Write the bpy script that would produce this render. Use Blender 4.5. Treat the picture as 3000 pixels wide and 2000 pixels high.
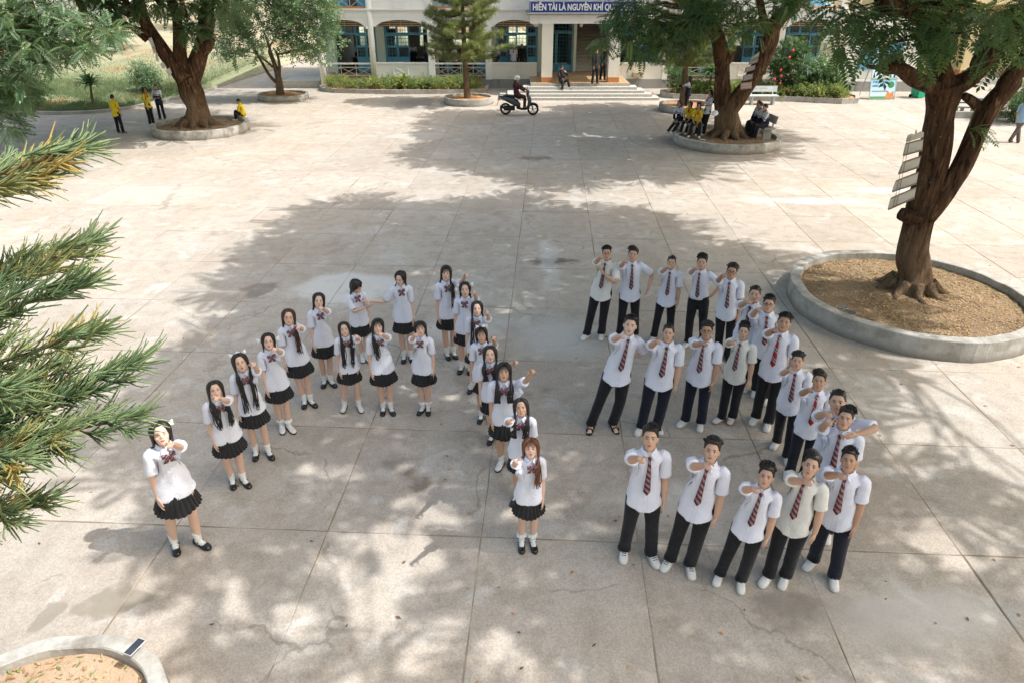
import bpy, bmesh, math, random
import numpy as np
from mathutils import Vector, Matrix, Euler, Quaternion

for o in list(bpy.data.objects): bpy.data.objects.remove(o)
scene = bpy.context.scene
col = scene.collection
rnd = random.Random(7)
nrg = np.random.default_rng(11)

# ------------------------------------------------------------------ camera, sky, sun, exposure
CAM_H = 5.5
PITCH = math.radians(28.0)
cam_data = bpy.data.cameras.new('camera')
cam_data.sensor_width = 36.0
cam_data.lens = 24.0
cam_data.clip_start = 0.05
cam_data.clip_end = 2000
cam = bpy.data.objects.new('camera', cam_data); col.objects.link(cam)
cam.location = (0, 0, CAM_H)
cam.rotation_euler = (math.pi/2 - PITCH, 0, 0)
scene.camera = cam

SUN_EL = math.radians(53)
SUN_AZ = math.radians(-7)     # from +X, turned a little towards the camera
sun_dir = Vector((math.cos(SUN_EL)*math.cos(SUN_AZ), math.cos(SUN_EL)*math.sin(SUN_AZ), math.sin(SUN_EL)))
world = bpy.data.worlds.new('World'); scene.world = world; world.use_nodes = True
wn = world.node_tree.nodes; wl = world.node_tree.links
sky = wn.new('ShaderNodeTexSky'); sky.sky_type = 'NISHITA'; sky.sun_disc = False
sky.sun_elevation = SUN_EL
sky.sun_rotation = math.pi/2 - SUN_AZ
sky.air_density = 2.0; sky.dust_density = 5.5; sky.ozone_density = 1.0
wn['Background'].inputs['Strength'].default_value = 0.15
wl.new(sky.outputs['Color'], wn['Background'].inputs['Color'])
sl = bpy.data.lights.new('sun', 'SUN'); sl.energy = 3.3; sl.angle = math.radians(0.5); sl.color = (1.0, 0.995, 0.99)
so = bpy.data.objects.new('sun', sl); col.objects.link(so)
so.rotation_euler = sun_dir.to_track_quat('Z', 'Y').to_euler()
so.location = (20, 0, 30)
scene.render.engine = 'CYCLES'
scene.cycles.max_bounces = 6; scene.cycles.diffuse_bounces = 4; scene.cycles.glossy_bounces = 2; scene.cycles.transmission_bounces = 4; scene.cycles.transparent_max_bounces = 6
scene.view_settings.view_transform = 'Standard'
scene.view_settings.look = 'None'
scene.view_settings.exposure = 0.67
scene.view_settings.gamma = 1.0

# ------------------------------------------------------------------ helpers
_c, _s = math.cos(PITCH), math.sin(PITCH)
def ray(px, py):
    u = (px-1500)/2000.0; v = (py-1000)/2000.0
    return Vector((u, _c - v*_s, -_s - v*_c))
def gnd(px, py, z=0.0):
    r = ray(px, py); t = (z-CAM_H)/r.z
    return Vector((r.x*t, r.y*t, z))
def atY(px, py, Y):
    r = ray(px, py); t = Y/r.y
    return Vector((r.x*t, Y, CAM_H + r.z*t))

def tag(o, label=None, cat=None, group=None, kind=None):
    if label: o['label'] = label
    if cat: o['category'] = cat
    if group: o['group'] = group
    if kind: o['kind'] = kind
    return o
def empty(name, loc=(0, 0, 0), rz=0.0, parent=None):
    o = bpy.data.objects.new(name, None); col.objects.link(o)
    o.location = loc; o.rotation_euler = (0, 0, rz); o.empty_display_size = 0.1
    if parent: o.parent = parent
    return o
def link_mesh(name, me, parent=None, loc=None):
    o = bpy.data.objects.new(name, me); col.objects.link(o)
    if parent is not None: o.parent = parent
    if loc is not None: o.location = loc
    return o

class MB:
    """collects polygons; build() makes one mesh object"""
    def __init__(s): s.v = []; s.f = []; s.m = []; s.n = 0; s.sm = []
    def add(s, verts, faces, mi=0, smooth=False):
        b = s.n
        s.v.append(np.asarray(verts, dtype=float).reshape(-1, 3)); s.n += len(s.v[-1])
        for f in faces: s.f.append([i+b for i in f])
        s.m += [mi]*len(faces); s.sm += [smooth]*len(faces)
        return s
    def box(s, c, d, mi=0, R=None):
        x, y, z = d[0]/2, d[1]/2, d[2]/2
        p = np.array([(-x,-y,-z),(x,-y,-z),(x,y,-z),(-x,y,-z),(-x,-y,z),(x,-y,z),(x,y,z),(-x,y,z)])
        if R is not None: p = p @ np.array(R)[:3, :3].T
        return s.add(p+np.array(c), [(3,2,1,0),(4,5,6,7),(0,1,5,4),(1,2,6,5),(2,3,7,6),(3,0,4,7)], mi)
    def box2(s, a, b, mi=0):
        return s.box([(a[i]+b[i])/2 for i in range(3)], [abs(b[i]-a[i]) for i in range(3)], mi)
    def bar(s, a, b, w, h=None, mi=0, up=(0, 0, 1)):
        a = np.array(a, float); b = np.array(b, float); h = h or w
        d = b-a; L = np.linalg.norm(d)
        if L < 1e-6: return s
        d /= L; u = np.array(up, float)
        if abs(d @ u) > .98: u = np.array((0, 1., 0))
        sx = np.cross(d, u); sx /= np.linalg.norm(sx); uz = np.cross(sx, d)
        R = np.array([sx, d, uz]).T
        return s.box((a+b)/2, (w, L, h), mi, R)
    def tube(s, pts, rad, n=8, mi=0, caps=True, smooth=True, flat=1.0, side=None):
        """round tube along pts; rad number or list; flat squashes the second axis"""
        P = np.array(pts, float); k = len(P)
        r = np.full(k, rad, float) if np.isscalar(rad) else np.array(rad, float)
        T = np.gradient(P, axis=0); T /= np.maximum(np.linalg.norm(T, axis=1), 1e-9)[:, None]
        u = np.array(side, float) if side is not None else (np.array((0, 0, 1.)) if abs(T[0][2]) < .9 else np.array((1., 0, 0)))
        V = []; an = np.arange(n)*2*math.pi/n; ca, sa = np.cos(an)[:, None], np.sin(an)[:, None]
        for i in range(k):
            a = u - T[i]*(u @ T[i]); a /= max(np.linalg.norm(a), 1e-9); b = np.cross(T[i], a); u = a
            V.append(P[i] + r[i]*(ca*a + sa*b*flat))
        V = np.concatenate(V)
        F = []
        for i in range(k-1):
            for j in range(n):
                j2 = (j+1) % n
                F.append((i*n+j, i*n+j2, (i+1)*n+j2, (i+1)*n+j))
        if caps: F.append(tuple(range(n-1, -1, -1))); F.append(tuple((k-1)*n+j for j in range(n)))
        return s.add(V, F, mi, smooth)
    def rings(s, R, mi=0, caps=True, smooth=True):
        """loft through a list of rings, each (n,3)"""
        n = len(R[0]); V = np.concatenate([np.asarray(q, float) for q in R]); F = []
        for i in range(len(R)-1):
            for j in range(n):
                j2 = (j+1) % n
                F.append((i*n+j, i*n+j2, (i+1)*n+j2, (i+1)*n+j))
        if caps: F.append(tuple(range(n-1, -1, -1))); F.append(tuple((len(R)-1)*n+j for j in range(n)))
        return s.add(V, F, mi, smooth)
    def ell(s, c, r, n=10, m=7, mi=0, R=None):
        V = []; F = []
        for i in range(m+1):
            t = math.pi*i/m
            for j in range(n):
                a = 2*math.pi*j/n
                V.append((r[0]*math.sin(t)*math.cos(a), r[1]*math.sin(t)*math.sin(a), r[2]*math.cos(t)))
        V = np.array(V)
        if R is not None: V = V @ np.array(R)[:3, :3].T
        for i in range(m):
            for j in range(n):
                j2 = (j+1) % n
                F.append((i*n+j, (i+1)*n+j, (i+1)*n+j2, i*n+j2))
        return s.add(V+np.array(c), F, mi, True)
    def extrude(s, poly, y0, y1, mi=0, axis='y'):
        """polygon given in (x,z), extruded along y"""
        n = len(poly)
        A = [(p[0], y0, p[1]) for p in poly]; B = [(p[0], y1, p[1]) for p in poly]
        F = [tuple(range(n)), tuple(range(2*n-1, n-1, -1))] + [(i, i+n, (i+1) % n+n, (i+1) % n) for i in range(n)]
        return s.add(A+B, F, mi)
    def mesh(s, name, mats):
        me = bpy.data.meshes.new(name)
        V = np.concatenate(s.v) if s.v else np.zeros((0, 3))
        me.from_pydata(V.tolist(), [], s.f)
        for m in (mats if isinstance(mats, (list, tuple)) else [mats]): me.materials.append(m)
        me.polygons.foreach_set('material_index', s.m)
        me.polygons.foreach_set('use_smooth', s.sm)
        me.update(); return me
    def build(s, name, mats, parent=None, loc=None):
        return link_mesh(name, s.mesh(name, mats), parent, loc)

def ring_pts(c, rx, ry, n=16, z=None, ph=0.0):
    a = np.arange(n)*2*math.pi/n + ph
    return np.stack([c[0]+rx*np.cos(a), c[1]+ry*np.sin(a), np.full(n, c[2])], 1)

def fast_mesh(name, V, tris, mats, mat_idx=None, attr=None, smooth=False, quad=False):
    """big mesh from numpy arrays (triangles or quads)"""
    k = 4 if quad else 3
    me = bpy.data.meshes.new(name)
    V = np.ascontiguousarray(V, dtype=np.float32); T = np.ascontiguousarray(tris, dtype=np.int32)
    me.vertices.add(len(V)); me.vertices.foreach_set('co', V.ravel())
    me.loops.add(T.size); me.loops.foreach_set('vertex_index', T.ravel())
    me.polygons.add(len(T)); me.polygons.foreach_set('loop_start', np.arange(len(T), dtype=np.int32)*k)
    me.polygons.foreach_set('loop_total', np.full(len(T), k, dtype=np.int32))
    for m in (mats if isinstance(mats, (list, tuple)) else [mats]): me.materials.append(m)
    if mat_idx is not None: me.polygons.foreach_set('material_index', np.ascontiguousarray(mat_idx, dtype=np.int32))
    if smooth: me.polygons.foreach_set('use_smooth', np.ones(len(T), dtype=bool))
    if attr is not None:
        for an, arr in attr.items():
            arr = np.asarray(arr, dtype=np.float32)
            if arr.ndim == 1:
                at = me.attributes.new(an, 'FLOAT', 'POINT'); at.data.foreach_set('value', arr)
            else:
                at = me.attributes.new(an, 'FLOAT_VECTOR', 'POINT'); at.data.foreach_set('vector', np.ascontiguousarray(arr).ravel())
    me.update(); me.validate()
    return me

def catmull(P, k=6):
    P = [np.array(p, float) for p in P]; Q = [2*P[0]-P[1]] + P + [2*P[-1]-P[-2]]; out = []
    for i in range(1, len(Q)-2):
        for j in range(k):
            t = j/k
            out.append(.5*((2*Q[i]) + (-Q[i-1]+Q[i+1])*t + (2*Q[i-1]-5*Q[i]+4*Q[i+1]-Q[i+2])*t*t + (-Q[i-1]+3*Q[i]-3*Q[i+1]+Q[i+2])*t**3))
    out.append(P[-1]); return np.array(out)
# ------------------------------------------------------------------ materials
class N:
    """tiny node-graph helper"""
    def __init__(s, name):
        s.m = bpy.data.materials.new(name); s.m.use_nodes = True
        s.t = s.m.node_tree; s.b = s.t.nodes['Principled BSDF']; s.out = s.t.nodes['Material Output']
    def n(s, typ, **kw):
        nd = s.t.nodes.new(typ)
        for k, v in kw.items():
            if k in nd.inputs: s.set(nd.inputs[k], v)
            else: setattr(nd, k, v)
        return nd
    def set(s, inp, v):
        if hasattr(v, 'is_output'): s.t.links.new(v, inp)
        elif isinstance(v, (tuple, list)) and inp.type == 'RGBA' and len(v) == 3: inp.default_value = (*v, 1)
        else: inp.default_value = v
    def noise(s, vec=None, scale=5., detail=4., rough=.55, dist=0.):
        nd = s.n('ShaderNodeTexNoise', Scale=scale, Detail=detail, Roughness=rough, Distortion=dist)
        if vec is not None: s.set(nd.inputs['Vector'], vec)
        return nd.outputs['Fac']
    def ramp(s, fac, stops):
        nd = s.n('ShaderNodeValToRGB'); s.set(nd.inputs['Fac'], fac)
        el = nd.color_ramp.elements
        while len(el) < len(stops): el.new(.5)
        for e, (p, c_) in zip(el, stops):
            e.position = p; e.color = (*c_, 1) if len(c_) == 3 else c_
        return nd.outputs['Color']
    def ss(s, fac, a, b, lo=0., hi=1.):
        nd = s.n('ShaderNodeMapRange', interpolation_type='SMOOTHSTEP')
        for i, v in enumerate((fac, a, b, lo, hi)): s.set(nd.inputs[i], v)
        return nd.outputs[0]
    def math(s, op, a, b=0., c=None):
        nd = s.n('ShaderNodeMath', operation=op); s.set(nd.inputs[0], a); s.set(nd.inputs[1], b)
        if c is not None: s.set(nd.inputs[2], c)
        return nd.outputs[0]
    def mix(s, f, a, b, bt='MIX'):
        nd = s.n('ShaderNodeMix', data_type='RGBA', blend_type=bt)
        s.set(nd.inputs[0], f); s.set(nd.inputs[6], a); s.set(nd.inputs[7], b)
        return nd.outputs[2]
    def pos(s): return s.n('ShaderNodeNewGeometry').outputs['Position']
    def obj(s): return s.n('ShaderNodeTexCoord').outputs['Object']
    def attr(s, name, out='Vector'): return s.n('ShaderNodeAttribute', attribute_name=name).outputs[out]
    def rand(s): return s.n('ShaderNodeObjectInfo').outputs['Random']
    def bump(s, h, st=.3, dist=.02):
        nd = s.n('ShaderNodeBump', Strength=st, Distance=dist); s.set(nd.inputs['Height'], h)
        s.set(s.b.inputs['Normal'], nd.outputs[0]); return nd.outputs[0]
    def col(s, c_): s.set(s.b.inputs['Base Color'], c_); return s
    def rough(s, r, spec=.5, metal=0.):
        s.set(s.b.inputs['Roughness'], r); s.b.inputs['Specular IOR Level'].default_value = spec
        s.b.inputs['Metallic'].default_value = metal; return s

def simple(name, c1, c2=None, scale=6., rough=.7, spec=.4, bump=0., bscale=None, metal=0., coord='obj', detail=5., sub=0.):
    g = N(name)
    v = g.obj() if coord == 'obj' else g.pos()
    if c2 is None: c2 = tuple(x*.8 for x in c1)
    f = g.noise(v, scale, detail)
    g.col(g.mix(g.ss(f, .3, .7), c1, c2)); g.rough(rough, spec, metal)
    if bump: g.bump(g.noise(v, bscale or scale*4, 6), bump)
    if sub: g.b.inputs['Subsurface Weight'].default_value = sub; g.b.inputs['Subsurface Radius'].default_value = (.02, .008, .004)
    return g.m
# ------------------------------------------------------------------ ground and courtyard slabs
GA = math.radians(3.0)                 # the slab grid is turned a little against the building
gx = np.array((math.cos(GA), -math.sin(GA))); gy = np.array((math.sin(GA), math.cos(GA)))
o0 = np.array(gnd(1476, 1054)[:2])     # one joint crossing
SW, SL = 1.74, 2.0

def conc_material(name, tint=(1, 1, 1), masks=True, rnd_tint=.08):
    g = N(name); p = g.pos()
    n1 = g.noise(p, .55, 3, .6); n2 = g.noise(p, 3.2, 5, .65); n3 = g.noise(p, 38, 3, .7); n4 = g.noise(p, 1.4, 5, .62, .6)
    c = g.ramp(n1, [(.30, (.405, .345, .285)), (.5, (.435, .385, .33)), (.72, (.465, .425, .375))])
    c = g.mix(g.math('MULTIPLY', g.ss(n2, .42, .72), .55), c, (.30, .26, .21))
    cw = g.n('ShaderNodeVectorMath', operation='MULTIPLY_ADD'); cn = g.n('ShaderNodeTexNoise', Scale=2.5, Detail=4.); g.set(cn.inputs['Vector'], p)
    g.set(cw.inputs[0], cn.outputs['Color']); cw.inputs[1].default_value = (.5, .5, 0); g.set(cw.inputs[2], p)
    cv = g.n('ShaderNodeTexVoronoi', feature='DISTANCE_TO_EDGE', Scale=.33); g.set(cv.inputs['Vector'], cw.outputs[0])
    ck = g.math('MULTIPLY', g.ss(cv.outputs['Distance'], .006, .002), g.ss(n1, .50, .58)); c = g.mix(g.math('MULTIPLY', ck, .42), c, (.16, .12, .085))   # hairline cracks
    c = g.mix(g.math('MULTIPLY', g.ss(n4, .56, .66), .38), c, (.58, .565, .54))           # pale cement smears
    n5 = g.noise(p, .9, 6, .7)
    c = g.mix(g.math('MULTIPLY', g.ss(n5, .58, .72), .45), c, (.19, .155, .12))           # dark grime
    # aggregate grain
    vo = g.n('ShaderNodeTexVoronoi', Scale=70.); g.set(vo.inputs['Vector'], p)
    sp = g.ss(vo.outputs['Color'], .1, .9)
    c = g.mix(.4, c, g.mix(sp, (.66, .65, .63), (1.22, 1.20, 1.17)), 'MULTIPLY')
    c = g.mix(.55, c, g.mix(n3, (.70, .70, .70), (1.3, 1.3, 1.3)), 'MULTIPLY')
    if masks:
        wob = g.n('ShaderNodeVectorMath', operation='MULTIPLY_ADD')
        nz = g.n('ShaderNodeTexNoise', Scale=1.1, Detail=4., Roughness=.65); g.set(nz.inputs['Vector'], p)
        g.set(wob.inputs[0], nz.outputs['Color']); wob.inputs[1].default_value = (1.1, 1.1, 0); g.set(wob.inputs[2], p)
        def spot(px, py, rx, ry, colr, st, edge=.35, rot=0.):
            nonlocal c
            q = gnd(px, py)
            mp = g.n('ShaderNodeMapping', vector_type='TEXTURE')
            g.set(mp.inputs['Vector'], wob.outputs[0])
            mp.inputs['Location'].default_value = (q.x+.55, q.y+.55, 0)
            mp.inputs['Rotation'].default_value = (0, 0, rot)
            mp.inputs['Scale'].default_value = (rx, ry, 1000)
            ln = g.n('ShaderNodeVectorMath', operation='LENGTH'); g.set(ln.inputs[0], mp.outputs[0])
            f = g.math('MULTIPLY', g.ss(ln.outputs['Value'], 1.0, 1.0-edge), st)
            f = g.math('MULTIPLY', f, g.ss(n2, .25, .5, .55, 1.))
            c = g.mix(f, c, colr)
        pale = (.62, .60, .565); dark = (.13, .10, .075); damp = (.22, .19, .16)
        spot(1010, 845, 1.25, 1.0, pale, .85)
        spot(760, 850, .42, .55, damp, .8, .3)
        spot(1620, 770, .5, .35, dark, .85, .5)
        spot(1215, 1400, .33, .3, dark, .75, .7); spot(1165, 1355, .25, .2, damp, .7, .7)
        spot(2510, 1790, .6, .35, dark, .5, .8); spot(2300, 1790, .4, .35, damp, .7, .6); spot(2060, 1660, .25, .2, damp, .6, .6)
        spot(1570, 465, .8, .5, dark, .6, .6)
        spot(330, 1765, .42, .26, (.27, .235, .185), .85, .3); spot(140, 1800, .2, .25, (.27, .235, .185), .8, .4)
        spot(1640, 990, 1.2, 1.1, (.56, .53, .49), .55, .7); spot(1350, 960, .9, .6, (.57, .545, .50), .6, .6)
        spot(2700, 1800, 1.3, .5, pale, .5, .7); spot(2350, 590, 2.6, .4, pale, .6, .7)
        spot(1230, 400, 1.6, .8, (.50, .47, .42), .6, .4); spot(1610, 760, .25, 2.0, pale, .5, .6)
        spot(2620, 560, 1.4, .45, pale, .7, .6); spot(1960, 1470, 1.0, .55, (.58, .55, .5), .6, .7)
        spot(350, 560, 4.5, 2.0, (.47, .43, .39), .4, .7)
    if rnd_tint:
        r = g.rand()
        c = g.mix(1., c, g.mix(r, (1-rnd_tint,)*3, (1+rnd_tint*.8,)*3), 'MULTIPLY')
    c = g.mix(1., c, tint, 'MULTIPLY')
    g.col(c); g.rough(.9, .25)
    g.bump(g.math('ADD', g.math('MULTIPLY', n3, .5), g.math('MULTIPLY', n2, .8)), .45, .012)
    return g.m

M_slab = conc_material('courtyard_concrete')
M_joint = simple('joint_soil', (.37, .31, .24), (.19, .135, .085), 1.1, .95, .1, .5, 30, coord='pos')
M_kerb = simple('kerb_concrete', (.42, .40, .37), (.30, .28, .25), 5, .9, .25, .5, 40, coord='pos')

# base sheet that reaches the horizon (dry earth under everything)
M_earth = simple('earth', (.33, .24, .14), (.22, .17, .09), .5, .95, .1, .4, 8, coord='pos')
g_ = MB().add([(-600, -300, -.06), (600, -300, -.06), (600, 900, -.06), (-600, 900, -.06)], [(0, 1, 2, 3)]).build('ground', M_earth)
tag(g_, 'dry bare earth beyond the paved schoolyard', kind='structure')
yard = MB().add([(-26, -6, -.004), (40, -6, -.004), (40, 60, -.004), (-26, 60, -.004)], [(0, 1, 2, 3)]).build('courtyard', M_joint)
tag(yard, 'wide schoolyard of worn concrete slabs with dirty joints', kind='structure')

def slab_mesh(name, w, l, k):
    """slab with slightly irregular edges and worn corners"""
    r = random.Random(k); V = []; e = .006
    n = 5
    def edge(a, b):
        return [tuple(a[i]+(b[i]-a[i])*t/n + (r.uniform(-.006, .006) if 0 < t < n else 0) for i in range(2)) for t in range(n)]
    x, y = w/2, l/2
    C = [(-x, -y), (x, -y), (x, y), (-x, y)]
    C = [(p[0]*(1-r.uniform(0, .006)), p[1]*(1-r.uniform(0, .006))) for p in C]
    P = []
    for i in range(4): P += edge(C[i], C[(i+1) % 4])
    m = len(P)
    V = [(p[0], p[1], -.03) for p in P] + [(p[0], p[1], -e*.8) for p in P] + [(p[0]*(1-e/x), p[1]*(1-e/y), 0) for p in P]
    F = []
    for a in (0, m):
        for i in range(m): F.append((a+i, a+(i+1) % m, a+m+(i+1) % m, a+m+i))
    F.append(tuple(range(2*m, 3*m)))
    return MB().add(V, F)
slab_var = [slab_mesh('slab', SW-.0055, SL-.0055, k).mesh('slab', M_slab) for k in range(8)]
cells = []
for i in range(-16, 24):
    for j in range(-7, 26):
        p = o0 + gx*((i+.5)*SW) + gy*((j+.5)*SL)
        if not (-25 < p[0] < 34 and 1.2 < p[1] < 58): continue
        z = p[1]*_c + CAM_H*_s; u = p[0]/z
        vis = abs(u) < .82 and p[1] < 41
        cells.append((0 if vis else 1, p[1]+abs(p[0])*.3, p[0], p[1]))
cells.sort()
far = MB()
for q, (inv, _, x, y) in enumerate(cells):
    r = rnd.random
    rot = -GA + (r()-.5)*.006; dz = (r()-.5)*.004
    if q < 300:
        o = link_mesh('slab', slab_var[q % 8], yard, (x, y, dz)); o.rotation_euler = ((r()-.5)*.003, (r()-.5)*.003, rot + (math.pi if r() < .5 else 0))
    else:
        R = np.array(Matrix.Rotation(rot, 3, 'Z')); me = slab_var[q % 8]
        V = np.array([v.co[:] for v in me.vertices]) @ R.T + np.array((x, y, dz))
        far.add(V, [tuple(p.vertices) for p in me.polygons])
o = far.build('slab', M_slab, yard); tag(o, kind='stuff')

# fallen leaves and grit scattered over the slabs
fl_r = np.random.default_rng(77); fl_n = 650
fl_x = fl_r.uniform(-9, 12, fl_n); fl_y = 3.2+fl_r.random(fl_n)**1.5*26; fl_a = fl_r.uniform(0, 6.28, fl_n); fl_l = fl_r.uniform(.008, .035, fl_n); fl_w = fl_l*fl_r.uniform(.25, .6, fl_n)
fl_d = np.stack([np.cos(fl_a), np.sin(fl_a), 0*fl_a], 1); fl_s = np.stack([-np.sin(fl_a), np.cos(fl_a), 0*fl_a], 1); fl_c0 = np.stack([fl_x, fl_y, np.full(fl_n, .006)], 1)
fl_V = np.stack([fl_c0-fl_d*fl_l[:, None], fl_c0+fl_s*fl_w[:, None]+np.array((0, 0, .004)), fl_c0+fl_d*fl_l[:, None]+np.array((0, 0, .006)), fl_c0-fl_s*fl_w[:, None]+np.array((0, 0, .003))], 1).reshape(-1, 3)
M_fall = [simple('fallen_tan', (.42, .28, .13), rough=.8), simple('fallen_brown', (.16, .09, .045), rough=.8), simple('fallen_orange', (.55, .20, .05), rough=.8)]
tag(link_mesh('fallen_leaves', fast_mesh('fallen_leaves', fl_V, np.arange(4*fl_n).reshape(-1, 4), M_fall, fl_r.choice([0, 0, 1, 1, 1, 2], fl_n), quad=True)), 'tiny fallen leaves and grit scattered over the slabs', 'leaves', kind='stuff')

# ------------------------------------------------------------------ round planters
def _plm():
    g = N('planter_cement'); p = g.pos(); sp = g.n('ShaderNodeSeparateXYZ'); g.set(sp.inputs[0], p)
    n1 = g.noise(p, 3., 5, .65); n2 = g.noise(p, 26, 4, .7); n3 = g.noise(p, 1.1, 5, .7)
    c = g.mix(g.ss(n1, .35, .68), (.47, .45, .41), (.31, .29, .25)); c = g.mix(g.math('MULTIPLY', g.ss(n3, .5, .68), .7), c, (.17, .15, .12))
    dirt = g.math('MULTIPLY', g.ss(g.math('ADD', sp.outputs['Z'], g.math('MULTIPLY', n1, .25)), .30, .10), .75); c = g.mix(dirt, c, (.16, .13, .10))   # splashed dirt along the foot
    c = g.mix(.7, c, g.mix(n2, (.72, .72, .72), (1.25, 1.25, 1.25)), 'MULTIPLY'); g.col(c); g.rough(.92, .2); g.bump(g.math('ADD', n2, n1), .6, .012); return g.m
M_planter = _plm()
M_soil_dry = N('litter_soil')
def _soil(g, a, b, c_):
    p = g.pos(); n1 = g.noise(p, 2.2, 6, .65); n2 = g.noise(p, 24, 8, .75)
    c = g.mix(g.ss(n1, .35, .65), a, b); c = g.mix(g.ss(n2, .52, .68), c, c_)
    g.col(c); g.rough(.95, .1); g.bump(n2, .8, .05); return g.m
M_soil_dry = _soil(M_soil_dry, (.22, .14, .09), (.33, .23, .145), (.46, .37, .26))
M_soil_red = _soil(N('red_soil'), (.42, .20, .09), (.50, .27, .13), (.58, .38, .22))
M_litter = [simple('litter_tan', (.50, .38, .20), (.36, .24, .12), 30, .8, .2), simple('litter_brown', (.26, .15, .07), (.36, .22, .10), 30, .8, .2),
            simple('litter_green', (.16, .22, .07), (.22, .25, .10), 30, .8, .2)]

def planter(name, cx, cy, r, h, wall, soil_mat, soil_h, label, n=64, litter=0, seed=1, bulge=.0):
    rr = random.Random(seed); root = empty(name, (cx, cy, 0))
    def wob(rad, i): return rad*(1+.008*math.sin(i*.5+seed)+.005*math.sin(i*1.3+2))
    m = MB()
    prof = [(r+.01, 0), (r, h*.5), (r-.004, h-.012), (r-.014, h), (r-wall+.012, h+.002), (r-wall, h-.01), (r-wall-.005, 0)]
    R = []
    for (q, z) in prof:
        R.append([(wob(q, i)*math.cos(2*math.pi*i/n), wob(q, i)*math.sin(2*math.pi*i/n), z + (.004*math.sin(i*.9+seed)+rr.uniform(-.003, .003) if z > h*.8 else 0)) for i in range(n)])
    m.rings(R, caps=False, smooth=False)
    m.build('wall', M_planter, root)
    # soil disc with relief
    V = [(0, 0, soil_h+.05)]; F = []; K = 9
    for k in range(1, K+1):
        q = (r-wall+.004)*k/K
        for i in range(n):
            a = 2*math.pi*i/n
            V.append((q*math.cos(a), q*math.sin(a), soil_h+.05*(1-(k/K)**2) + rr.uniform(-.012, .012)))
    for i in range(n): F.append((0, 1+i, 1+(i+1) % n))
    for k in range(K-1):
        for i in range(n): F.append((1+k*n+i, 1+(k+1)*n+i, 1+(k+1)*n+(i+1) % n, 1+k*n+(i+1) % n))
    MB().add(V, F, 0, True).build('soil', soil_mat, root)
    if litter:
        V = []; T = []; MI = []
        for q in range(litter):
            a = rr.uniform(0, 6.283); d = (r-wall-.02)*math.sqrt(rr.random()); x, y = d*math.cos(a), d*math.sin(a)
            z = soil_h + .05*(1-(d/(r-wall))**2) + .004
            t = rr.uniform(0, 6.283); L = rr.uniform(.012, .05); w = rr.uniform(.004, .014)
            dx, dy = math.cos(t), math.sin(t); tz = rr.uniform(-.01, .025); b = len(V)
            V += [(x-dx*L, y-dy*L, z), (x+dy*w, y-dx*w, z+.004), (x+dx*L, y+dy*L, z+abs(tz)+.004), (x-dy*w, y+dx*w, z+.004)]
            T.append((b, b+1, b+2, b+3)); MI.append(rr.choice((0, 0, 0, 1, 1, 2)))
        me = fast_mesh('leaf_litter', np.array(V), np.array(T), M_litter, MI, quad=True)
        tag(link_mesh('leaf_litter', me, root), kind='stuff')
    tag(root, label, 'planter'); return root

planter('tree_planter', 7.45, 11.75, 2.12, .36, .2, M_soil_dry, .22, 'large round cement planter with leaf litter beside the boys on the right', litter=6000, seed=3)
planter('tree_planter', 8.05, 26.25, 1.95, .33, .17, M_soil_dry, .2, 'round cement planter where pupils sit under the forked tree', litter=1500, seed=4)
planter('tree_planter', -12.6, 28.5, 1.85, .33, .17, M_soil_dry, .2, 'round cement planter around the thick multi-stemmed tree at the left', litter=1500, seed=5)
planter('tree_planter', -11.8, 37.0, 1.27, .27, .13, M_soil_red, .17, 'small round planter of the slim tree near the building corner', litter=500, seed=6)
planter('tree_planter', -2.15, 35.6, 1.22, .32, .13, M_soil_red, .2, 'small round planter of red soil behind the parked motor scooter', litter=400, seed=7)
planter('tree_planter', 8.2, 33.5, 1.28, .32, .13, M_soil_red, .2, 'small round planter of red soil right of the entrance steps', litter=400, seed=8)
planter('tree_planter', -3.85, 3.15, 1.12, .22, .15, _soil(N('sandy_soil'), (.58, .40, .26), (.62, .46, .31), (.66, .48, .34)), .13, 'pale round planter of sandy soil in the near left corner', litter=900, seed=9)
# ------------------------------------------------------------------ trees
def bark(name, c1, c2, c3, sc=1.):
    g = N(name); p = g.obj()
    mp = g.n('ShaderNodeMapping'); g.set(mp.inputs['Vector'], p); mp.inputs['Scale'].default_value = (5.5*sc, 5.5*sc, .85*sc)
    n1 = g.noise(mp.outputs[0], 2.2, 8, .68, .5); n2 = g.noise(p, 1.3*sc, 6, .6); n3 = g.noise(p, 9*sc, 5, .7)
    c = g.ramp(n1, [(.40, c1), (.49, c2), (.56, c2), (.66, c3)])
    c = g.mix(g.ss(n2, .45, .7), c, g.mix(.5, c, c1))
    c = g.mix(g.math('MULTIPLY', g.ss(n3, .66, .72), .8), c, (.55, .46, .34))
    sp = g.n('ShaderNodeSeparateXYZ'); g.set(sp.inputs[0], p); lowz = g.math('MULTIPLY', g.ss(g.math('ADD', sp.outputs['Z'], g.math('MULTIPLY', n2, 1.4)), 2.3, 1.2), .5)
    c = g.mix(lowz, c, g.mix(n1, (.11, .07, .04), (.46, .33, .21)))          # old outer bark worn pale near the foot
    g.col(c); g.rough(.95, .15); g.bump(g.math('ADD', n1, g.math('MULTIPLY', n3, .25)), 1., .12); return g.m
M_bark = bark('bark_dark', (.032, .018, .012), (.115, .064, .036), (.33, .20, .115))
M_bark_low = bark('bark_tan', (.06, .04, .026), (.17, .11, .066), (.36, .25, .15))
M_bark_thin = bark('bark_grey', (.10, .07, .045), (.20, .14, .09), (.34, .26, .18), 2.)

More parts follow.
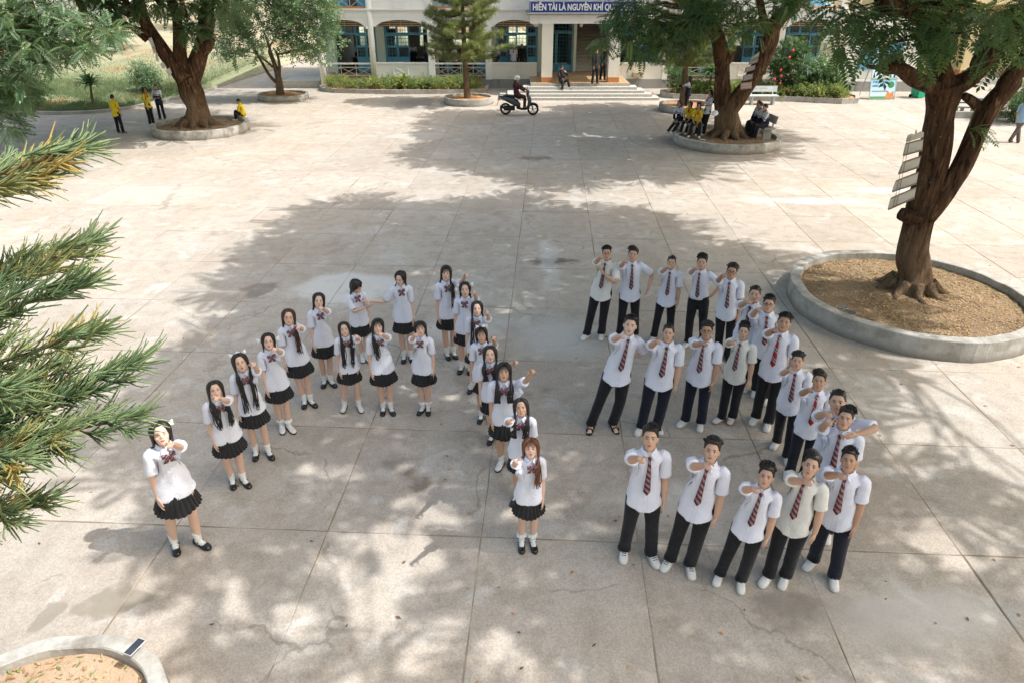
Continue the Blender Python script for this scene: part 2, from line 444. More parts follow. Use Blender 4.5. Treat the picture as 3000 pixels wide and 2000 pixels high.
def leaf_mat(name, cols, trans=.35, rough=.45, spec=.35):
    g = N(name); t = g.attr('tone', 'Fac'); p = g.pos()
    c = g.ramp(g.math('ADD', g.math('MULTIPLY', t, .85), g.math('MULTIPLY', g.noise(p, 1.2, 3), .15)), [(i/(len(cols)-1), c_) for i, c_ in enumerate(cols)])
    g.col(c); g.rough(rough, spec)
    tr = g.n('ShaderNodeBsdfTranslucent'); g.set(tr.inputs['Color'], g.mix(1., c, (1.25, 1.35, .7), 'MULTIPLY'))
    mx = g.n('ShaderNodeMixShader'); mx.inputs[0].default_value = trans
    g.t.links.new(g.b.outputs[0], mx.inputs[1]); g.t.links.new(tr.outputs[0], mx.inputs[2])
    g.t.links.new(mx.outputs[0], g.out.inputs['Surface']); return g.m
M_leaf_dark = leaf_mat('leaf_dark', [(.028, .07, .034), (.06, .12, .055), (.10, .17, .07), (.18, .24, .08)])
M_leaf_mid = leaf_mat('leaf_mid', [(.04, .09, .042), (.08, .15, .07), (.13, .20, .10), (.20, .27, .13)])
M_leaf_pale = leaf_mat('leaf_pale', [(.07, .14, .075), (.13, .22, .12), (.21, .30, .18), (.33, .40, .25)], rough=.35, spec=.5)
M_leaf_pine = leaf_mat('needle_green', [(.07, .115, .05), (.15, .19, .08), (.25, .28, .11), (.38, .35, .15)], .3)
M_leaf_arau = leaf_mat('araucaria_green', [(.055, .10, .048), (.125, .195, .09), (.23, .30, .14), (.35, .32, .115), (.55, .36, .10)], .15, .55)
M_leaf_yel = leaf_mat('leaf_yellowing', [(.10, .17, .04), (.22, .26, .05), (.38, .36, .07), (.48, .38, .08)])

def limb(m, P, R, n=14, seed=0, mi=0, rough=.10, k=7, flare=0.):
    """limb with fluted, knobbly section; P in world, R radii at the control points"""
    C = catmull(P, k); r = np.interp(np.linspace(0, len(P)-1, len(C)), range(len(P)), R)
    T = np.gradient(C, axis=0); T /= np.linalg.norm(T, axis=1)[:, None]
    u = np.array((0, -1., 0)); rings = []
    ph = np.random.default_rng(seed).uniform(0, 6.28, 6); a = np.arange(n)*2*math.pi/n
    for i in range(len(C)):
        s = u - T[i]*(u @ T[i]); s /= np.linalg.norm(s); b = np.cross(T[i], s); u = s
        t = i*.33
        q = 1 + rough*(.55*np.sin(3*a+ph[0]+t*.4) + .4*np.sin(5*a+ph[1]-t*.3) + .35*np.sin(2*a+ph[2]+t) + .3*math.sin(t*1.7+ph[3]))
        if flare: q = q*(1+flare*math.exp(-i/2.2)*(1+.35*np.sin(5*a+ph[4])+.25*np.sin(7*a+ph[5])))
        rings.append(C[i] + (r[i]*q)[:, None]*(np.cos(a)[:, None]*s + np.sin(a)[:, None]*b))
    m.rings(rings, mi); return C
def twig(m, a, b, r0, r1, rr, sag=.12, n=5, k=4, mi=0):
    a = np.array(a, float); b = np.array(b, float); L = np.linalg.norm(b-a)
    mid = [(a*(1-t)+b*t) + np.array([rr.uniform(-1, 1), rr.uniform(-1, 1), rr.uniform(-.4, 1)])*L*sag*math.sin(math.pi*t) for t in (0, .35, .7, 1)]
    C = catmull(mid, k); m.tube(C, np.linspace(r0, r1, len(C)), n, mi, caps=False)

def frond_proto(kind):
    """unit frond along +X, leaflets in the XY plane, drooping in Z. returns V,(F quads)"""
    V = []; F = []
    def leaf(p, d, L, w, dz=-.15):
        d = np.array(d, float); d /= np.linalg.norm(d); s = np.cross(d, (0, 0, 1.)); s /= max(np.linalg.norm(s), 1e-6); b = len(V)
        p = np.array(p, float)
        V.extend([p, p+d*L*.5+s*w+np.array((0, 0, .1*w)), p+d*L+np.array((0, 0, dz*L)), p+d*L*.5-s*w+np.array((0, 0, .1*w))]); F.append((b, b+1, b+2, b+3))
    if kind == 'pinnate':
        n = 8
        for i in range(n):
            t = .14+.84*i/(n-1); L = .30*(1-.5*abs(t-.5))
            z = -.28*t*t
            for s in (-1, 1): leaf((t, s*.01, z), (.45, s, -.12), L, L*.22)
        leaf((.98, 0, -.28), (1, 0, -.4), .24, .06)
        b = len(V); V.extend([(0, .012, 0), (0, -.012, 0), (1, -.004, -.28), (1, .004, -.28)]); F.append((b, b+1, b+2, b+3))
    elif kind == 'small':                    # twig with small oval leaves all round
        rr = random.Random(5)
        for i in range(11):
            t = .1+.9*i/10; a = i*2.4
            leaf((t, 0, 0), (.5, math.cos(a), math.sin(a)), .30, .085, rr.uniform(-.3, .2))
    elif kind == 'tuft':                     # bundle of needles
        rr = random.Random(6)
        for i in range(16):
            a = i*2.39; s = .25+.55*rr.random()
            leaf((.15*rr.random(), 0, 0), (1, s*math.cos(a), s*math.sin(a)), 1.0, .022, rr.uniform(-.1, .25))
    elif kind == 'blade':
        for a in (-.5, 0, .5): leaf((0, 0, 0), (1, a, .6), 1., .06, -.3)
    return np.array(V), np.array(F)
PROTO = {k: frond_proto(k) for k in ('pinnate', 'small', 'tuft', 'blade')}

def foliage(name, centers, mats, parent, kind='pinnate', per=9, size=.38, spread=.45, droop=.35, seed=1, flat=.6, tone=(0, 1), updir=.15, pull=None, inv=None):
    g = np.random.default_rng(seed); PV, PF = PROTO[kind]
    C = np.array(centers, float); n = len(C)*per
    cen = np.repeat(C, per, axis=0)
    d = g.normal(size=(n, 3)); d[:, 2] = d[:, 2]*flat + updir; d /= np.linalg.norm(d, axis=1)[:, None]
    if pull is not None: d = d*.75 + np.array(pull)*.5; d /= np.linalg.norm(d, axis=1)[:, None]
    base = cen + d*(g.random((n, 1))*spread)
    d[:, 2] -= droop*g.random(n); d /= np.linalg.norm(d, axis=1)[:, None]
    up = g.normal(size=(n, 3))*.35 + np.array((0, 0, 1.)); sy = np.cross(up, d); sy /= np.maximum(np.linalg.norm(sy, axis=1), 1e-6)[:, None]; sz = np.cross(d, sy)
    s = size*(.65+.7*g.random(n)); k = len(PV)
    V = base[:, None, :] + s[:, None, None]*(PV[None, :, 0:1]*d[:, None, :] + PV[None, :, 1:2]*sy[:, None, :] + PV[None, :, 2:3]*sz[:, None, :])
    T = PF[None, :, :] + (np.arange(n)*k)[:, None, None]
    clump = np.repeat(g.random(len(C)), per); tn = tone[0] + (tone[1]-tone[0])*np.clip(.55*clump+.45*g.random(n), 0, 1)
    V = V.reshape(-1, 3)
    if parent is not None:
        V = V - np.array(parent.location)
    me = fast_mesh(name, V, T.reshape(-1, 4), mats, attr={'tone': np.repeat(tn, k)}, quad=True)
    return link_mesh(name, me, parent)

def inpoly(x, y, P):
    c = False; j = len(P)-1
    for i in range(len(P)):
        if (P[i][1] > y) != (P[j][1] > y) and x < (P[j][0]-P[i][0])*(y-P[i][1])/(P[j][1]-P[i][1])+P[i][0]: c = not c
        j = i
    return c
def in_region(P, Y0, Y1, n, rr):
    """points whose depth lies between Y0 and Y1, inside an outline"""
    xs = [p[0] for p in P]; ys = [p[1] for p in P]; out = []
    while len(out) < n:
        x, y = rr.uniform(min(xs), max(xs)), rr.uniform(min(ys), max(ys))
        if inpoly(x, y, P): out.append(np.array(atY(x, y, rr.uniform(Y0, Y1))))
    return out
def dome(c, rx, ry, z0, z1, n, rr, thin=None, hole=.0):
    """clump centres through a flat spreading crown"""
    out = []
    while len(out) < n:
        a = rr.uniform(0, 6.283); q = rr.random()**.42
        ed = 1+.12*math.sin(3*a+1)+.08*math.sin(5*a+2.2)+.07*math.sin(9*a)+.04*math.sin(17*a+.7)
        x = c[0]+rx*q*math.cos(a)*ed; y = c[1]+ry*q*math.sin(a)*ed
        top = z0+(z1-z0)*math.sqrt(max(0, 1-(q*.93)**2)); z = top - rr.random()**1.6*min(1.6, top-z0+.3)
        if thin and rr.random() < thin(x, y): continue
        out.append(np.array((x, y, z)))
    return out
def vert_extend(m, P, R, to, r1, seed, mi=0):
    return limb(m, P+[to], R+[r1], 10, seed, mi)
def pts(L, Y): return [np.array(atY(p[0], p[1], (p[2] if len(p) > 2 else Y))) for p in L]

def tree_obj(name, loc, label, group=None):
    t = empty(name, loc); tag(t, label, 'tree', group); return t
def build_local(m, name, mat, parent):
    """mesh collected in world coordinates, stored relative to its parent"""
    off = np.array(parent.location)
    m.v = [v-off for v in m.v]
    return m.build(name, mat, parent)
def connect(m, clumps, skel, rr, r0=.035, r1=.006, frac=1., sag=.12):
    S = np.array(skel)
    for c in clumps:
        if rr.random() > frac: continue
        i = np.argmin(np.linalg.norm(S-c, axis=1)+np.maximum(0, S[:, 2]-c[2])*1.5)
        twig(m, S[i], c, r0, r1, rr, sag)

# ---- big forked tree in the large planter on the right
rr = random.Random(21)
tR = tree_obj('shade_tree', (7.6, 12.0, .2), 'big dark leaning tree with two stems in the large planter on the right')
m = MB(); sk = []
YR = 12.0
b0 = np.array((7.62, YR, .18))
trunk = pts([(2672, 733), (2700, 610), (2733, 493), (2752, 360), (2762, 290), (2765, 250)], YR)
sk += list(limb(m, [b0, b0+np.array((.02, 0, .35))]+trunk, [.42, .29, .245, .25, .24, .225, .25, .27], 18, 1, 0, .13, 8, .25))
low = len(m.f)
up1 = pts([(2762, 268), (2748, 190), (2745, 100), (2742, 20)], YR); sk += list(vert_extend(m, up1, [.21, .175, .15, .14], np.array((7.8, 12.4, 9.6)), .09, 2))
up2 = pts([(2770, 265), (2838, 232), (2905, 165, 11.8), (2960, 95, 11.6)], YR); sk += list(vert_extend(m, up2, [.18, .15, .13, .12], np.array((11.0, 10.0, 9.8)), .07, 3))
up3 = pts([(2715, 640), (2775, 560), (2822, 480), (2888, 335), (2967, 239), (3030, 150)], YR-.15); sk += list(vert_extend(m, up3, [.14, .165, .165, .16, .155, .14], np.array((12.2, 12.6, 9.9)), .08, 4))
stub = pts([(2750, 262), (2690, 235), (2645, 205), (2600, 200, 11.7), (2570, 205, 11.6)], YR-.1); limb(m, stub, [.13, .125, .11, .10, .03], 10, 5, 0, .18)
limb(m, pts([(2640, 205), (2630, 185), (2622, 162)], YR-.1), [.09, .07, .05], 8, 8, 0, .25)
limb(m, pts([(2590, 201, 11.65), (2545, 195, 11.6), (2513, 182, 11.5)], YR-.2), [.045, .03, .008], 7, 9)
br = pts([(2880, 330), (2850, 300), (2822, 280)], YR-.1); limb(m, br, [.10, .075, .06], 9, 6, 0, .1)
limb(m, [pts([(2745, 90)], YR)[0], np.array((6.2, 11.0, 6.3)), np.array((3.8, 9.5, 7.4))], [.13, .10, .05], 9, 7)
limb(m, pts([(2640, 20, 11.4), (2590, 0, 11.0)], 11.4)+[np.array((4.5, 10.4, 6.2))], [.13, .12, .06], 9, 17)
limb(m, [pts([(2745, 60)], YR)[0], np.array(atY(2640, 20, 11.4))], [.15, .13], 9, 18)
# cut stub at the knee of the trunk
kn = pts([(2690, 640), (2655, 632), (2640, 628)], YR-.1); limb(m, kn, [.16, .13, .115], 11, 11, 0, .12)
for k in range(9):
    a = k*2*math.pi/9+.3; q = rr.uniform(.75, 1.15)
    limb(m, [b0+np.array((.3*math.cos(a), .3*math.sin(a), .22)), b0+np.array((.55*math.cos(a), .55*math.sin(a), .09)), b0+np.array((q*math.cos(a+.15), q*math.sin(a+.15), .0))], [.15, .07, .02], 7, 30+k)
for to in ((5.2, 13.8, 9.6), (8.0, 16.2, 9.9), (11.3, 16.3, 9.8), (5.4, 8.0, 9.6), (9.0, 7.0, 9.7), (13.4, 8.5, 9.6), (3.6, 10.5, 9.4), (14.4, 13.5, 9.8)):
    s0 = min(([q for q in sk if 4.2 < q[2] < 6.8] or sk), key=lambda q: (q[0]-to[0])**2+(q[1]-to[1])**2)
    C = limb(m, [s0, (s0*.55+np.array(to)*.45)+np.array((0, 0, .45)), np.array(to)], [.11, .085, .04], 8, int(to[0]*10)); sk += list(C)
build_local(m, 'trunk', M_bark, tR)
near_poly = [(2345, 125), (2400, 60), (2440, 0), (3000, 0), (3000, 190), (2930, 150), (2850, 120), (2790, 105), (2735, 125), (2680, 160), (2560, 165), (2500, 190), (2470, 160), (2420, 150)]
vis = in_region(near_poly, 10.4, 12.4, 48, rr)
thin = lambda x, y: (.62 if y < 6.4 else .25) if y < 7.4 else 0.
hi = dome((7.0, 10.7, 0), 5.8, 7.4, 8.8, 11.8, 760, rr, thin) + dome((10.2, 4.6, 0), 3.4, 2.0, 8.6, 10.4, 60, rr)
mt = MB(); connect(mt, vis, [q for q in sk if q[2] > 4.4], rr, .022, .005, .6, .08); connect(mt, hi, [q for q in sk if q[2] > 7.5], rr, .035, .006, .8)
tag(build_local(mt, 'twigs', M_bark, tR), kind='stuff')
foliage('crown', vis, M_leaf_dark, tR, 'pinnate', 8, .38, .22, .5, 31, .7, (0., 1.))
foliage('crown', hi, M_leaf_mid, tR, 'pinnate', 13, .54, .5, .35, 32, .6, (.1, 1))
sprig = [np.array(atY(2838, 380, YR-.3)), np.array(atY(2868, 375, YR-.35))]
foliage('sprig', sprig, M_leaf_mid, tR, 'pinnate', 5, .26, .05, .2, 33, .8, (.4, 1))
yel = [np.array(atY(2848, 42, 11.2)), np.array(atY(2452, 135, 11.5)), np.array(atY(2412, 118, 11.4))]
foliage('yellow_leaves', yel, M_leaf_yel, tR, 'pinnate', 4, .22, .1, .4, 34, .7, (.1, .9))

# ---- forked tree in the planter where pupils sit
rr = random.Random(22)
tM = tree_obj('shade_tree', (8.15, 26.3, .2), 'forked dark tree with name boards in the planter where pupils sit')
m = MB(); sk = []; YM = 26.3
bl = np.array((8.15, YM, .15))
sk += list(limb(m, [bl+np.array((-.15, 0, 0))]+pts([(2120, 335), (2117, 275), (2114, 184), (2104, 122), (2088, 80), (2066, 40)], YM), [.34, .31, .28, .28, .24, .21, .17], 16, 41, 0, .14, 8, .1))
sk += list(limb(m, [bl+np.array((.2, -.1, 0))]+pts([(2138, 340), (2156, 300), (2192, 250), (2230, 184), (2254, 122), (2270, 72), (2310, 25), (2350, -30)], YM-.15), [.34, .31, .29, .27, .27, .28, .27, .22, .19], 16, 42, 0, .14, 8, .1))
sk += list(limb(m, pts([(2258, 105), (2238, 60), (2228, 10), (2220, -40)], YM-.15), [.19, .15, .12, .11], 10, 43))
sk += list(limb(m, pts([(2085, 95), (2060, 85), (2040, 65)], YM-.1), [.09, .07, .04], 8, 44))
limb(m, pts([(2122, 185), (2140, 165), (2146, 150)], YM-.1), [.16, .13, .11], 10, 45, 0, .2)
ko = pts([(2222, 212, 26.1), (2236, 208, 25.9)], YM-.3); limb(m, ko, [.17, .15], 12, 46, 0, .05)
for k in range(9):
    a = k*2*math.pi/9; q = rr.uniform(.9, 1.25)
    limb(m, [bl+np.array((.35*math.cos(a), .35*math.sin(a), .3)), bl+np.array((.7*math.cos(a), .65*math.sin(a), .12)), bl+np.array((q*math.cos(a+.2), q*.9*math.sin(a+.2), .02))], [.2, .10, .03], 7, 50+k)
for to in ((4.8, 26.5, 9.2), (7.6, 22.7, 9.2), (11.6, 22.5, 9.4), (14.4, 25.8, 9.3), (13.0, 30.0, 9.4), (9.2, 31.0, 9.5), (6.0, 29.6, 9.3), (9.6, 26.5, 10.2)):
    s0 = min([q for q in sk if 4.0 < q[2]], key=lambda q: (q[0]-to[0])**2+(q[1]-to[1])**2)
    sk += list(limb(m, [s0, (s0*.55+np.array(to)*.45)+np.array((0, 0, .4)), np.array(to)], [.12, .09, .04], 8, int(to[0]*10)))
build_local(m, 'trunk', M_bark, tM)
mid_poly = [(1800, 0), (1770, 60), (1750, 125), (1800, 150), (1850, 165), (1900, 160), (1960, 145), (2020, 120), (2070, 95), (2110, 75), (2150, 110), (2215, 100), (2235, 40), (2225, 0)]
vis = in_region(mid_poly, 23.5, 26.2, 78, rr) + in_region([(2240, 0), (2380, 0), (2350, 30), (2280, 18)], 24, 26, 10, rr)
hi = dome((9.5, 26.3, 0), 6.7, 6.2, 8.2, 11.2, 780, rr)
mt = MB(); connect(mt, vis, [q for q in sk if q[2] > 3.6], rr, .03, .006, .5, .08); connect(mt, hi, [q for q in sk if q[2] > 7], rr, .04, .008, .7)
tag(build_local(mt, 'twigs', M_bark, tM), kind='stuff')
foliage('crown', vis, M_leaf_dark, tM, 'pinnate', 10, .44, .35, .5, 61, .7, (0., 1))
foliage('crown', hi, M_leaf_mid, tM, 'pinnate', 13, .56, .5, .35, 62, .6, (.1, 1))

# ---- thick multi-stemmed tree at the left
rr = random.Random(23)
tL = tree_obj('shade_tree', (-12.65, 28.5, .2), 'thick tree with several spreading stems in the planter at the left')
m = MB(); sk = []; YL = 28.5
bl = np.array((-12.75, YL, .15))
sk += list(limb(m, [bl]+pts([(578, 320), (565, 276), (550, 228)], YL), [.52, .42, .42, .45], 18, 71, 0, .15, 9, .25))
sk += list(limb(m, pts([(545, 235), (502, 183), (459, 123), (417, 55), (404, 0), (395, -50)], YL-.2), [.32, .27, .25, .23, .21, .18], 12, 72, 0, .12))
sk += list(limb(m, pts([(552, 235), (530, 170), (527, 115), (519, 55), (500, 0), (470, -60)], YL), [.30, .245, .22, .18, .165, .15], 12, 73, 0, .14))
sk += list(limb(m, pts([(560, 240), (580, 178), (598, 106), (606, 42), (612, -40)], YL), [.34, .30, .27, .24, .2], 12, 74, 0, .16))
limb(m, pts([(590, 160), (612, 130), (622, 112)], YL-.2), [.20, .17, .14], 10, 75, 0, .2)
for P in ([(440, 100), (380, 78), (320, 60), (250, 40)], [(430, 118), (390, 85), (330, 40), (280, 5)], [(405, 60), (350, 30), (300, 0)], [(480, 20), (450, -10), (430, -40)]):
    sk += list(limb(m, pts(P, YL-.4), list(np.linspace(.12, .05, len(P))), 8, 76))
for k in range(9):
    a = k*2*math.pi/9; q = rr.uniform(.95, 1.3)
    limb(m, [bl+np.array((.4*math.cos(a), .4*math.sin(a), .3)), bl+np.array((.75*math.cos(a), .7*math.sin(a), .1)), bl+np.array((q*math.cos(a+.2), q*.9*math.sin(a+.2), .02))], [.2, .1, .03], 7, 80+k)
for to in ((-17, 28, 7.3), (-14, 25, 7.4), (-10, 26, 7.4), (-9, 30, 7.5), (-13, 32, 7.6), (-17, 31.5, 7.5)):
    s0 = min([q for q in sk if 3.8 < q[2]], key=lambda q: (q[0]-to[0])**2+(q[1]-to[1])**2)
    sk += list(limb(m, [s0, (s0*.5+np.array(to)*.5)+np.array((0, 0, .4)), np.array(to)], [.13, .1, .04], 8, int(to[1])))
build_local(m, 'trunk', M_bark, tL)
vis = in_region([(200, 0), (300, 55), (390, 30), (430, 0), (500, 35), (560, 10), (640, 60), (690, 45), (720, 0)], 27.0, 28.6, 38, rr) + in_region([(530, 80), (560, 110), (590, 90), (580, 60)], 27.6, 28.2, 8, rr)
hi = dome((-13.0, 28.3, 0), 5.6, 5.2, 5.9, 8.8, 520, rr)
mt = MB(); connect(mt, vis, [q for q in sk if q[2] > 3.4], rr, .03, .006, .5, .08); connect(mt, hi, [q for q in sk if q[2] > 5], rr, .04, .008, .7)
tag(build_local(mt, 'twigs', M_bark, tL), kind='stuff')
foliage('crown', vis, M_leaf_mid, tL, 'pinnate', 11, .46, .35, .5, 91, .7, (.1, 1))
foliage('crown', hi, M_leaf_mid, tL, 'pinnate', 12, .56, .8, .35, 92, .6, (.1, 1))

# ---- slim round-crowned tree near the building corner
rr = random.Random(24)
tT = tree_obj('small_tree', (-11.85, 37.0, .18), 'slim tree with a dense round pale green crown beside the building corner')
m = MB(); sk = []; YT = 37.0
bl = np.array(atY(822, 275, YT)); bl[2] = .15
sk += list(limb(m, [bl]+pts([(818, 240), (812, 215), (806, 195), (795, 160), (780, 110)], YT), [.2, .17, .14, .11, .08, .05], 10, 101, 0, .08, 6, .2))
sk += list(limb(m, pts([(818, 250), (790, 222), (765, 180), (752, 155), (735, 120)], YT), [.10, .08, .07, .06, .03], 8, 102))
sk += list(limb(m, pts([(818, 225), (818, 190), (812, 160), (800, 140)], YT), [.09, .07, .06, .03], 8, 103))
sk += list(limb(m, pts([(800, 198), (775, 175), (755, 162)], YT), [.06, .045, .03], 7, 104))
sk += list(limb(m, pts([(806, 195), (792, 165), (790, 140), (830, 60)], YT), [.06, .05, .04, .03], 7, 105))
build_local(m, 'trunk', M_bark_thin, tT)
tp = [(640, 30), (640, 120), (625, 160), (650, 185), (690, 180), (720, 150), (760, 160), (800, 150), (840, 160), (870, 175), (910, 170), (950, 185), (985, 165), (1000, 120), (980, 60), (1000, 20), (960, -40), (700, -60)]
vis = in_region(tp, 35.2, 37.4, 330, rr)
hi = dome((-11.9, 37.3, 0), 3.4, 2.8, 4.8, 7.4, 120, rr)
mt = MB(); connect(mt, vis+hi, sk, rr, .02, .005, .35, .08); tag(build_local(mt, 'twigs', M_bark_thin, tT), kind='stuff')
foliage('crown', vis+hi, M_leaf_pale, tT, 'small', 8, .36, .28, .2, 111, .8, (.0, 1))

# ---- tree standing beyond the left edge, its sprays hang into the view
rr = random.Random(25)
tE = tree_obj('shade_tree', (-19.5, 22.5, 0), 'pale green feathery tree whose sprays hang in at the left edge')
m = MB(); b = np.array((-19.5, 22.5, 0.))
sk = list(limb(m, [b, b+np.array((.1, 0, 1.6)), b+np.array((.3, .2, 3.2)), b+np.array((.9, .3, 5.2)), b+np.array((1.2, .4, 7.))], [.34, .25, .22, .17, .1], 12, 121, 0, .1, 7, .3))
for P in ([(-60, 130), (80, 80), (150, 10)], [(-60, 90), (100, 78), (190, 90)], [(-60, 190), (70, 175), (140, 185)], [(-60, 60), (120, 55), (260, 75)]):
    sk += list(limb(m, [b+np.array((.2, .1, 3.0))]+pts(P, 22.5), [.1, .07, .05, .02], 7, 122))
build_local(m, 'trunk', M_bark_thin, tE)
vis = in_region([(0, 0), (0, 380), (50, 395), (30, 300), (75, 300), (120, 250), (100, 210), (170, 200), (150, 150), (220, 165), (330, 120), (350, 80), (230, 60), (200, 30), (120, 0)], 21.5, 23.5, 150, rr)
vis += in_region([(-160, 0), (-160, 330), (0, 330), (0, 0)], 21.5, 23.5, 70, rr)
hi = dome((-19.3, 22.6, 0), 3.8, 3.6, 5.6, 8.0, 140, rr)
mt = MB(); connect(mt, vis+hi, sk, rr, .02, .005, .5, .08); tag(build_local(mt, 'twigs', M_bark_thin, tE), kind='stuff')
foliage('crown', vis+hi, M_leaf_pale, tE, 'pinnate', 9, .40, .3, .4, 131, .6, (.0, .9))

# ---- two pines beside the entrance
def pine(name, x, y, h, first, label, seed, rad=2.25):
    rr = random.Random(seed); t = tree_obj(name, (x, y, .18), label); m = MB(); off = np.array((x, y, .18))
    limb(m, [off, off+np.array((-.05, 0, 1.)), off+np.array((-.12, 0, h*.5)), off+np.array((-.15, 0, h))], [.17, .14, .10, .02], 10, seed, 0, .05, 8, .25)
    C = []; z = first
    while z < h:
        nb = rr.randint(5, 6); a0 = rr.uniform(0, 6.28); L = rad*min(1, .75+.5*(z-first)/1.2)*(1-.75*max(0, z-first)/(h-first))+.15
        for k in range(nb):
            a = a0+k*6.283/nb+rr.uniform(-.2, .2); l = L*rr.uniform(.75, 1.1); s = off+np.array((-.1, 0, z-.18))
            e = s+np.array((l*math.cos(a), l*math.sin(a), l*rr.uniform(-.05, .25)))
            mid = (s+e)/2 + np.array((0, 0, -.10*l)); P = catmull([s, mid, e], 5); m.tube(P, np.linspace(.028, .008, len(P)), 5)
            sdv = np.cross((e-s)/l, (0, 0, 1.))
            for q in range(3, len(P)):
                for w in (-1, 0, 1):
                    sp_ = (1-(q-3)/(len(P)-3))*.28+.05; tip = P[q]+sdv*w*sp_+np.array((math.cos(a), math.sin(a), 0))*.10+np.array((0, 0, rr.uniform(.0, .08)))
                    if w: m.tube([P[q], tip], [.008, .005], 4)
                    C.append(tip); C.append(P[q]*.4+tip*.6)
        z += rr.uniform(.36, .52)
    build_local(m, 'trunk', M_bark_thin, t)
    foliage('crown', C, M_leaf_pine, t, 'tuft', 2, .24, .02, -.5, seed, .8, (0, 1), .5)
pine('pine_tree', -2.2, 35.6, 7.4, 2.15, 'young pine with upswept needle tufts in the planter left of the entrance', 141)
pine('pine_tree', 8.0, 33.4, 7.2, 2.2, 'young pine with upswept needle tufts half hidden behind the forked tree', 142, 2.1)

# ---- araucaria at the near left, branches reaching into the view
rr = random.Random(26)
tA = tree_obj('araucaria_tree', (-3.9, 3.05, .2), 'norfolk pine with rope-like green branches reaching in from the left')
m = MB(); b = np.array((-3.9, 3.05, .2))
limb(m, [b, b+np.array((0, 0, 2.)), b+np.array((-.03, .02, 5)), b+np.array((0, .03, 9))], [.15, .12, .09, .02], 10, 151, 0, .04, 8, .2)
ropes = []
def a_branch(s, e, sag, dens, rl, seed):
    """one main branch from the trunk to its tip, feathered with rope-like branchlets"""
    g = random.Random(seed); s = np.array(s, float); e = np.array(e, float); L = np.linalg.norm(e-s)
    mid = s*.5+e*.5+np.array((0, 0, -sag)); P = catmull([s, mid, e], 10)
    m.tube(P, np.linspace(.02, .006, len(P)), 5)
    d = (e-s)/L; side = np.cross(d, (0, 0, 1.)); side /= np.linalg.norm(side); up = np.cross(side, d)
    # secondary branches, each a dense brush of rope-like branchlets
    k = int(L*8); ochre = g.random() < .5
    for i in range(k):
        t = .25+.75*i/k; q = P[min(len(P)-1, int(t*(len(P)-1)))]; sd = 1 if i % 2 else -1
        l2 = L*(.11+.19*(1-t))*g.uniform(.7, 1.15)
        d2 = d*.9+side*sd*.62+up*g.uniform(-.1, .35); d2 /= np.linalg.norm(d2); e2 = q+d2*l2
        m.tube([q, q*.5+e2*.5-np.array((0, 0, .015)), e2], [.007, .006, .003], 4)
        kk = max(9, int(l2*dens)); tn = g.uniform(.05, .55)+(.38 if ochre and g.random() < .6 else 0); sd2 = np.cross(d2, (0, 0, 1.)); sd2 /= max(np.linalg.norm(sd2), 1e-6)
        for j in range(kk):
            tt = (j+g.random())/kk; w = q+d2*l2*tt+np.array((0, 0, -.015*math.sin(tt*3.1)))
            a = g.uniform(0, 6.283); r = sd2*math.cos(a)+np.cross(sd2, d2)*math.sin(a)
            f = d2*1.0+r*.42+np.array((0, 0, .10)); f /= np.linalg.norm(f); ll = rl*g.uniform(.55, 1.25)
            ropes.append((w, f, ll, min(1., max(0., tn+g.uniform(-.16, .16)))))
    for j in range(40):
        a = g.uniform(0, 6.283); f = d+(side*math.cos(a)+up*math.sin(a))*.42; f /= np.linalg.norm(f)
        ropes.append((e-d*g.uniform(0, .3), f, rl*g.uniform(.7, 1.2), g.uniform(.15, .55)))
tips = [(270, 430, 4.3), (120, 470, 4.8), (300, 1130, 3.6), (60, 1380, 2.9), (300, 420, 4.0), (215, 470, 4.4), (335, 690, 4.2), (180, 725, 4.6), (325, 810, 3.6), (355, 950, 3.9), (470, 1050, 3.8), (450, 1205, 3.5), (255, 1035, 4.3), (230, 1255, 3.2), (205, 1440, 3.3), (140, 1330, 2.9), (100, 1480, 3.0), (60, 900, 4.5), (110, 1120, 3.0), (60, 500, 4.6)]
for k, (px, py, Y) in enumerate(tips):
    e = np.array(atY(px-58, py+14, Y)); z0 = e[2]+(.12 if k % 2 else -.05)
    zz = min(max(z0, 1.0), 5.2); s = b+np.array((.02, .02, zz-.2)); a_branch(s, e, .12, 115, .19, 160+k)
for k in range(26):      # the rest of the crown, outside the view
    a = rr.uniform(2.2, 4.5); z = rr.uniform(1.5, 8.4); l = rr.uniform(1.0, 1.7)*(1.15-z/9.5)+.3
    s = b+np.array((0, 0, z)); a_branch(s, s+np.array((l*math.cos(a), l*math.sin(a), .1*l)), .1, 12, .16, 190+k)
build_local(m, 'trunk', M_bark_thin, tA)
V = []; T = []; TN = []
R_ = len(ropes); W = np.array([r[0] for r in ropes]); D = np.array([r[1] for r in ropes]); LL = np.array([r[2] for r in ropes]); TT = np.array([r[3] for r in ropes])
g = np.random.default_rng(5); sx = np.cross(D, np.array((0, 0, 1.))); sx /= np.maximum(np.linalg.norm(sx, axis=1), 1e-5)[:, None]; sz = np.cross(sx, D)
bend = g.uniform(-.22, .38, R_)
segs = 5; swy = g.uniform(-.22, .22, R_); ringsV = []
for i in range(segs):
    t = i/(segs-1); c_ = W + D*(LL*t)[:, None] + np.array((0, 0, 1.))*(bend*LL*t*t)[:, None] + sx*(swy*LL*math.sin(t*2.6)*t)[:, None]
    r = .0062*(1-.5*t**2)*(1.08 if i % 2 else .95)
    for j in range(4):
        a = j*math.pi/2; ringsV.append(c_ + r*(math.cos(a)*sx+math.sin(a)*sz))
V = np.stack(ringsV, 1); k = segs*4; F = []
for i in range(segs-1):
    for j in range(4): F.append((i*4+j, i*4+(j+1) % 4, (i+1)*4+(j+1) % 4, (i+1)*4+j))
F = np.array(F); T = F[None] + (np.arange(R_)*k)[:, None, None]
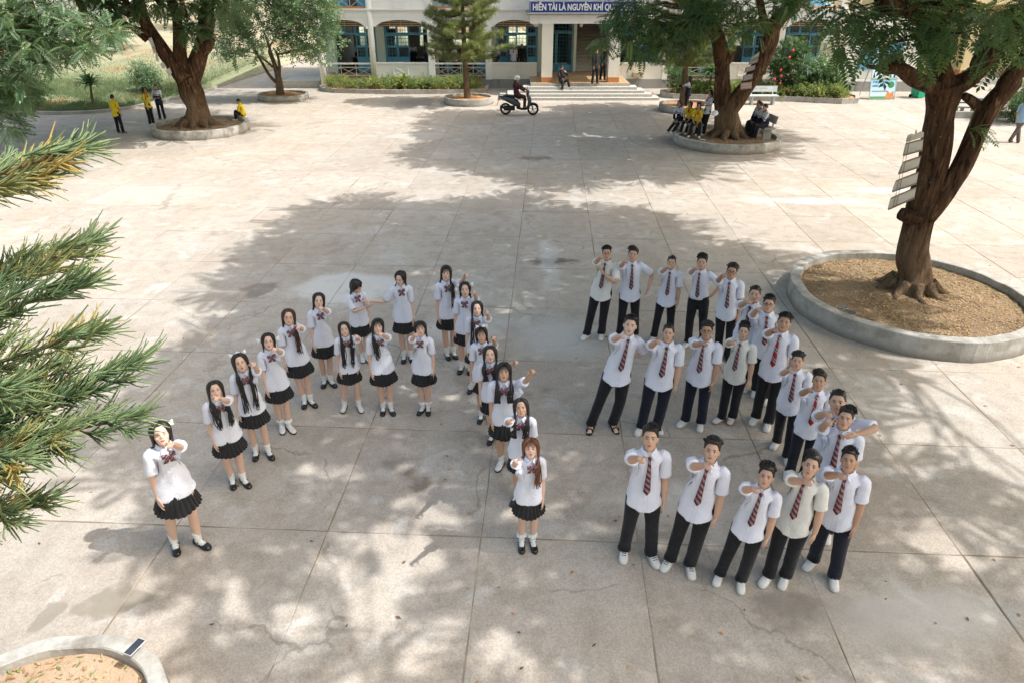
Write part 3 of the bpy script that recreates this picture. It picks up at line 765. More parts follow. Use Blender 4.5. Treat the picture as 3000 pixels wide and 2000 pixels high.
me = fast_mesh('crown', V.reshape(-1, 3)-np.array(tA.location), T.reshape(-1, 4), M_leaf_arau, attr={'tone': np.repeat(TT, k)}, smooth=True, quad=True)
link_mesh('crown', me, tA)
# ------------------------------------------------------------------ school building
def wallmat(name, base, stain, sc=1.2, st=.5):
    g = N(name); p = g.pos(); mp = g.n('ShaderNodeMapping'); g.set(mp.inputs['Vector'], p); mp.inputs['Scale'].default_value = (2.2, 2.2, .35)
    n1 = g.noise(mp.outputs[0], sc, 7, .65); n2 = g.noise(p, 1.1, 6, .6); n3 = g.noise(p, 30, 5)
    c = g.mix(g.math('MULTIPLY', g.ss(n1, .5, .72), st), base, stain)
    c = g.mix(g.math('MULTIPLY', g.ss(n2, .55, .75), st*.6), c, tuple(x*.8 for x in base))
    g.col(c); g.rough(.85, .25); g.bump(n3, .15, .01); return g.m
M_white = wallmat('limewash_white', (.86, .855, .83), (.64, .63, .61), st=.3)
M_cream = wallmat('limewash_cream', (.83, .79, .70), (.62, .56, .46), st=.3)
M_mint = wallmat('wall_mint', (.64, .74, .69), (.52, .60, .55))
M_plinth = wallmat('plinth_cement', (.33, .32, .29), (.13, .12, .10), 1.5, .8)
M_orange = wallmat('base_terracotta', (.55, .25, .10), (.40, .28, .18))
M_tile = N('porch_tile')
def _tile(g):
    p = g.pos(); br = g.n('ShaderNodeTexBrick', Scale=1.0); g.set(br.inputs['Vector'], p)
    br.offset = 0; br.inputs['Color1'].default_value = (.40, .24, .11, 1); br.inputs['Color2'].default_value = (.46, .29, .14, 1); br.inputs['Mortar'].default_value = (.55, .45, .32, 1)
    br.inputs['Brick Width'].default_value = .2; br.inputs['Row Height'].default_value = .2; br.inputs['Mortar Size'].default_value = .014
    g.col(br.outputs['Color']); g.rough(.4, .5); return g.m
M_tile = _tile(M_tile)
M_blue = simple('blue_paint', (.085, .33, .52), (.12, .40, .58), 4, .45, .5)
M_steel = simple('rail_cream', (.60, .57, .50), (.50, .46, .38), 8, .5, .5)
M_vent = simple('vent_brown', (.42, .32, .22), (.5, .4, .28), 5, .8)
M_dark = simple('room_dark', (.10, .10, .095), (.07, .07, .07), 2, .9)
M_roomwall = simple('room_wall', (.50, .53, .48), (.42, .45, .41), 1, .9)
M_curtain = simple('curtain_navy', (.03, .028, .10), (.05, .045, .15), 12, .8, .3)
M_floor = simple('corridor_floor', (.40, .22, .12), (.46, .28, .16), 6, .5)
M_step = simple('step_terrazzo', (.52, .50, .46), (.42, .40, .36), 9, .8, .3, .2, 60)
M_glass = N('window_glass'); M_glass.col((.55, .65, .68)); M_glass.rough(.06, .5); M_glass.b.inputs['Transmission Weight'].default_value = .92; M_glass.b.inputs['IOR'].default_value = 1.05; M_glass = M_glass.m

YF, YI, FL, PL = 40.7, 42.7, .62, .50       # facade plane, inner wall, floor level, plinth top
Z1 = 3.62                                   # underside of the first-floor band
bays = [(-10.55, -7.7, 'rail'), (-7.7, -4.45, 'wall'), (-4.45, -1.3, 'rail'), (-1.3, 1.55, 'wall'),
        (5.6, 8.55, 'wall'), (8.55, 11.6, 'rail'), (11.6, 14.7, 'wall'), (14.7, 17.8, 'rail')]
school = empty('school_building', (3.6, YF, 0))
tag(school, 'long white two-storey school block with blue grilles, arched corridor and porch', 'building')
SO = np.array((3.6, YF, 0))
def part(m, name, mat, parent=school):
    off = SO if parent is school else np.zeros(3)
    m.v = [v-off for v in m.v]; 
    return m.build(name, mat, parent)
def sub(m, name, mat, parent):                # sub-part, collected in world coordinates
    m.v = [v-SO for v in m.v]; return m.build(name, mat, parent)

XL, XR = -10.75, 18.0
part(MB().box2((XL, YF-.02, -.02), (1.5, YF+.3, PL)), 'plinth', M_plinth)
part(MB().box2((5.65, YF-.02, -.02), (XR, YF+.3, PL)), 'plinth', M_plinth)
part(MB().box2((XL, YF+.2, 0), (XR, YI+.1, FL-.03)), 'corridor_slab', M_floor)
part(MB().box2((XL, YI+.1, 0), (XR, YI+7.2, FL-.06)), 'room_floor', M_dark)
# first-floor band, slab and upper storey front
part(MB().box2((XL, YF-.02, Z1), (XR, YI+7.3, 3.98)), 'floor_band', M_white)
part(MB().box2((XL-.08, YF-.12, 3.98), (XR+.08, YF+.3, 4.06)), 'cornice', M_white)
UP = [(-10.55, -7.7, 1), (-7.7, -4.45, 0), (-4.45, -1.3, 1), (-1.3, 1.3, 0), (5.9, 8.55, 0), (8.55, 11.6, 1), (11.6, 14.7, 0), (14.7, 17.8, 1)]
for a, b, k in UP:
    if k == 0:
        part(MB().box2((a+.02, YF, 4.06), (b-.02, YF+.16, 4.95)), 'upper_parapet', M_white)
        c_ = (a+b)/2; m = MB()
        for s in (-1, 1):
            m.bar((c_+s*.33, YF-.012, 4.14), (c_-s*.33, YF-.012, 4.80), .03, .02, up=(0, 1, 0))
            m.bar((c_+s*.36, YF-.01, 4.1), (c_+s*.36, YF-.01, 4.84), .04, .03, up=(0, 1, 0))
        m.bar((c_-.38, YF-.01, 4.1), (c_+.38, YF-.01, 4.1), .04, .03); m.bar((c_-.38, YF-.01, 4.84), (c_+.38, YF-.01, 4.84), .04, .03)
        part(m, 'cross_emblem', M_white)
part(MB().box2((XL, YI, 4.06), (XR, YI+.2, 7.3)), 'upper_wall', M_mint)
for a, b, k in UP:
    w_ = part(MB().box2((a+.5, YI-.06, 4.08), (b-.2, YI-.004, 6.6)), 'upper_door', M_blue)
    part(MB().box2((a+.5+(b-a)*.30, YI-.09, 4.1), (a+.5+(b-a)*.48, YI-.065, 6.4)), 'upper_opening', M_dark)  # solid panel on the door, its dark colour stands for a shaded doorway
    part(MB().box2((a+.2, YF+.05, 4.062), (b-.2, YF+.09, 4.16)), 'threshold', M_orange)
part(MB().box2((XL-.5, YF-.6, 7.3), (XR+.5, YI+7.6, 7.5)), 'roof', M_white)

def railing(a, b, z0, h, name='railing'):
    root = empty(name, (0, 0, 0), parent=school)
    y = YF+.1; n = max(2, round((b-a)/.78))
    m = MB()
    m.box2((a, y-.07, z0+h-.08), (b, y+.07, z0+h), 0)
    sub(m, 'top_rail', M_white, root)
    m = MB(); m.bar((a, y, z0+h-.24), (b, y, z0+h-.24), .045); m.bar((a, y, z0+.06), (b, y, z0+.06), .045); sub(m, 'rail_bar', M_steel, root)
    for i in range(n):
        x0 = a+(b-a)*i/n; x1 = a+(b-a)*(i+1)/n
        m = MB(); m.bar((x0+.02, y, z0+.08), (x1-.02, y, z0+h-.26), .028); m.bar((x1-.02, y+.004, z0+.08), (x0+.02, y+.004, z0+h-.26), .028)
        m.bar((x0, y, z0+.04), (x0, y, z0+h-.1), .04); sub(m, 'cross_brace', M_steel, root)
    return root
for a, b, k in UP:
    if k: railing(a+.16, b-.16, 4.06, .88)
def arch(a, b):
    """spandrel with a flat segmental arch between piers"""
    sh = .20; zs, zc = 3.17, 3.50; P = [(a, Z1+.02), (a, zs), (a+sh, zs), (a+sh, zs+.07)]
    x0, x1 = a+sh+.06, b-sh-.06; n = 14
    for i in range(n+1):
        t = i/n; P.append((x0+(x1-x0)*t, zs+.09+(zc-zs-.09)*math.sin(math.pi*t)**.55))
    P += [(b-sh, zs+.07), (b-sh, zs), (b, zs), (b, Z1+.02)]
    part(MB().extrude(P[::-1], YF, YF+.22), 'arch_panel', M_white)
    root = empty('vent', (0, 0, 0), parent=school)
    for k in range(4):
        z = zs+.03+.095*k; w = math.sqrt(max(.02, 1-((z-zs)/(zc-zs+.05))**2))*.5*(x1-x0); c_ = (a+b)/2
        sub(MB().box2((c_-w, YF+.26, z), (c_+w, YF+.34, z+.042)), 'slat', M_vent, root)
    c_ = (a+b)/2
    sub(MB().box2((x0, YF+.36, zs-.02), (x1, YF+.40, zc+.04)), 'backing', simple('vent_back', (.16, .10, .07)), root)
    for x in (c_-.6, c_, c_+.6): sub(MB().box2((x-.02, YF+.23, zs), (x+.02, YF+.255, zc-.03)), 'mullion', M_vent, root)

def grille_panel(m, x0, x1, z0, z1, y, fw=.055, cell=.18, thick=.011):
    m.box2((x0, y-.03, z0), (x0+fw, y+.03, z1)); m.box2((x1-fw, y-.03, z0), (x1, y+.03, z1))
    m.box2((x0+fw, y-.03, z0), (x1-fw, y+.03, z0+fw)); m.box2((x0+fw, y-.03, z1-fw), (x1-fw, y+.03, z1))
    n = max(2, round((x1-x0)/cell)); k = max(1, round((z1-z0)/cell))
    for i in range(1, n): x = x0+(x1-x0)*i/n; m.box2((x-thick/2, y-.008, z0+fw), (x+thick/2, y+.008, z1-fw))
    for i in range(1, k): z = z0+(z1-z0)*i/k; m.box2((x0+fw, y-.007, z-thick/2), (x1-fw, y+.007, z+thick/2))
def window_unit(x0, x1, open_idx, seed, sill=None, cols=4):
    """blue grille wall: transom row, panels with bars, one leaf left open"""
    r = random.Random(seed); root = empty('window', (0, 0, 0), parent=school); y = YI-.02
    z0, zt, z1 = FL, 2.66, 3.12; zm = 1.42
    w = (x1-x0)/cols
    m = MB()
    m.box2((x0-.05, y-.05, z1), (x1+.05, y+.05, z1+.07)); m.box2((x0-.05, y-.05, zt-.03), (x1+.05, y+.05, zt+.03))
    m.box2((x0-.05, y-.05, z0), (x0, y+.05, z1)); m.box2((x1, y-.05, z0), (x1+.05, y+.05, z1))
    sub(m, 'frame', M_blue, root)
    for i in range(cols):
        a, b = x0+w*i+.008, x0+w*(i+1)-.008
        m = MB(); grille_panel(m, a, b, zt+.035, z1-.005, y); sub(m, 'transom', M_blue, root)
        if i in open_idx: continue
        m = MB(); grille_panel(m, a, b, zm+.6, zt-.035, y); grille_panel(m, a, b, zm, zm+.6, y)
        m.box2((a, y-.025, z0+.02), (b, y+.025, zm-.002)); sub(m, 'grille_leaf', M_blue, root)
        if r.random() < .6: sub(MB().box2((a+.05, y+.04, zm+.05), (b-.05, y+.045, zt-.08)), 'pane', M_glass, root)
    return root
def curtain(x0, x1, z0, z1, y):
    n = 24; V = []; F = []
    for k, z in enumerate((z0, (z0+z1)/2, z1)):
        pin = 1-.35*math.sin(math.pi*k/2)
        for i in range(n+1):
            t = i/n; V.append((x0+(x1-x0)*t*pin, y+.05*math.sin(i*1.5), z))
    for k in range(2):
        for i in range(n): F.append((k*(n+1)+i, k*(n+1)+i+1, (k+1)*(n+1)+i+1, (k+1)*(n+1)+i))
    part(MB().add(V, F, 0, True), 'curtain', M_curtain)

M_green_out = simple('garden_hedge', (.34, .40, .26), (.50, .52, .40), 3, .9, coord='pos')
for q, (a, b, kind) in enumerate(bays):
    arch(a+.14, b-.14)
    if kind == 'rail': railing(a+.16, b-.16, FL, .72)
    else:
        part(MB().box2((a+.16, YF, PL), (b-.16, YF+.15, 1.30)), 'parapet', M_white if q < 3 else M_cream)
        part(MB().box2((a+.16, YF-.04, 1.303), (b-.16, YF+.19, 1.36)), 'coping', M_white)
        c_ = a+(b-a)*(.46 if q != 3 else .5); m = MB()
        for s in (-1, 1):
            m.bar((c_+s*.36, YF-.012, .70), (c_-s*.36, YF-.012-.004*s, 1.14), .03, .02, up=(0, 1, 0)); m.bar((c_+s*.40, YF-.012, .64), (c_+s*.40, YF-.012, 1.19), .04, .03, up=(0, 1, 0))
        m.bar((c_-.42, YF-.015, .66), (c_+.42, YF-.015, .66), .05, .03); m.bar((c_-.42, YF-.01, 1.19), (c_+.42, YF-.01, 1.19), .03, .03)
        part(m, 'cross_emblem', M_white if q < 3 else M_cream)
    x0, x1 = a+.45, b-.12
    window_unit(x0, x1, {0: (0, 1), 1: (2, 3), 2: (1, 2), 3: (2,), 4: (0, 1), 5: (2,), 6: (1,), 7: (1, 2)}[q], 300+q)
    part(MB().box2((b-.125+.05, YI-.1, FL), (a+.40 if False else b+.395, YI+.1, 3.2)), 'pier_wall', M_mint)
    if q in (0, 1, 3, 4, 6): curtain(x1-.55, x1-.05, 1.0, 2.95, YI+.25)
    if q in (1, 2): curtain(x0+.1, x0+.6, 1.0, 2.95, YI+.3)
part(MB().box2((XL, YI-.1, FL), (-10.15, YI+.1, 3.2)), 'pier_wall', M_mint)
part(MB().box2((XL, YI-.1, 3.19), (1.55, YI+.12, Z1-.005)), 'lintel', M_mint)
part(MB().box2((5.6, YI-.1, 3.19), (XR, YI+.12, Z1-.005)), 'lintel', M_mint)
for x in (-7.7,):
    C = [(x, YF+.05, PL-.02), (x, YF+.05, 3.0), (x, YF+.05, 7.3)]; part(MB().tube(C, [.17, .16, .16], 18), 'column', M_white)
part(MB().tube([(XL+.2, YF+.02, 0), (XL+.2, YF+.02, 3.65)], .17, 18), 'column', M_white)
for x in (-4.45, -1.3, 8.55, 11.6, 14.7, 17.8): part(MB().box2((x-.17, YF-.06, PL-.02), (x+.17, YF+.26, 7.3)), 'pier', M_white if x < 0 else M_cream)
# rooms: partition and back walls with window openings
for x in (XL+.1, -4.45, 1.4, 5.75, 11.6, XR-.1): part(MB().box2((x-.08, YI+.12, FL-.05), (x+.08, YI+7.1, Z1-.01)), 'partition', M_roomwall)
def backwall(a, b):
    y = YI+7.1; m = MB(); m.box2((a, y, FL-.05), (b, y+.15, 1.45)); m.box2((a, y, 2.9), (b, y+.15, Z1-.01))
    n = 3
    for i in range(n+1):
        x = a+(b-a)*i/n; m.box2((max(a, x-.35), y, 1.45), (min(b, x+.35), y+.15, 2.9))
    part(m, 'back_wall', M_roomwall)
    for i in range(n):
        x0 = a+(b-a)*i/n+.36; x1 = a+(b-a)*(i+1)/n-.36; m = MB(); grille_panel(m, x0, x1, 1.46, 2.89, y+.07, .04, .25, .02); part(m, 'back_grille', M_blue)
for a, b in ((XL+.18, -4.53), (-4.37, 1.32), (5.83, 11.52), (11.68, XR-.18)): backwall(a, b)
# garden seen through the back windows
hd = MB()
for k in range(40): x = -14+k*1.2; hd.ell((x, YI+16+.8*math.sin(k*2.1), .9), (1.0, .9, 1.1+.4*math.sin(k*1.3)), 10, 7)
tag(hd.build('hedge', M_green_out), 'sunlit hedge seen through the back windows', kind='stuff')

# ---- porch: steps, pillars, beam, staircase, gate
PZ = .65
for k in range(5):
    ext = (4-k)*.45; y0 = 36.4+.32*k
    s_ = MB(); s_.box2((.98-ext*.9, y0, .13*k-.01), (6.15+ext*.75, 38.2 if k < 4 else YI+.3, .13*(k+1)-.004))
    part(s_, 'step', M_step)
part(MB().box2((1.02, 37.69, PZ-.003), (6.11, YI+.35, PZ+.006)), 'porch_floor', M_tile)
for x in (1.54, 5.03):
    m = MB(); m.box2((x, 38.07, PZ), (x+.57, 38.62, 3.46)); pl = part(m, 'pillar', M_cream)
    sub(MB().box2((x-.012, 38.058, PZ+.004), (x+.582, 38.632, PZ+.26)), 'pillar_base', M_orange, pl)
part(MB().box2((.92, 38.0, 3.463), (6.25, YI+.2, 3.85)), 'porch_beam', M_white)
part(MB().box2((.75, 37.85, 3.853), (6.4, YF+.3, 3.93)), 'porch_cornice', M_plinth)
part(MB().box2((.9, 38.25, 3.93), (6.25, YF, 5.2)), 'porch_upper', M_white)
for k in range(5): part(MB().box2((1.2+k*.98, 38.22, 4.55), (2.05+k*.98, 38.26, 5.1)), 'upper_window', M_glass)
# back of the porch: gate on the left, staircase on the right
part(MB().box2((1.42, YI+.3, PZ), (1.55, YI+5, 3.45)), 'porch_wall', M_mint)
part(MB().box2((5.62, YI-.5, PZ), (5.75, YI+5, 3.45)), 'porch_wall', M_mint)
part(MB().box2((3.55, YI+.1, PZ), (3.72, YI+5, 3.45)), 'porch_wall', M_mint)
g2 = empty('gate', (0, 0, 0), parent=school)
for (a, b) in ((1.62, 2.55), (2.58, 3.5)):
    m = MB(); grille_panel(m, a, b, PZ+.05, 2.75, YI+.12, .05, .2, .011); m.box2((a+.08, YI+.10, PZ+.08), (b-.08, YI+.14, PZ+.38)); sub(m, 'gate_leaf', M_blue, g2)
m = MB(); grille_panel(m, 1.62, 3.5, 2.8, 3.42, YI+.12, .04, .2, .011); sub(m, 'gate_transom', M_blue, g2)
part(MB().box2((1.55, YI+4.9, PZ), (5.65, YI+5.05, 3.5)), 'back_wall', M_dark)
for k in range(16): part(MB().box2((3.74, YI+.15+.27*k, PZ+.02), (5.6, YI+.15+.27*(k+1)+.02, PZ+.165*(k+1))), 'stair', M_step)
# wall lamp above the porch
M_bulb = simple('lamp_white', (.8, .78, .7), rough=.3)
part(MB().ell((3.75, 40.6, 3.28), (.09, .09, .13)).box2((3.72, 40.57, 3.38), (3.78, 40.63, 3.46)), 'lamp', M_bulb)

# ---- sign over the porch
M_signblue = simple('sign_blue', (.012, .035, .20), (.018, .05, .25), 3, .5)
M_signwhite = simple('sign_white', (.78, .78, .76), (.7, .7, .7), 3, .6)
sg = empty('school_sign', (3.55, 37.82, 3.93)); tag(sg, 'blue sign board with white lettering above the school entrance', 'sign')
MB().box2((-2.68, 0, .02), (2.68, .06, .56)).build('board', M_signblue, sg)
m = MB()
for z in (.045, .535): m.box2((-2.63, -.008, z-.006), (2.63, -.002, z+.006))
for x in (-2.63, 2.63): m.box2((x-.006, -.0085, .045), (x+.006, -.0015, .535))
m.build('border_line', M_signwhite, sg)
def text_obj(txt, name, size, mat, parent, loc, rot=(math.pi/2, 0, 0), sx=1., ext=.004, width=None, bold=.0):
    cu = bpy.data.curves.new(name, 'FONT'); cu.body = txt; cu.size = size; cu.align_x = 'CENTER'; cu.align_y = 'CENTER'; cu.extrude = ext; cu.offset = bold
    cu.resolution_u = 3
    o = bpy.data.objects.new(name, cu); col.objects.link(o); bpy.context.view_layer.update()
    me = bpy.data.meshes.new_from_object(o.evaluated_get(bpy.context.evaluated_depsgraph_get())); bpy.data.objects.remove(o)
    if width:
        xs = [v.co.x for v in me.vertices]; w = max(xs)-min(xs); sx = width/max(w, 1e-3)
    me.materials.clear(); me.materials.append(mat)
    o = link_mesh(name, me, parent, loc); o.rotation_euler = rot; o.scale = (sx, 1, 1); return o
text_obj('HIỀN TÀI LÀ NGUYÊN KHÍ QUỐC GIA', 'lettering', .40, M_signwhite, sg, (0, -.006, .275), width=5.05, bold=.012)

# wash basin on the plinth
wb = empty('wash_basin', (7.0, YF-.25, 0)); tag(wb, 'small wall wash basin on a thin pipe right of the steps', 'basin')
MB().box2((-.28, -.1, .62), (.28, .22, .88)).build('bowl', simple('basin_beige', (.48, .40, .27), (.38, .32, .2), 6), wb)
MB().tube([(0, .06, .64), (-.02, .06, .35), (-.12, 0, .3), (-.14, -.05, 0)], .028, 8).build('pipe', simple('pipe_grey', (.4, .42, .44), rough=.4), wb)
# steps at the left end
ls = MB(); ls.box2((-13.0, 41.0, 0), (-10.9, 43.0, .36)); ls.box2((-13.6, 41.05, 0), (-13.003, 42.9, .18))
part(ls, 'end_steps', M_step)

# classroom desks
M_desk = simple('desk_dark', (.05, .035, .025), (.08, .05, .035), 5, .4)
def desk(x, y, label):
    t = empty('desk', (x, y, FL-.05)); tag(t, label, 'desk')
    MB().box2((-.6, -.22, .70), (.6, .22, .74)).build('top', M_desk, t)
    for sx in (-.52, .52): MB().box2((sx-.025, -.18, 0), (sx+.025, .18, .699)).build('leg', M_desk, t)
    MB().box2((-.49, .17, .3), (.49, .19, .66)).build('front_panel', M_desk, t)
desk(-9.0, YI+1.5, 'dark classroom desk behind the leftmost railing'); desk(-5.6, YI+1.4, 'dark classroom desk beside the navy curtain left of the pine')
desk(.2, YI+1.6, 'dark classroom desk in the room left of the porch'); desk(7.0, YI+1.5, 'dark classroom desk in the room right of the porch')

# ------------------------------------------------------------------ hedged beds along the facade
def bed(name, outline, h, label, cat='planter bed'):
    root = empty(name, (outline[0][0], outline[0][1], 0)); off = np.array(root.location)
    P = [np.array((p[0], p[1])) for p in outline]; n = len(P); cen = sum(P)/n; m = MB()
    w = .14; I = [p+(cen-p)/np.linalg.norm(cen-p)*w*1.3 for p in P]
    V = []
    for A, z in ((P, 0), (P, h), (I, h), (I, 0)): V += [(p[0], p[1], z) for p in A]
    F = []
    for r in range(3):
        for i in range(n): F.append((r*n+i, r*n+(i+1) % n, (r+1)*n+(i+1) % n, (r+1)*n+i))
    m.add(V, F); build_local(m, 'kerb', M_kerb, root)
    m = MB().add([(p[0], p[1], h*.7) for p in I], [tuple(range(n))]); build_local(m, 'soil', M_soil_red, root)
    tag(root, label, cat); return root, I
def smooth_poly(P, k=4): 
    Q = list(P)+[P[0]]; return [tuple(c) for c in catmull([np.array((p[0], p[1], 0)) for p in Q], k)[:-1]]
bL, IL = bed('flower_bed', [(-10.75, 40.3), (-10.4, 39.5), (-9.6, 39.0), (-8, 38.7), (-6.2, 38.5), (-4, 38.6), (-2.2, 38.8), (-1.3, 39.1), (-1.3, 40.55), (-10.7, 40.6)], .22, 'long kerbed flower bed left of the school entrance')
bR, IR = bed('flower_bed', [(7.9, 38.4), (7.8, 37.5), (8.3, 37.0), (11, 36.5), (14.2, 36.0), (16.3, 35.3), (17.2, 35.5), (17.6, 36.4), (17.4, 38.2), (14, 39.2), (9, 39.0)], .25, 'long kerbed flower bed right of the school entrance')
M_leaf_hedge = leaf_mat('leaf_hedge', [(.07, .14, .05), (.15, .23, .08), (.28, .32, .12), (.44, .42, .16)])
def hedge_thing(name, label, pts_, h, mat, seed, kind='small', per=10, size=.2, n=None, spread=.2, cat='hedge', group=None, tone=(0, 1)):
    r = random.Random(seed); xs = [p[0] for p in pts_]; ys = [p[1] for p in pts_]; C = []
    n = n or int((max(xs)-min(xs))*(max(ys)-min(ys))*26)
    t = empty(name, (sum(xs)/len(xs), sum(ys)/len(ys), .15)); tag(t, label, cat, group)
    while len(C) < n:
        x, y = r.uniform(min(xs), max(xs)), r.uniform(min(ys), max(ys))
        if inpoly(x, y, pts_): C.append((x, y, .22+h*r.random()**.6*(1+.25*math.sin(x*1.7)+.12*math.sin(x*4.1+y))))
    m = MB()
    for c in C[::5]: m.tube([(c[0]+r.uniform(-.05, .05), c[1], .12), (c[0], c[1], c[2])], [.012, .004], 4)
    tag(build_local(m, 'stems', M_bark_thin, t), kind='stuff')
    foliage('foliage', C, mat, t, kind, per, size, spread, .1, seed, .9, tone, .25); return t
hedge_thing('hedge', 'clipped green and yellow hedge in the bed left of the entrance', [(-10.2, 39.5), (-6.2, 38.75), (-2.0, 39.05), (-1.6, 40.3), (-10.4, 40.4)], .28, M_leaf_hedge, 401, tone=(.1, 1))
hedge_thing('hedge', 'dense low hedge in the bed right of the entrance', [(8.2, 37.5), (11, 36.8), (16.4, 35.7), (17.0, 36.3), (17.0, 37.3), (9, 38.6)], .36, M_leaf_hedge, 402)
hedge_thing('shrub', 'rounded dark green bush right of the entrance steps', [(7.95, 37.2), (9.0, 37.0), (9.3, 38.0), (8.2, 38.4)], .95, M_leaf_dark, 403, n=60, cat='shrub', tone=(.2, 1))

def strap_plant(name, label, x, y, z, n, L, w, mat, seed, cat='plant', arch=.9, trunk=0., tone=(0, 1)):
    """rosette of arching straps, on a stem if asked"""
    r = random.Random(seed); t = empty(name, (x, y, z)); tag(t, label, cat); V = []; F = []; TN = []
    if trunk:
        m = MB(); limb(m, [np.array((0, 0, 0)), np.array((.05, 0, trunk*.5)), np.array((.12, 0, trunk))], [.07, .055, .045], 8, seed, 0, .05); m.build('stem', M_bark_thin, t)
    for k in range(n):
        a = r.uniform(0, 6.283); el = r.uniform(.5, 1.5); l = L*r.uniform(.6, 1.1); b = len(V); tn = r.uniform(*tone); zz = trunk+(r.uniform(0, .15*L) if not trunk else 0)
        for i in range(6):
            s = i/5; q = l*s; d = q*math.cos(el)*(1+.2*s); h = q*math.sin(el)-arch*l*s*s*.6
            ww = w*math.sin(math.pi*(.12+.88*s)*.98)+.004
            for sd in (-1, 1): V.append((.12*(trunk > 0)+d*math.cos(a)-sd*ww*math.sin(a), d*math.sin(a)+sd*ww*math.cos(a), zz+h)); TN.append(tn)
        for i in range(5): F.append((b+2*i, b+2*i+1, b+2*i+3, b+2*i+2))
    me = fast_mesh('leaves', np.array(V), np.array(F), mat, attr={'tone': np.array(TN)}, quad=True); link_mesh('leaves', me, t); return t
strap_plant('fern_plant', 'yellow green feathery palm shrub in the left flower bed', -5.9, 39.5, .2, 60, 1.15, .05, M_leaf_yel, 411, arch=.7, tone=(0, .55))
strap_plant('croton_plant', 'silvery leaved plant beside the fern in the left flower bed', -4.5, 39.3, .2, 70, .62, .07, M_leaf_pale, 412, arch=.4, tone=(.6, 1))
strap_plant('dracaena_plant', 'tall dark strap-leaved plant behind the forked tree', 10.2, 37.6, .2, 150, 1.4, .05, M_leaf_dark, 413, arch=1.0, trunk=.8)
def flower_shrub(x, y, h, rad, label, seed, red=0):
    r = random.Random(seed); t = empty('shrub', (x, y, .15)); tag(t, label, 'shrub'); C = []
    while len(C) < 170:
        p = [r.uniform(-1, 1) for _ in range(3)]
        if sum(q*q for q in p) < 1: C.append((x+p[0]*rad, y+p[1]*rad*.8, .3+(p[2]*.5+.5)*h))
    m = MB()
    for c in C[::8]: twig(m, (x, y, .15), c, .02, .006, r)
    build_local(m, 'stems', M_bark_thin, t); foliage('foliage', C, M_leaf_dark if red else M_leaf_pale, t, 'blade' if red else 'small', 8 if red else 7, .34, .2, .5, seed, .8, (.1, 1))
    for k in range(red):
        c = C[r.randrange(len(C))]
        MB().ell((c[0]-x+r.uniform(-.2, .2), -rad*.85, c[2]-.15), (.07, .05, .07), 7, 5).build('flower', M_flower, t)
M_flower = simple('flower_red', (.65, .04, .06), (.75, .08, .10), 10, .5)
flower_shrub(14.1, 37.2, 2.5, 1.0, 'tall leafy shrub with red flowers right of the bench', 421, 8)
flower_shrub(16.0, 37.3, 1.6, .95, 'pale leaved rounded shrub next to the poster stand', 422)
strap_plant('palm', 'slim palm with arching fronds in front of the classroom wall', 13.2, 38.6, .2, 40, 1.7, .05, M_leaf_mid, 423, 'palm', .8, 4.1)
strap_plant('palm', 'small palm clump on the lawn at the left', -19.9, 33.9, .12, 70, 1.35, .05, M_leaf_dark, 424, 'palm', .9, .9, (.2, 1))
# ------------------------------------------------------------------ people
# one body is modelled per kind (continuous skin surface), then posed per person by blending bone transforms
AD = math.radians(40)                       # rest pose: arms 40 degrees off the body
def rest_joints(f):
    sw = .140 if f else .168; J = {}
    J['neck'] = np.array((0, .012, 1.43)); J['head'] = np.array((0, 0., 1.50))
    for s, n in ((-1, 'R'), (1, 'L')):
        S = np.array((s*sw, .01, 1.362)); d = np.array((s*math.sin(AD), 0, -math.cos(AD)))
        J['sh'+n] = S; J['el'+n] = S+d*.275; J['wr'+n] = S+d*.515; J['fi'+n] = S+d*.69
        J['hip'+n] = np.array((s*.088, 0, .90)); J['kn'+n] = np.array((s*.095, -.005, .48)); J['an'+n] = np.array((s*.10, .02, .075))
    return J
def finger(m, base, dirs, lens, r):
    P = [np.array(base, float)]
    for d, l in zip(dirs, lens):
        d = np.array(d, float); P.append(P[-1]+d/np.linalg.norm(d)*l)
    P = catmull(P, 3); m.tube(P, np.linspace(r, r*.78, len(P)), 7)
def hand(m, wr, a, l, n, point):
    """a: along the hand, l: towards the thumb side, n: palm normal"""
    wr = np.array(wr, float)
    R = []
    for t, w, h in ((-.02, .026, .021), (.01, .029, .021), (.045, .038, .018), (.08, .040, .016), (.095, .036, .013)):
        an = np.arange(12)*2*math.pi/12
        R.append(wr+a*t+w*np.cos(an)[:, None]*l+h*np.sin(an)[:, None]*n)
    m.rings(R)
    for k in range(4):
        b = wr+a*(.088-.004*abs(k-1.2))+l*(.028-.0185*k); L = (.07, .078, .073, .058)[k]
        if point and k > 0: finger(m, b, [a+.5*n, -.2*a+n, -1*a+.35*n], [L*.5, L*.38, L*.3], .0088)
        elif point: finger(m, b, [a, a+.04*n, a+.06*n], [L*.5, L*.4, L*.3], .0088)
        else: finger(m, b, [a+.15*n-l*.03*k, a+.5*n, a+.8*n], [L*.5, L*.35, L*.25], .0085)
    if point: finger(m, wr+a*.03+l*.03, [a*.7+l*.7+n*.3, a+.5*n, a*.7+.6*n-l*.3], [.035, .03, .025], .0105)
    else: finger(m, wr+a*.025+l*.03, [a*.8+l*.7+n*.2, a+.2*n+.15*l, a+.3*n], [.038, .03, .026], .0105)

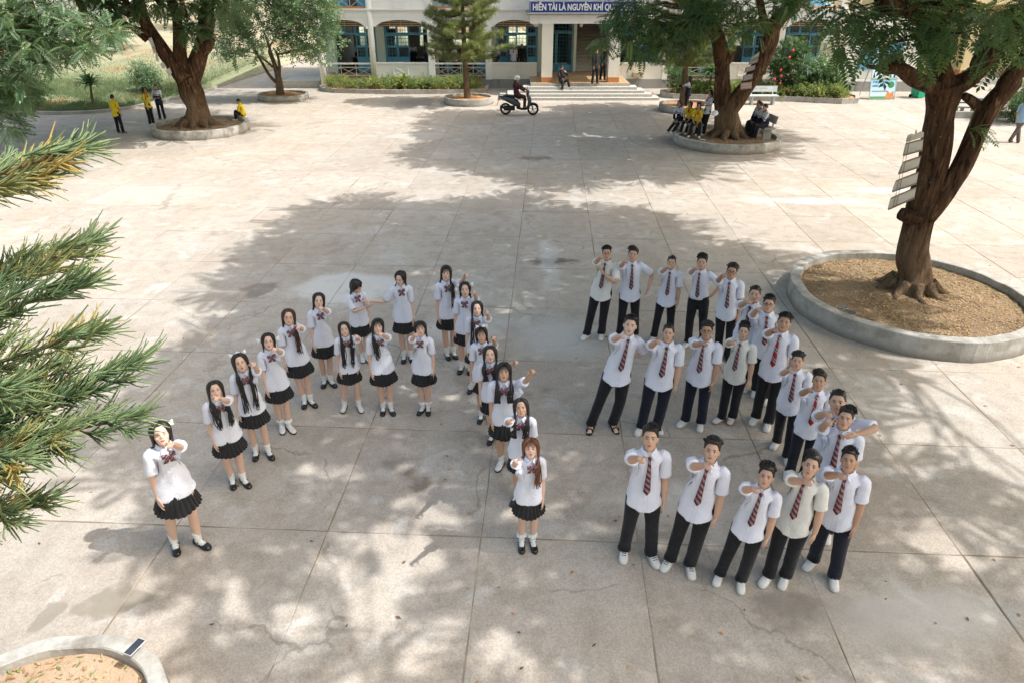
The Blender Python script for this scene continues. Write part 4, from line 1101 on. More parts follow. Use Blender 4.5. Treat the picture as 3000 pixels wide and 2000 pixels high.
def ering(c, rx, ry, n=20): return ring_pts(c, rx, ry, n)
HEADP = [(1.468, -.052, .020, .022), (1.476, -.050, .034, .034), (1.492, -.036, .048, .056), (1.515, -.020, .058, .076), (1.54, -.009, .0655, .087), (1.57, -.002, .071, .093),
         (1.60, .003, .074, .0965), (1.63, .006, .0745, .097), (1.655, .008, .070, .090), (1.678, .010, .057, .074), (1.692, .011, .038, .050), (1.70, .012, .012, .018)]
def body_mesh(f, ptR, ptL):
    J = rest_joints(f); m = MB(); fl = .74 if f else .92
    m.rings([ering((0, cy, z), rx, ry) for z, cy, rx, ry in HEADP])
    m.rings([ering((0, .018, 1.36), .075, .06), ering((0, .017, 1.42), .054, .052), ering((0, .010, 1.46), .047, .049), ering((0, .004, 1.52), .047, .05)])
    # nose, lips, ears, brow
    m.rings([ering((0, -.086, 1.602), .008, .008, 8), ering((0, -.095, 1.585), .009, .011, 8), ering((0, -.101, 1.568), .012, .015, 8), ering((0, -.100, 1.556), .016, .014, 8), ering((0, -.090, 1.549), .010, .008, 8)])
    m.ell((0, -.088, 1.525), (.020, .010, .008)); m.ell((0, -.087, 1.517), (.017, .010, .007)); m.ell((0, -.082, 1.490), (.018, .012, .014))
    for s in (-1, 1):
        m.ell((s*.076, .012, 1.578), (.010, .019, .030), 8, 6); m.ell((s*.03, -.082, 1.606), (.022, .010, .007), 8, 6); m.ell((s*.04, -.066, 1.556), (.022, .02, .022), 8, 6)
    # torso
    w = .76 if f else .92
    m.rings([ering((0, 0, z), rx*w, ry) for z, rx, ry in ((.84, .08, .06), (.88, .12, .08), (.95, .125, .085), (1.05, .115, .08), (1.15, .12, .085), (1.26, .13, .09), (1.34, .135, .08), (1.39, .105, .07), (1.42, .062, .055))])
    for s, n in ((-1, 'R'), (1, 'L')):
        S, E, W = J['sh'+n], J['el'+n], J['wr'+n]; d = (E-S)/np.linalg.norm(E-S); k = .86 if f else 1.
        m.tube([S-d*.05, S, S+d*.10, S+d*.2, E-d*.02, E+d*.05, E+d*.13, W-d*.03, W+d*.02], np.array([.030, .044, .045, .043, .039, .041, .038, .029, .026])*k, 14)
        hand(m, W, d, np.array((0, -1., 0)), np.array((-s*math.cos(AD), 0, -math.sin(AD)))*1., ptR if n == 'R' else ptL)
        Hh, K, A = J['hip'+n], J['kn'+n], J['an'+n]
        P = [Hh+np.array((0, .01, .05)), Hh, Hh*.6+K*.4, K+np.array((0, -.005, .05)), K, K*.7+A*.3+np.array((0, .015, 0)), K*.35+A*.65+np.array((0, .012, 0)), A+np.array((0, 0, .06)), A]
        m.tube(P, np.array([.055, .075, .070, .056, .051, .053, .044, .034, .034])*(1. if f else 1.05), 14)
        m.tube([A+np.array((0, .04, -.03)), A+np.array((0, -.02, -.035)), A+np.array((0, -.10*fl, -.045)), A+np.array((0, -.17*fl, -.055))], [.034, .038*fl, .036*fl, .022], 12, flat=.75, side=(1, 0, 0))
        for q in range(5): m.ell(A+np.array(((q-2)*.015*fl, -.185*fl+.006*abs(q-1.5*s), -.058)), (.0085, .018, .010), 6, 5)
    return m
def remeshed(m, voxel, target, it=3):
    me = m.mesh('tmp', []); o = link_mesh('tmp', me)
    md = o.modifiers.new('r', 'REMESH'); md.mode = 'VOXEL'; md.voxel_size = voxel
    if it: sm = o.modifiers.new('s', 'SMOOTH'); sm.factor = .5; sm.iterations = it
    bpy.context.view_layer.update()
    if target:
        dg = bpy.context.evaluated_depsgraph_get(); nf = len(o.evaluated_get(dg).data.polygons)
        dc = o.modifiers.new('d', 'DECIMATE'); dc.ratio = min(1, target/(nf*2.))
        bpy.context.view_layer.update()
    dg = bpy.context.evaluated_depsgraph_get(); e = bpy.data.meshes.new_from_object(o.evaluated_get(dg))
    V = np.zeros(len(e.vertices)*3); e.vertices.foreach_get('co', V); V = V.reshape(-1, 3)
    F = [tuple(p.vertices) for p in e.polygons]
    bpy.data.objects.remove(o); bpy.data.meshes.remove(me); bpy.data.meshes.remove(e)
    return V, F

BONES = ['torso', 'head', 'uaR', 'faR', 'haR', 'uaL', 'faL', 'haL', 'thR', 'shR_', 'ftR', 'thL', 'shL_', 'ftL']
def sstep(x, a, b):
    t = np.clip((x-a)/(b-a), 0, 1); return t*t*(3-2*t)
def weights(V, f, cloth=0.):
    J = rest_joints(f); n = len(V); W = np.zeros((n, len(BONES))); x, y, z = V.T
    left = np.ones(n)
    for s, nm, o in ((-1, 'R', 2), (1, 'L', 5)):
        S, E, Wr = J['sh'+nm], J['el'+nm], J['wr'+nm]; d = (E-S)/np.linalg.norm(E-S)
        t = (V-S) @ d; rad = np.linalg.norm((V-S)-t[:, None]*d, axis=1)
        wa = sstep(t, -.035, .075)*sstep(rad, .15+cloth, .085+cloth)*(s*x > .05)
        wa = np.where(t > .18, (rad < .16+cloth)*(s*x > .20)*1., wa)
        le = np.linalg.norm(E-S); lw = np.linalg.norm(Wr-S)
        wf = sstep(t, le-.035, le+.035); wh = sstep(t, lw-.02, lw+.02)
        W[:, o] = wa*(1-wf); W[:, o+1] = wa*wf*(1-wh); W[:, o+2] = wa*wf*wh; left -= wa
    left = np.clip(left, 0, 1)
    wl = sstep(z, .96, .84)*left*(np.abs(x) < .40)
    mixs = sstep(x, -.02, .02)
    for s, nm, o in ((-1, 'R', 8), (1, 'L', 11)):
        side = mixs if s > 0 else 1-mixs
        kz, az = J['kn'+nm][2], J['an'+nm][2]; ws = sstep(z, kz+.06, kz-.06); wf = sstep(z, az+.045, az+.005)
        W[:, o] = wl*side*(1-ws); W[:, o+1] = wl*side*ws*(1-wf); W[:, o+2] = wl*side*ws*wf
    rest = left-wl; wh = sstep(z, 1.43, 1.51)*(np.abs(x) < .14)
    W[:, 1] = rest*wh; W[:, 0] = rest*(1-wh)
    W /= np.maximum(W.sum(1), 1e-6)[:, None]
    return W
class Rig:
    """a mesh in rest pose with its bone weights"""
    def __init__(s, V, F, f, mi=None, smooth=True, W=None, cloth=0.):
        s.V = V; s.F = F; s.W = W if W is not None else weights(V, f, cloth); s.mi = mi; s.smooth = smooth
    def pose(s, X, fn=None):
        V = fn(s.V) if fn else s.V
        H = np.concatenate([V, np.ones((len(V), 1))], 1)
        return np.einsum('nb,bij,nj->ni', s.W, X[:, :3, :], H)
def rigW(V, bone): W = np.zeros((len(V), len(BONES))); W[:, BONES.index(bone)] = 1; return W

# skin, eyes, brows and lips live in one mesh
def face_extra():
    m = MB()
    for s in (-1, 1):
        m.ell((s*.030, -.0855, 1.586), (.0150, .005, .0060), 8, 5, 1)
        m.ell((s*.030, -.0895, 1.586), (.0062, .0025, .0058), 7, 4, 2)
        m.box2((s*.030-.0155, -.092, 1.5915), (s*.030+.0155, -.086, 1.5935), 2)
        m.tube([(s*.014, -.0935, 1.605), (s*.030, -.0925, 1.611), (s*.049, -.079, 1.606)], [.0032, .0038, .0015], 5, 2)
    m.tube([(-.021, -.0905, 1.524), (-.007, -.0975, 1.5275), (0, -.0985, 1.5262), (.007, -.0975, 1.5275), (.021, -.0905, 1.524)], [.002, .0042, .0040, .0042, .002], 6, 3)
    m.tube([(-.018, -.090, 1.520), (0, -.0965, 1.516), (.018, -.090, 1.520)], [.0025, .0055, .0025], 6, 3)
    return m
def make_body(f, ptR, ptL, target=9000):
    V, F = remeshed(body_mesh(f, ptR, ptL), .0056, target, 3)
    x = face_extra(); XV = np.concatenate(x.v); k = len(V)
    F = list(F) + [tuple(i+k for i in q) for q in x.f]; mi = [0]*(len(F)-len(x.f)) + x.m
    W = np.concatenate([weights(V, f), rigW(XV, 'head')])
    return Rig(np.concatenate([V, XV]), F, f, mi, True, W)
BODY = {('F', 1): make_body(True, True, False), ('M', 1): make_body(False, True, False), ('F', 0): make_body(True, False, False, 5000), ('M', 0): make_body(False, False, False, 5000)}
def mirror(r):
    V = r.V*np.array((-1, 1, 1)); W = r.W.copy(); W[:, [2, 3, 4, 5, 6, 7, 8, 9, 10, 11, 12, 13]] = W[:, [5, 6, 7, 2, 3, 4, 11, 12, 13, 8, 9, 10]]
    return Rig(V, [tuple(reversed(q)) for q in r.F], True, r.mi, True, W)
BODY[('F', -1)] = mirror(BODY[('F', 1)]); BODY[('M', -1)] = mirror(BODY[('M', 1)])

# shirts
def fold_noise(V, amp, seed):
    g = np.random.default_rng(seed); out = np.zeros(len(V))
    for k in range(9):
        d = g.normal(size=3)*np.array((1, 1, .55)); d /= np.linalg.norm(d); q = g.uniform(16, 46)
        out += np.sin(V @ d*q+g.uniform(0, 6.28)+1.5*np.sin(V @ g.normal(size=3)*9))*(18/q)
    return amp*out/3
def shirt_rig(f, long_sleeve=False, tucked=False, seed=3, jacket=False):
    J = rest_joints(f); m = MB(); w = .67 if f else .765; hem = .93 if tucked else (.80 if f else .775)
    prof = [(1.447, .060, .058), (1.425, .098, .073), (1.40, .152, .092), (1.36, .188, .113), (1.30, .196, .127), (1.20, .196, .135), (1.08, .192, .132), (.98, .197, .136), (.88, .207, .145)]
    prof = [p for p in prof if p[0] > hem+.04]+[(hem+.03, .212 if not tucked else .18, .150 if not tucked else .125), (hem, .213 if not tucked else .175, .152 if not tucked else .12)]
    R = []
    for z, rx, ry in prof:
        a = np.arange(28)*2*math.pi/28; h = (0 if tucked else sstep(np.array(z), hem+.12, hem)*.035)*np.cos(2*a)
        wz = w+(.28 if f else .10)*float(sstep(np.array(z), 1.25, .80)); R.append(np.stack([rx*wz*np.cos(a), .005+ry*((.86 if f else .93)+.1*float(sstep(np.array(z), 1.1, .8)))*np.sin(a), z+h], 1))
    m.rings(R)
    for s, n in ((-1, 'R'), (1, 'L')):
        S, E, Wr = J['sh'+n], J['el'+n], J['wr'+n]; d = (E-S)/np.linalg.norm(E-S); k = .9 if f else 1.
        if long_sleeve: m.tube([S-d*.07, S, S+d*.12, E, E+d*.14, Wr-d*.01], np.array([.05, .068, .066, .060, .056, .050])*k, 16)
        else: m.tube([S-d*.07, S, S+d*.10, S+d*.185, S+d*.235], np.array([.040, .058, .062, .067, .071])*k, 16)
    V, F = remeshed(m, .011, 3600, 2)
    nrm = V-np.array((0, 0, 0)); c_ = V.copy(); c_[:, 2] = 0; c_ /= np.maximum(np.linalg.norm(c_, axis=1), 1e-6)[:, None]
    lowb = sstep(V[:, 2], 1.38, 1.0)*.8+.3
    V = V + c_*(fold_noise(V, .020, seed)*lowb)[:, None]
    return Rig(V, F, f, cloth=.03)
SHIRT = {'F': shirt_rig(True), 'M': shirt_rig(False), 'Mt': shirt_rig(False, tucked=True, seed=5), 'Ml': shirt_rig(False, long_sleeve=True, seed=6)}
def trouser_rig(f=False, loose=1.):
    J = rest_joints(f); m = MB()
    m.rings([ering((0, .004, z), rx, ry) for z, rx, ry in ((.80, .10, .10), (.85, .155, .118), (.92, .162, .118), (1.0, .150, .106))])
    for s, n in ((-1, 'R'), (1, 'L')):
        Hh, K, A = J['hip'+n], J['kn'+n], J['an'+n]
        m.tube([Hh+np.array((0, .004, .05)), Hh+np.array((0, .004, -.03)), Hh*.55+K*.45, K, K*.5+A*.5, A+np.array((0, 0, .06)), A+np.array((0, -.005, -.015))], np.array([.080, .098, .086, .073, .070, .067, .074])*loose, 16)
    V, F = remeshed(m, .011, 2600, 2)
    c_ = np.where(V[:, 2:3] < .84, V-np.array((0, 0, 0))-np.stack([np.sign(V[:, 0])*.095, np.zeros(len(V)), V[:, 2]], 1), V*np.array((1, 1, 0)))
    c_ /= np.maximum(np.linalg.norm(c_, axis=1), 1e-6)[:, None]
    V = V + c_*(fold_noise(V, .004, 9)*(.4+.9*sstep(V[:, 2], .55, .15)))[:, None]
    return Rig(V, F, f)
TROUSER = trouser_rig()
def skirt_rig():
    V = []; F = []; n = 72; rows = [(1.0, .115, .095, 0), (.94, .130, .106, .25), (.86, .126, .104, .3), (.79, .150, .126, .6), (.74, .172, .152, .9), (.61, .212, .196, 1.), (.605, .206, .190, 1.)]
    for z, rx, ry, p in rows:
        for i in range(n):
            a = 2*math.pi*i/n; t = (i % 3)/3; q = 1+p*(.045 if i % 3 == 0 else (-.035 if i % 3 == 2 else .018)) + p*.02*math.sin(3*a+1)
            V.append((rx*q*math.cos(a), .005+ry*q*math.sin(a), z+p*.008*math.sin(5*a)))
    for k in range(len(rows)-1):
        for i in range(n): F.append((k*n+i, k*n+(i+1) % n, (k+1)*n+(i+1) % n, (k+1)*n+i))
    V = np.array(V); return Rig(V, [tuple(reversed(q)) for q in F], True, W=rigW(V, 'torso'), smooth=False)
SKIRT = skirt_rig()

# collar, ties
def collar_rig(f):
    m = MB(); w = .9 if f else 1.
    for s in (-1, 1):                                # two folded points
        A = []
        for a in np.linspace(math.pi/2, -math.pi/2+.25, 9):
            A.append((s*.062*w*math.cos(a), .012+.060*math.sin(a)))
        top = [(x, y, 1.475-.012*(y < 0)-.16*max(0, -y)) for x, y in A]; bot = [(x*1.32, y*1.22-.006, 1.432-.35*max(0, -y-.01)) for x, y in A]
        bot[-1] = (s*.060, -.100, 1.378); top[-1] = (s*.012, -.070, 1.438)
        V = top+bot; k = len(A); F = [(i, i+1, i+1+k, i+k) if s > 0 else (i+k, i+1+k, i+1, i) for i in range(k-1)]
        V2 = [(v[0]*1.04, v[1]*1.05-.004, v[2]+.004) for v in V]
        m.add(V, [tuple(reversed(q)) for q in F], 0, True); m.add(V2, F, 0, True)
    V = np.concatenate(m.v); return Rig(V, m.f, f, W=rigW(V, 'torso'))
COLLAR = {'F': collar_rig(True), 'M': collar_rig(False)}
PLY = -.132
def chest_y(z): return float(np.interp(z, [.79, .9, 1.08, 1.2, 1.3, 1.36, 1.40, 1.43], [-.152, -.146, -.130, -.133, -.126, -.113, -.095, -.08]))
def tie_rig():
    m = MB(); V = []; F = []
    prof = [(1.432, .012), (1.418, .022), (1.40, .016), (1.385, .014), (1.30, .020), (1.20, .026), (1.10, .032), (1.03, .036), (.985, .002)]
    for z, w in prof:
        y = chest_y(z)-.014-.008*(z > 1.4)
        V += [(-w, y+.004, z), (0, y-.006, z-.0), (w, y+.004, z), (0, y+.010, z)]
    for i in range(len(prof)-1):
        for j in range(4): F.append((4*i+j, 4*i+(j+1) % 4, 4*i+4+(j+1) % 4, 4*i+4+j))
    m.add(V, F, 0, True); V = np.array(V); return Rig(V, [tuple(reversed(f)) for f in F], False, W=rigW(V, 'torso'))
TIE = tie_rig()
def bow_rig():
    m = MB(); y = chest_y(1.39)-.022
    for s in (-1, 1):
        m.rings([[(s*x, y-d*math.sin(a)*1.+0, 1.395+s*0+h*math.cos(a)+.004*s) for a in np.arange(10)*2*math.pi/10] for x, h, d in ((.004, .012, .010), (.022, .024, .014), (.046, .030, .015), (.060, .024, .008))])
        m.rings([[(s*(.004+.030*t)+w*math.cos(a), y+.006-.006*math.sin(a), 1.385-.085*t) for a in np.arange(8)*2*math.pi/8] for t, w in ((0, .010), (.5, .018), (1., .024))])
    m.ell((0, y-.006, 1.393), (.013, .014, .016), 8, 6)
    V = np.concatenate(m.v); return Rig(V, m.f, True, W=rigW(V, 'torso'))
BOW = bow_rig()
def scarf_rig():
    m = MB(); y = chest_y(1.38)-.018
    m.ell((0, y, 1.395), (.016, .014, .016), 8, 6)
    for s in (-1, 1):
        m.tube([(s*.066, .03, 1.462), (s*.062, -.03, 1.44), (s*.02, y+.012, 1.40)], [.012, .014, .012], 6); m.tube([(s*.006, y, 1.385), (s*.022, y-.006, 1.32), (s*.03, y-.004, 1.26)], [.010, .018, .022], 6, flat=.4)
    V = np.concatenate(m.v); return Rig(V, m.f, True, W=rigW(V, 'torso'))
SCARF = scarf_rig()

# shoes in their own foot frame: origin on the ground under the ankle, toes towards -Y
def shoe_parts(style):
    up = MB(); so = MB(); ex = MB()
    def loft(m, prof, n=14, mi=0):
        R = []
        for yy, w, z0, z1, p in prof:
            a = np.arange(n)*2*math.pi/n; cz = np.sign(np.sin(a))*np.abs(np.sin(a))**.8
            R.append(np.stack([w*np.cos(a), np.full(n, yy), (z0+z1)/2+(z1-z0)/2*cz], 1))
        m.rings(R, mi)
    if style == 'sneaker':
        loft(up, [(.085, .022, .02, .075, 1), (.07, .036, .015, .10, 1), (.02, .041, .012, .105, 1), (-.03, .042, .012, .095, 1), (-.08, .046, .012, .072, 1), (-.13, .048, .012, .058, 1), (-.165, .040, .012, .048, 1), (-.185, .018, .014, .036, 1)])
        loft(so, [(.094, .026, 0, .026, 1), (.07, .041, 0, .027, 1), (0, .043, 0, .027, 1), (-.08, .050, 0, .027, 1), (-.14, .052, 0, .027, 1), (-.178, .040, 0, .028, 1), (-.194, .016, .004, .028, 1)])
        for k in range(4): ex.bar((-.024, -.045-.022*k, .092-.010*k), (.024, -.045-.022*k, .092-.010*k), .006, .006)
    elif style == 'maryjane':
        loft(up, [(.082, .020, .02, .055, 1), (.065, .034, .018, .068, 1), (.02, .038, .018, .058, 1), (-.03, .039, .018, .040, 1), (-.075, .043, .018, .044, 1), (-.105, .045, .018, .056, 1), (-.14, .042, .018, .050, 1), (-.165, .033, .018, .040, 1), (-.182, .014, .02, .032, 1)])
        loft(so, [(.09, .024, 0, .024, 1), (.065, .038, 0, .024, 1), (.01, .036, .006, .024, 1), (-.08, .045, 0, .024, 1), (-.14, .046, 0, .024, 1), (-.172, .034, 0, .024, 1), (-.188, .014, .004, .024, 1)])
        A = [(.045*math.cos(a), -.02-.010*math.sin(a), .042+.036*math.sin(a)) for a in np.linspace(-.1, math.pi+.1, 9)]; ex.tube(A, .0055, 5)
    elif style == 'loafer':
        loft(up, [(.082, .020, .02, .060, 1), (.065, .035, .018, .074, 1), (.02, .039, .018, .066, 1), (-.03, .041, .018, .066, 1), (-.08, .045, .018, .066, 1), (-.13, .046, .018, .054, 1), (-.165, .036, .018, .044, 1), (-.184, .015, .02, .034, 1)])
        loft(so, [(.09, .024, 0, .022, 1), (.065, .038, 0, .022, 1), (-.08, .047, 0, .022, 1), (-.14, .048, 0, .022, 1), (-.174, .036, 0, .022, 1), (-.19, .015, .004, .022, 1)])
        ex.bar((-.04, -.055, .068), (.04, -.055, .068), .022, .006)
    else:                                            # sandal
        loft(so, [(.09, .026, 0, .018, 1), (.06, .040, 0, .018, 1), (-.05, .042, 0, .018, 1), (-.12, .048, 0, .018, 1), (-.18, .042, 0, .018, 1), (-.2, .02, 0, .018, 1)])
        for yy, h in ((-.115, .058), (-.02, .088)):
            A = [(.046*math.cos(a), yy, .014+h*.8*math.sin(a)) for a in np.linspace(0, math.pi, 9)]; ex.tube(A, .010, 5, flat=.5)
        up.tube([(-.04, .06, .05), (0, .085, .055), (.04, .06, .05)], .008, 5)
    return up, so, ex
SHOES = {k: shoe_parts(k) for k in ('sneaker', 'maryjane', 'loafer', 'sandal')}
def sock_mb(frill):
    m = MB(); m.tube([(0, -.02, .03), (0, -.005, .06), (0, 0, .10), (0, .004, .16), (0, .006, .19)], [.038, .040, .040, .046, .047], 14)
    m.tube([(0, -.10, .035), (0, -.04, .045), (0, .0, .06)], [.030, .034, .036], 12)
    if frill:
        R = []
        for t, q in ((.172, .044), (.165, .062), (.158, .066)): R.append([(q*(1+.10*math.sin(9*a))*math.cos(a), .005+q*(1+.10*math.sin(9*a))*math.sin(a), t+.006*math.sin(9*a+1)) for a in np.arange(36)*2*math.pi/36])
        m.rings(R, caps=False)
    return m
SOCK = {False: sock_mb(False), True: sock_mb(True)}

# hair (rest pose, on the head); tresses below the shoulder follow the torso
def hairW(V):
    W = np.zeros((len(V), len(BONES))); t = sstep(V[:, 2], 1.38, 1.52); W[:, 1] = t; W[:, 0] = 1-t; return W
HC = np.array((0, .012, 1.605))
def head_pt(th, ph, off=0.):
    """point on the scalp: th from the crown, ph round from the face (-Y) to the left"""
    rx, ry, rz = .0775+off, .1005+off, .099+off
    return HC+np.array((rx*math.sin(th)*math.sin(ph), -ry*math.sin(th)*math.cos(ph), rz*math.cos(th)))
def cap(m, hair_line, off, n=28, k=10, nz=.003, seed=0):
    r = random.Random(seed); V = []; F = []
    for i in range(k+1):
        for j in range(n):
            ph = 2*math.pi*j/n; t = hair_line(ph)*i/k; V.append(head_pt(t, ph, off(t, ph)+r.uniform(-nz, nz)*(i > 0)))
    for i in range(k):
        for j in range(n): F.append((i*n+j, (i+1)*n+j, (i+1)*n+(j+1) % n, i*n+(j+1) % n))
    base = len(V)                                    # tucked rim
    for j in range(n): ph = 2*math.pi*j/n; V.append(head_pt(hair_line(ph)+.03, ph, -.008))
    for j in range(n): F.append((k*n+j, base+j, base+(j+1) % n, k*n+(j+1) % n))
    m.add(V, F, 0, True)
def lock(m, P, r0, r1, n=6, flat=.5): 
    C = catmull(P, 3); q = np.linspace(0, 1, len(C)); m.tube(C, np.maximum(.0012, r0*(np.sin(np.pi*np.clip(.25+.75*q, 0, 1))**.6)*(1-q)+r1*q), n, flat=flat)
def fang(ph): return abs((ph+math.pi) % (2*math.pi)-math.pi)      # angle away from the face
def boy_hair(style, seed):
    r = random.Random(seed); m = MB()
    line = lambda ph: .98+ (.62*sstep(np.array(fang(ph)), .55, 1.2)) + (.42*sstep(np.array(fang(ph)), 1.6, 2.3))
    vol = {'crew': .010, 'fringe': .026, 'up': .022, 'side': .028, 'quiff': .030, 'curl': .030}[style]
    cap(m, line, lambda t, ph: .005+vol*float(sstep(np.array(t), 1.35, .75)), seed=seed)
    N_ = {'crew': 90, 'fringe': 170, 'up': 190, 'side': 170, 'quiff': 170, 'curl': 200}[style]
    sd = r.choice((-1, 1))
    for k in range(N_):
        ph = r.uniform(-math.pi, math.pi); t = r.uniform(.02, .93 if fang(ph) < 1 else 1.05)
        p = head_pt(t, ph, .004+vol*.6); nrm = p-HC; nrm /= np.linalg.norm(nrm); fwd = np.array((0, -1., 0)); dn = np.array((0, 0, -1.))
        if style == 'crew': d = nrm*.8+fwd*.3; L = .018
        elif style == 'up': d = nrm*1.0+np.array((r.uniform(-.4, .4), r.uniform(-.9, .1), .5)); L = r.uniform(.022, .036)*(1.1 if t < .7 else .6)
        elif style == 'fringe': d = nrm*.35+fwd*1.0+np.array((r.uniform(-.35, .35), 0, -.15)); L = r.uniform(.045, .075)*(1 if t < .9 else .6)
        elif style == 'side': d = nrm*.5+np.array((sd*1.0, -.5, .1))+np.array((r.uniform(-.3, .3), r.uniform(-.3, .3), 0)); L = r.uniform(.05, .08)*(1 if t < .8 else .4)
        elif style == 'quiff': d = nrm*.8+np.array((sd*.5, -.2 if t < .6 else -.6, .5))+np.array((r.uniform(-.3, .3), r.uniform(-.3, .3), 0)); L = r.uniform(.05, .08)*(1 if t < .8 else .45)
        else: d = nrm*.7+np.array((r.uniform(-.9, .9), r.uniform(-.9, .9), r.uniform(-.3, .4))); L = r.uniform(.024, .038)
        d /= np.linalg.norm(d)
        mid = p+d*L*.5+nrm*.008; e = p+d*L*.95+(dn*L*.35 if style in ('fringe', 'side') and t > .45 else nrm*0)
        if style in ('fringe', 'side', 'quiff'):      # keep the tips outside the head
            q = e-HC; s = np.linalg.norm(q/np.array((.083, .107, .105))); e = HC+q/s*min(max(s, 1.02), 1.42)
        lock(m, [p-nrm*.004, mid, e], .0078 if style != 'crew' else .005, .0015, 5)
    V = np.concatenate(m.v); return Rig(V, m.f, False, W=rigW(V, 'head'))
def girl_hair(style, seed, length=.42):
    """style flags: b bangs, f both tresses in front, o one side in front, k behind, t tied back half-up"""
    r = random.Random(seed); m = MB()
    line = lambda ph: .80+ .95*float(sstep(np.array(fang(ph)), .45, 1.05)) + .25*float(sstep(np.array(fang(ph)), 1.3, 2.2))
    cap(m, line, lambda t, ph: .010+.007*math.sin(min(t, 1.5)), seed=seed, n=36, nz=.0015)
    part_x = r.uniform(-.01, .01)
    for s in (-1, 1):                                # locks sweeping from the parting round the temples
        for k in range(26):
            u = k/25; ph0 = s*(.12+2.8*u); p0 = head_pt(.12+.25*(1-u), ph0*.4, .014); ph1 = s*(.95+2.0*u)
            p1 = head_pt(.75, s*(.55+2.2*u), .018); p2 = head_pt(1.35, ph1, .018)
            front = ('f' in style or ('o' in style and s == 1) or ('p' in style and s == -1)) and u < .62
            if front:
                q = u/.62; sx = s*(.095-.045*q+r.uniform(-.016, .016)); fy = -.075-.06*q+r.uniform(-.015, .015)
                p3 = np.array((s*(.084+.01*q), -.02+.02*q, 1.47)); p4 = np.array((sx, fy-.015, 1.36)); p5 = np.array((sx*.97+r.uniform(-.015, .015), min(fy-.02, chest_y(1.22)-.02), 1.20)); e = np.array((sx*.92+r.uniform(-.025, .025), chest_y(1.05)-.02, 1.43-length*r.uniform(.8, 1.05)))
            else:
                q = min(1, max(0, (u-.0)))
                x = s*(.085-.07*max(0, u-.2)/.8); yb = .03+.085*q
                p3 = np.array((x, yb, 1.47)); p4 = np.array((x*1.05, yb+.045, 1.36)); p5 = np.array((x*1.1+r.uniform(-.01, .01), .145, 1.22)); e = np.array((x*1.1+r.uniform(-.02, .02), .155, 1.43-length*r.uniform(.7, 1.0)))
            wv = r.uniform(-.016, .016); p4 = p4+np.array((wv, 0, 0)); p5 = p5-np.array((wv, 0, 0)); lock(m, [p0, p1, p2, p3, p4, p5, e], .019*r.uniform(.75, 1.2), .005, 6, .6)
    if 'b' in style:
        for k in range(15):
            ph = -.75+1.5*k/14; lock(m, [head_pt(.35, ph*.6, .014), head_pt(.75, ph, .016), head_pt(1.12, ph, .012), head_pt(1.12+.32+r.uniform(-.05, .05), ph*.95, .008)], .010, .003, 5, .4)
    else:
        for s in (-1, 1):
            for k in range(5): lock(m, [head_pt(.25, s*.1, .013), head_pt(.62, s*(.25+.1*k), .016), head_pt(.98, s*(.62+.08*k), .012), head_pt(1.4, s*(1.02+.05*k), .012)], .010, .004, 5, .4)
    if 't' in style:
        for k in range(8):
            a = k*.8; lock(m, [HC+np.array((.02*math.cos(a), .112, .03+.02*math.sin(a))), HC+np.array((.035*math.cos(a), .13, .0)), HC+np.array((.03*math.cos(a), .125, -.12)), HC+np.array((.03*math.cos(a), .14, -.28))], .016, .004)
    V = np.concatenate(m.v); return Rig(V, m.f, True, W=hairW(V))
def ribbon_mb(x, y, z, s):
    m = MB()
    for q in (-1, 1):
        m.rings([[(x+q*u, y+d*math.sin(a), z+h*math.cos(a)+.01*u/.05) for a in np.arange(8)*2*math.pi/8] for u, h, d in ((.003*s, .008*s, .008), (.025*s, .022*s, .012), (.048*s, .026*s, .008))])
        m.tube([(x+q*.005, y, z), (x+q*.012, y+.012, z-.05*s), (x+q*.02, y+.015, z-.10*s)], [.006, .010, .011], 5, flat=.3)
    m.ell((x, y-.004, z), (.009, .010, .011), 7, 5); return m
def glasses_mb(round_=False):
    m = MB()
    for s in (-1, 1):
        A = [(s*.033+(.024 if not round_ else .022)*math.cos(a), -.104+.008*abs(math.cos(a))*(s*math.cos(a) > 0), 1.583+.0185*math.sin(a)) for a in np.linspace(0, 2*math.pi, 15)]
        m.tube(A, .0024, 5, caps=False); m.tube([(s*.056, -.100, 1.588), (s*.077, -.05, 1.592), (s*.079, .01, 1.59)], .002, 5)
    m.tube([(-.010, -.108, 1.588), (0, -.110, 1.591), (.010, -.108, 1.588)], .0022, 5); return m

# materials of people
def skin_mat(name, c1, c2):
    g = N(name); p = g.obj(); n1 = g.noise(p, 9, 4); g.col(g.mix(n1, c1, c2)); g.rough(.48, .4)
    g.b.inputs['Subsurface Weight'].default_value = .12; g.b.inputs['Subsurface Radius'].default_value = (.012, .005, .003); g.b.inputs['Subsurface Scale'].default_value = 1.
    g.bump(g.noise(p, 220, 3), .06, .002); return g.m
SKIN = [skin_mat('skin_fair', (.72, .49, .38), (.66, .43, .33)), skin_mat('skin_medium', (.61, .385, .27), (.55, .33, .225)), skin_mat('skin_tan', (.50, .295, .19), (.44, .25, .16))]
M_eye = simple('eye_white', (.72, .70, .68), rough=.2); M_iris = simple('eye_dark', (.012, .008, .006), rough=.15)
M_lipF = simple('lips_rose', (.52, .12, .10), (.46, .10, .09), 40, .35); M_lipM = simple('lips_natural', (.40, .16, .12), (.36, .14, .11), 40, .45)
def hair_mat(name, c1, c2):
    g = N(name); p = g.obj(); mp = g.n('ShaderNodeMapping'); g.set(mp.inputs['Vector'], p); mp.inputs['Scale'].default_value = (160, 160, 9)
    n1 = g.noise(mp.outputs[0], 1., 3); g.col(g.mix(n1, c1, c2)); g.rough(.42, .5); g.bump(n1, .5, .003); return g.m
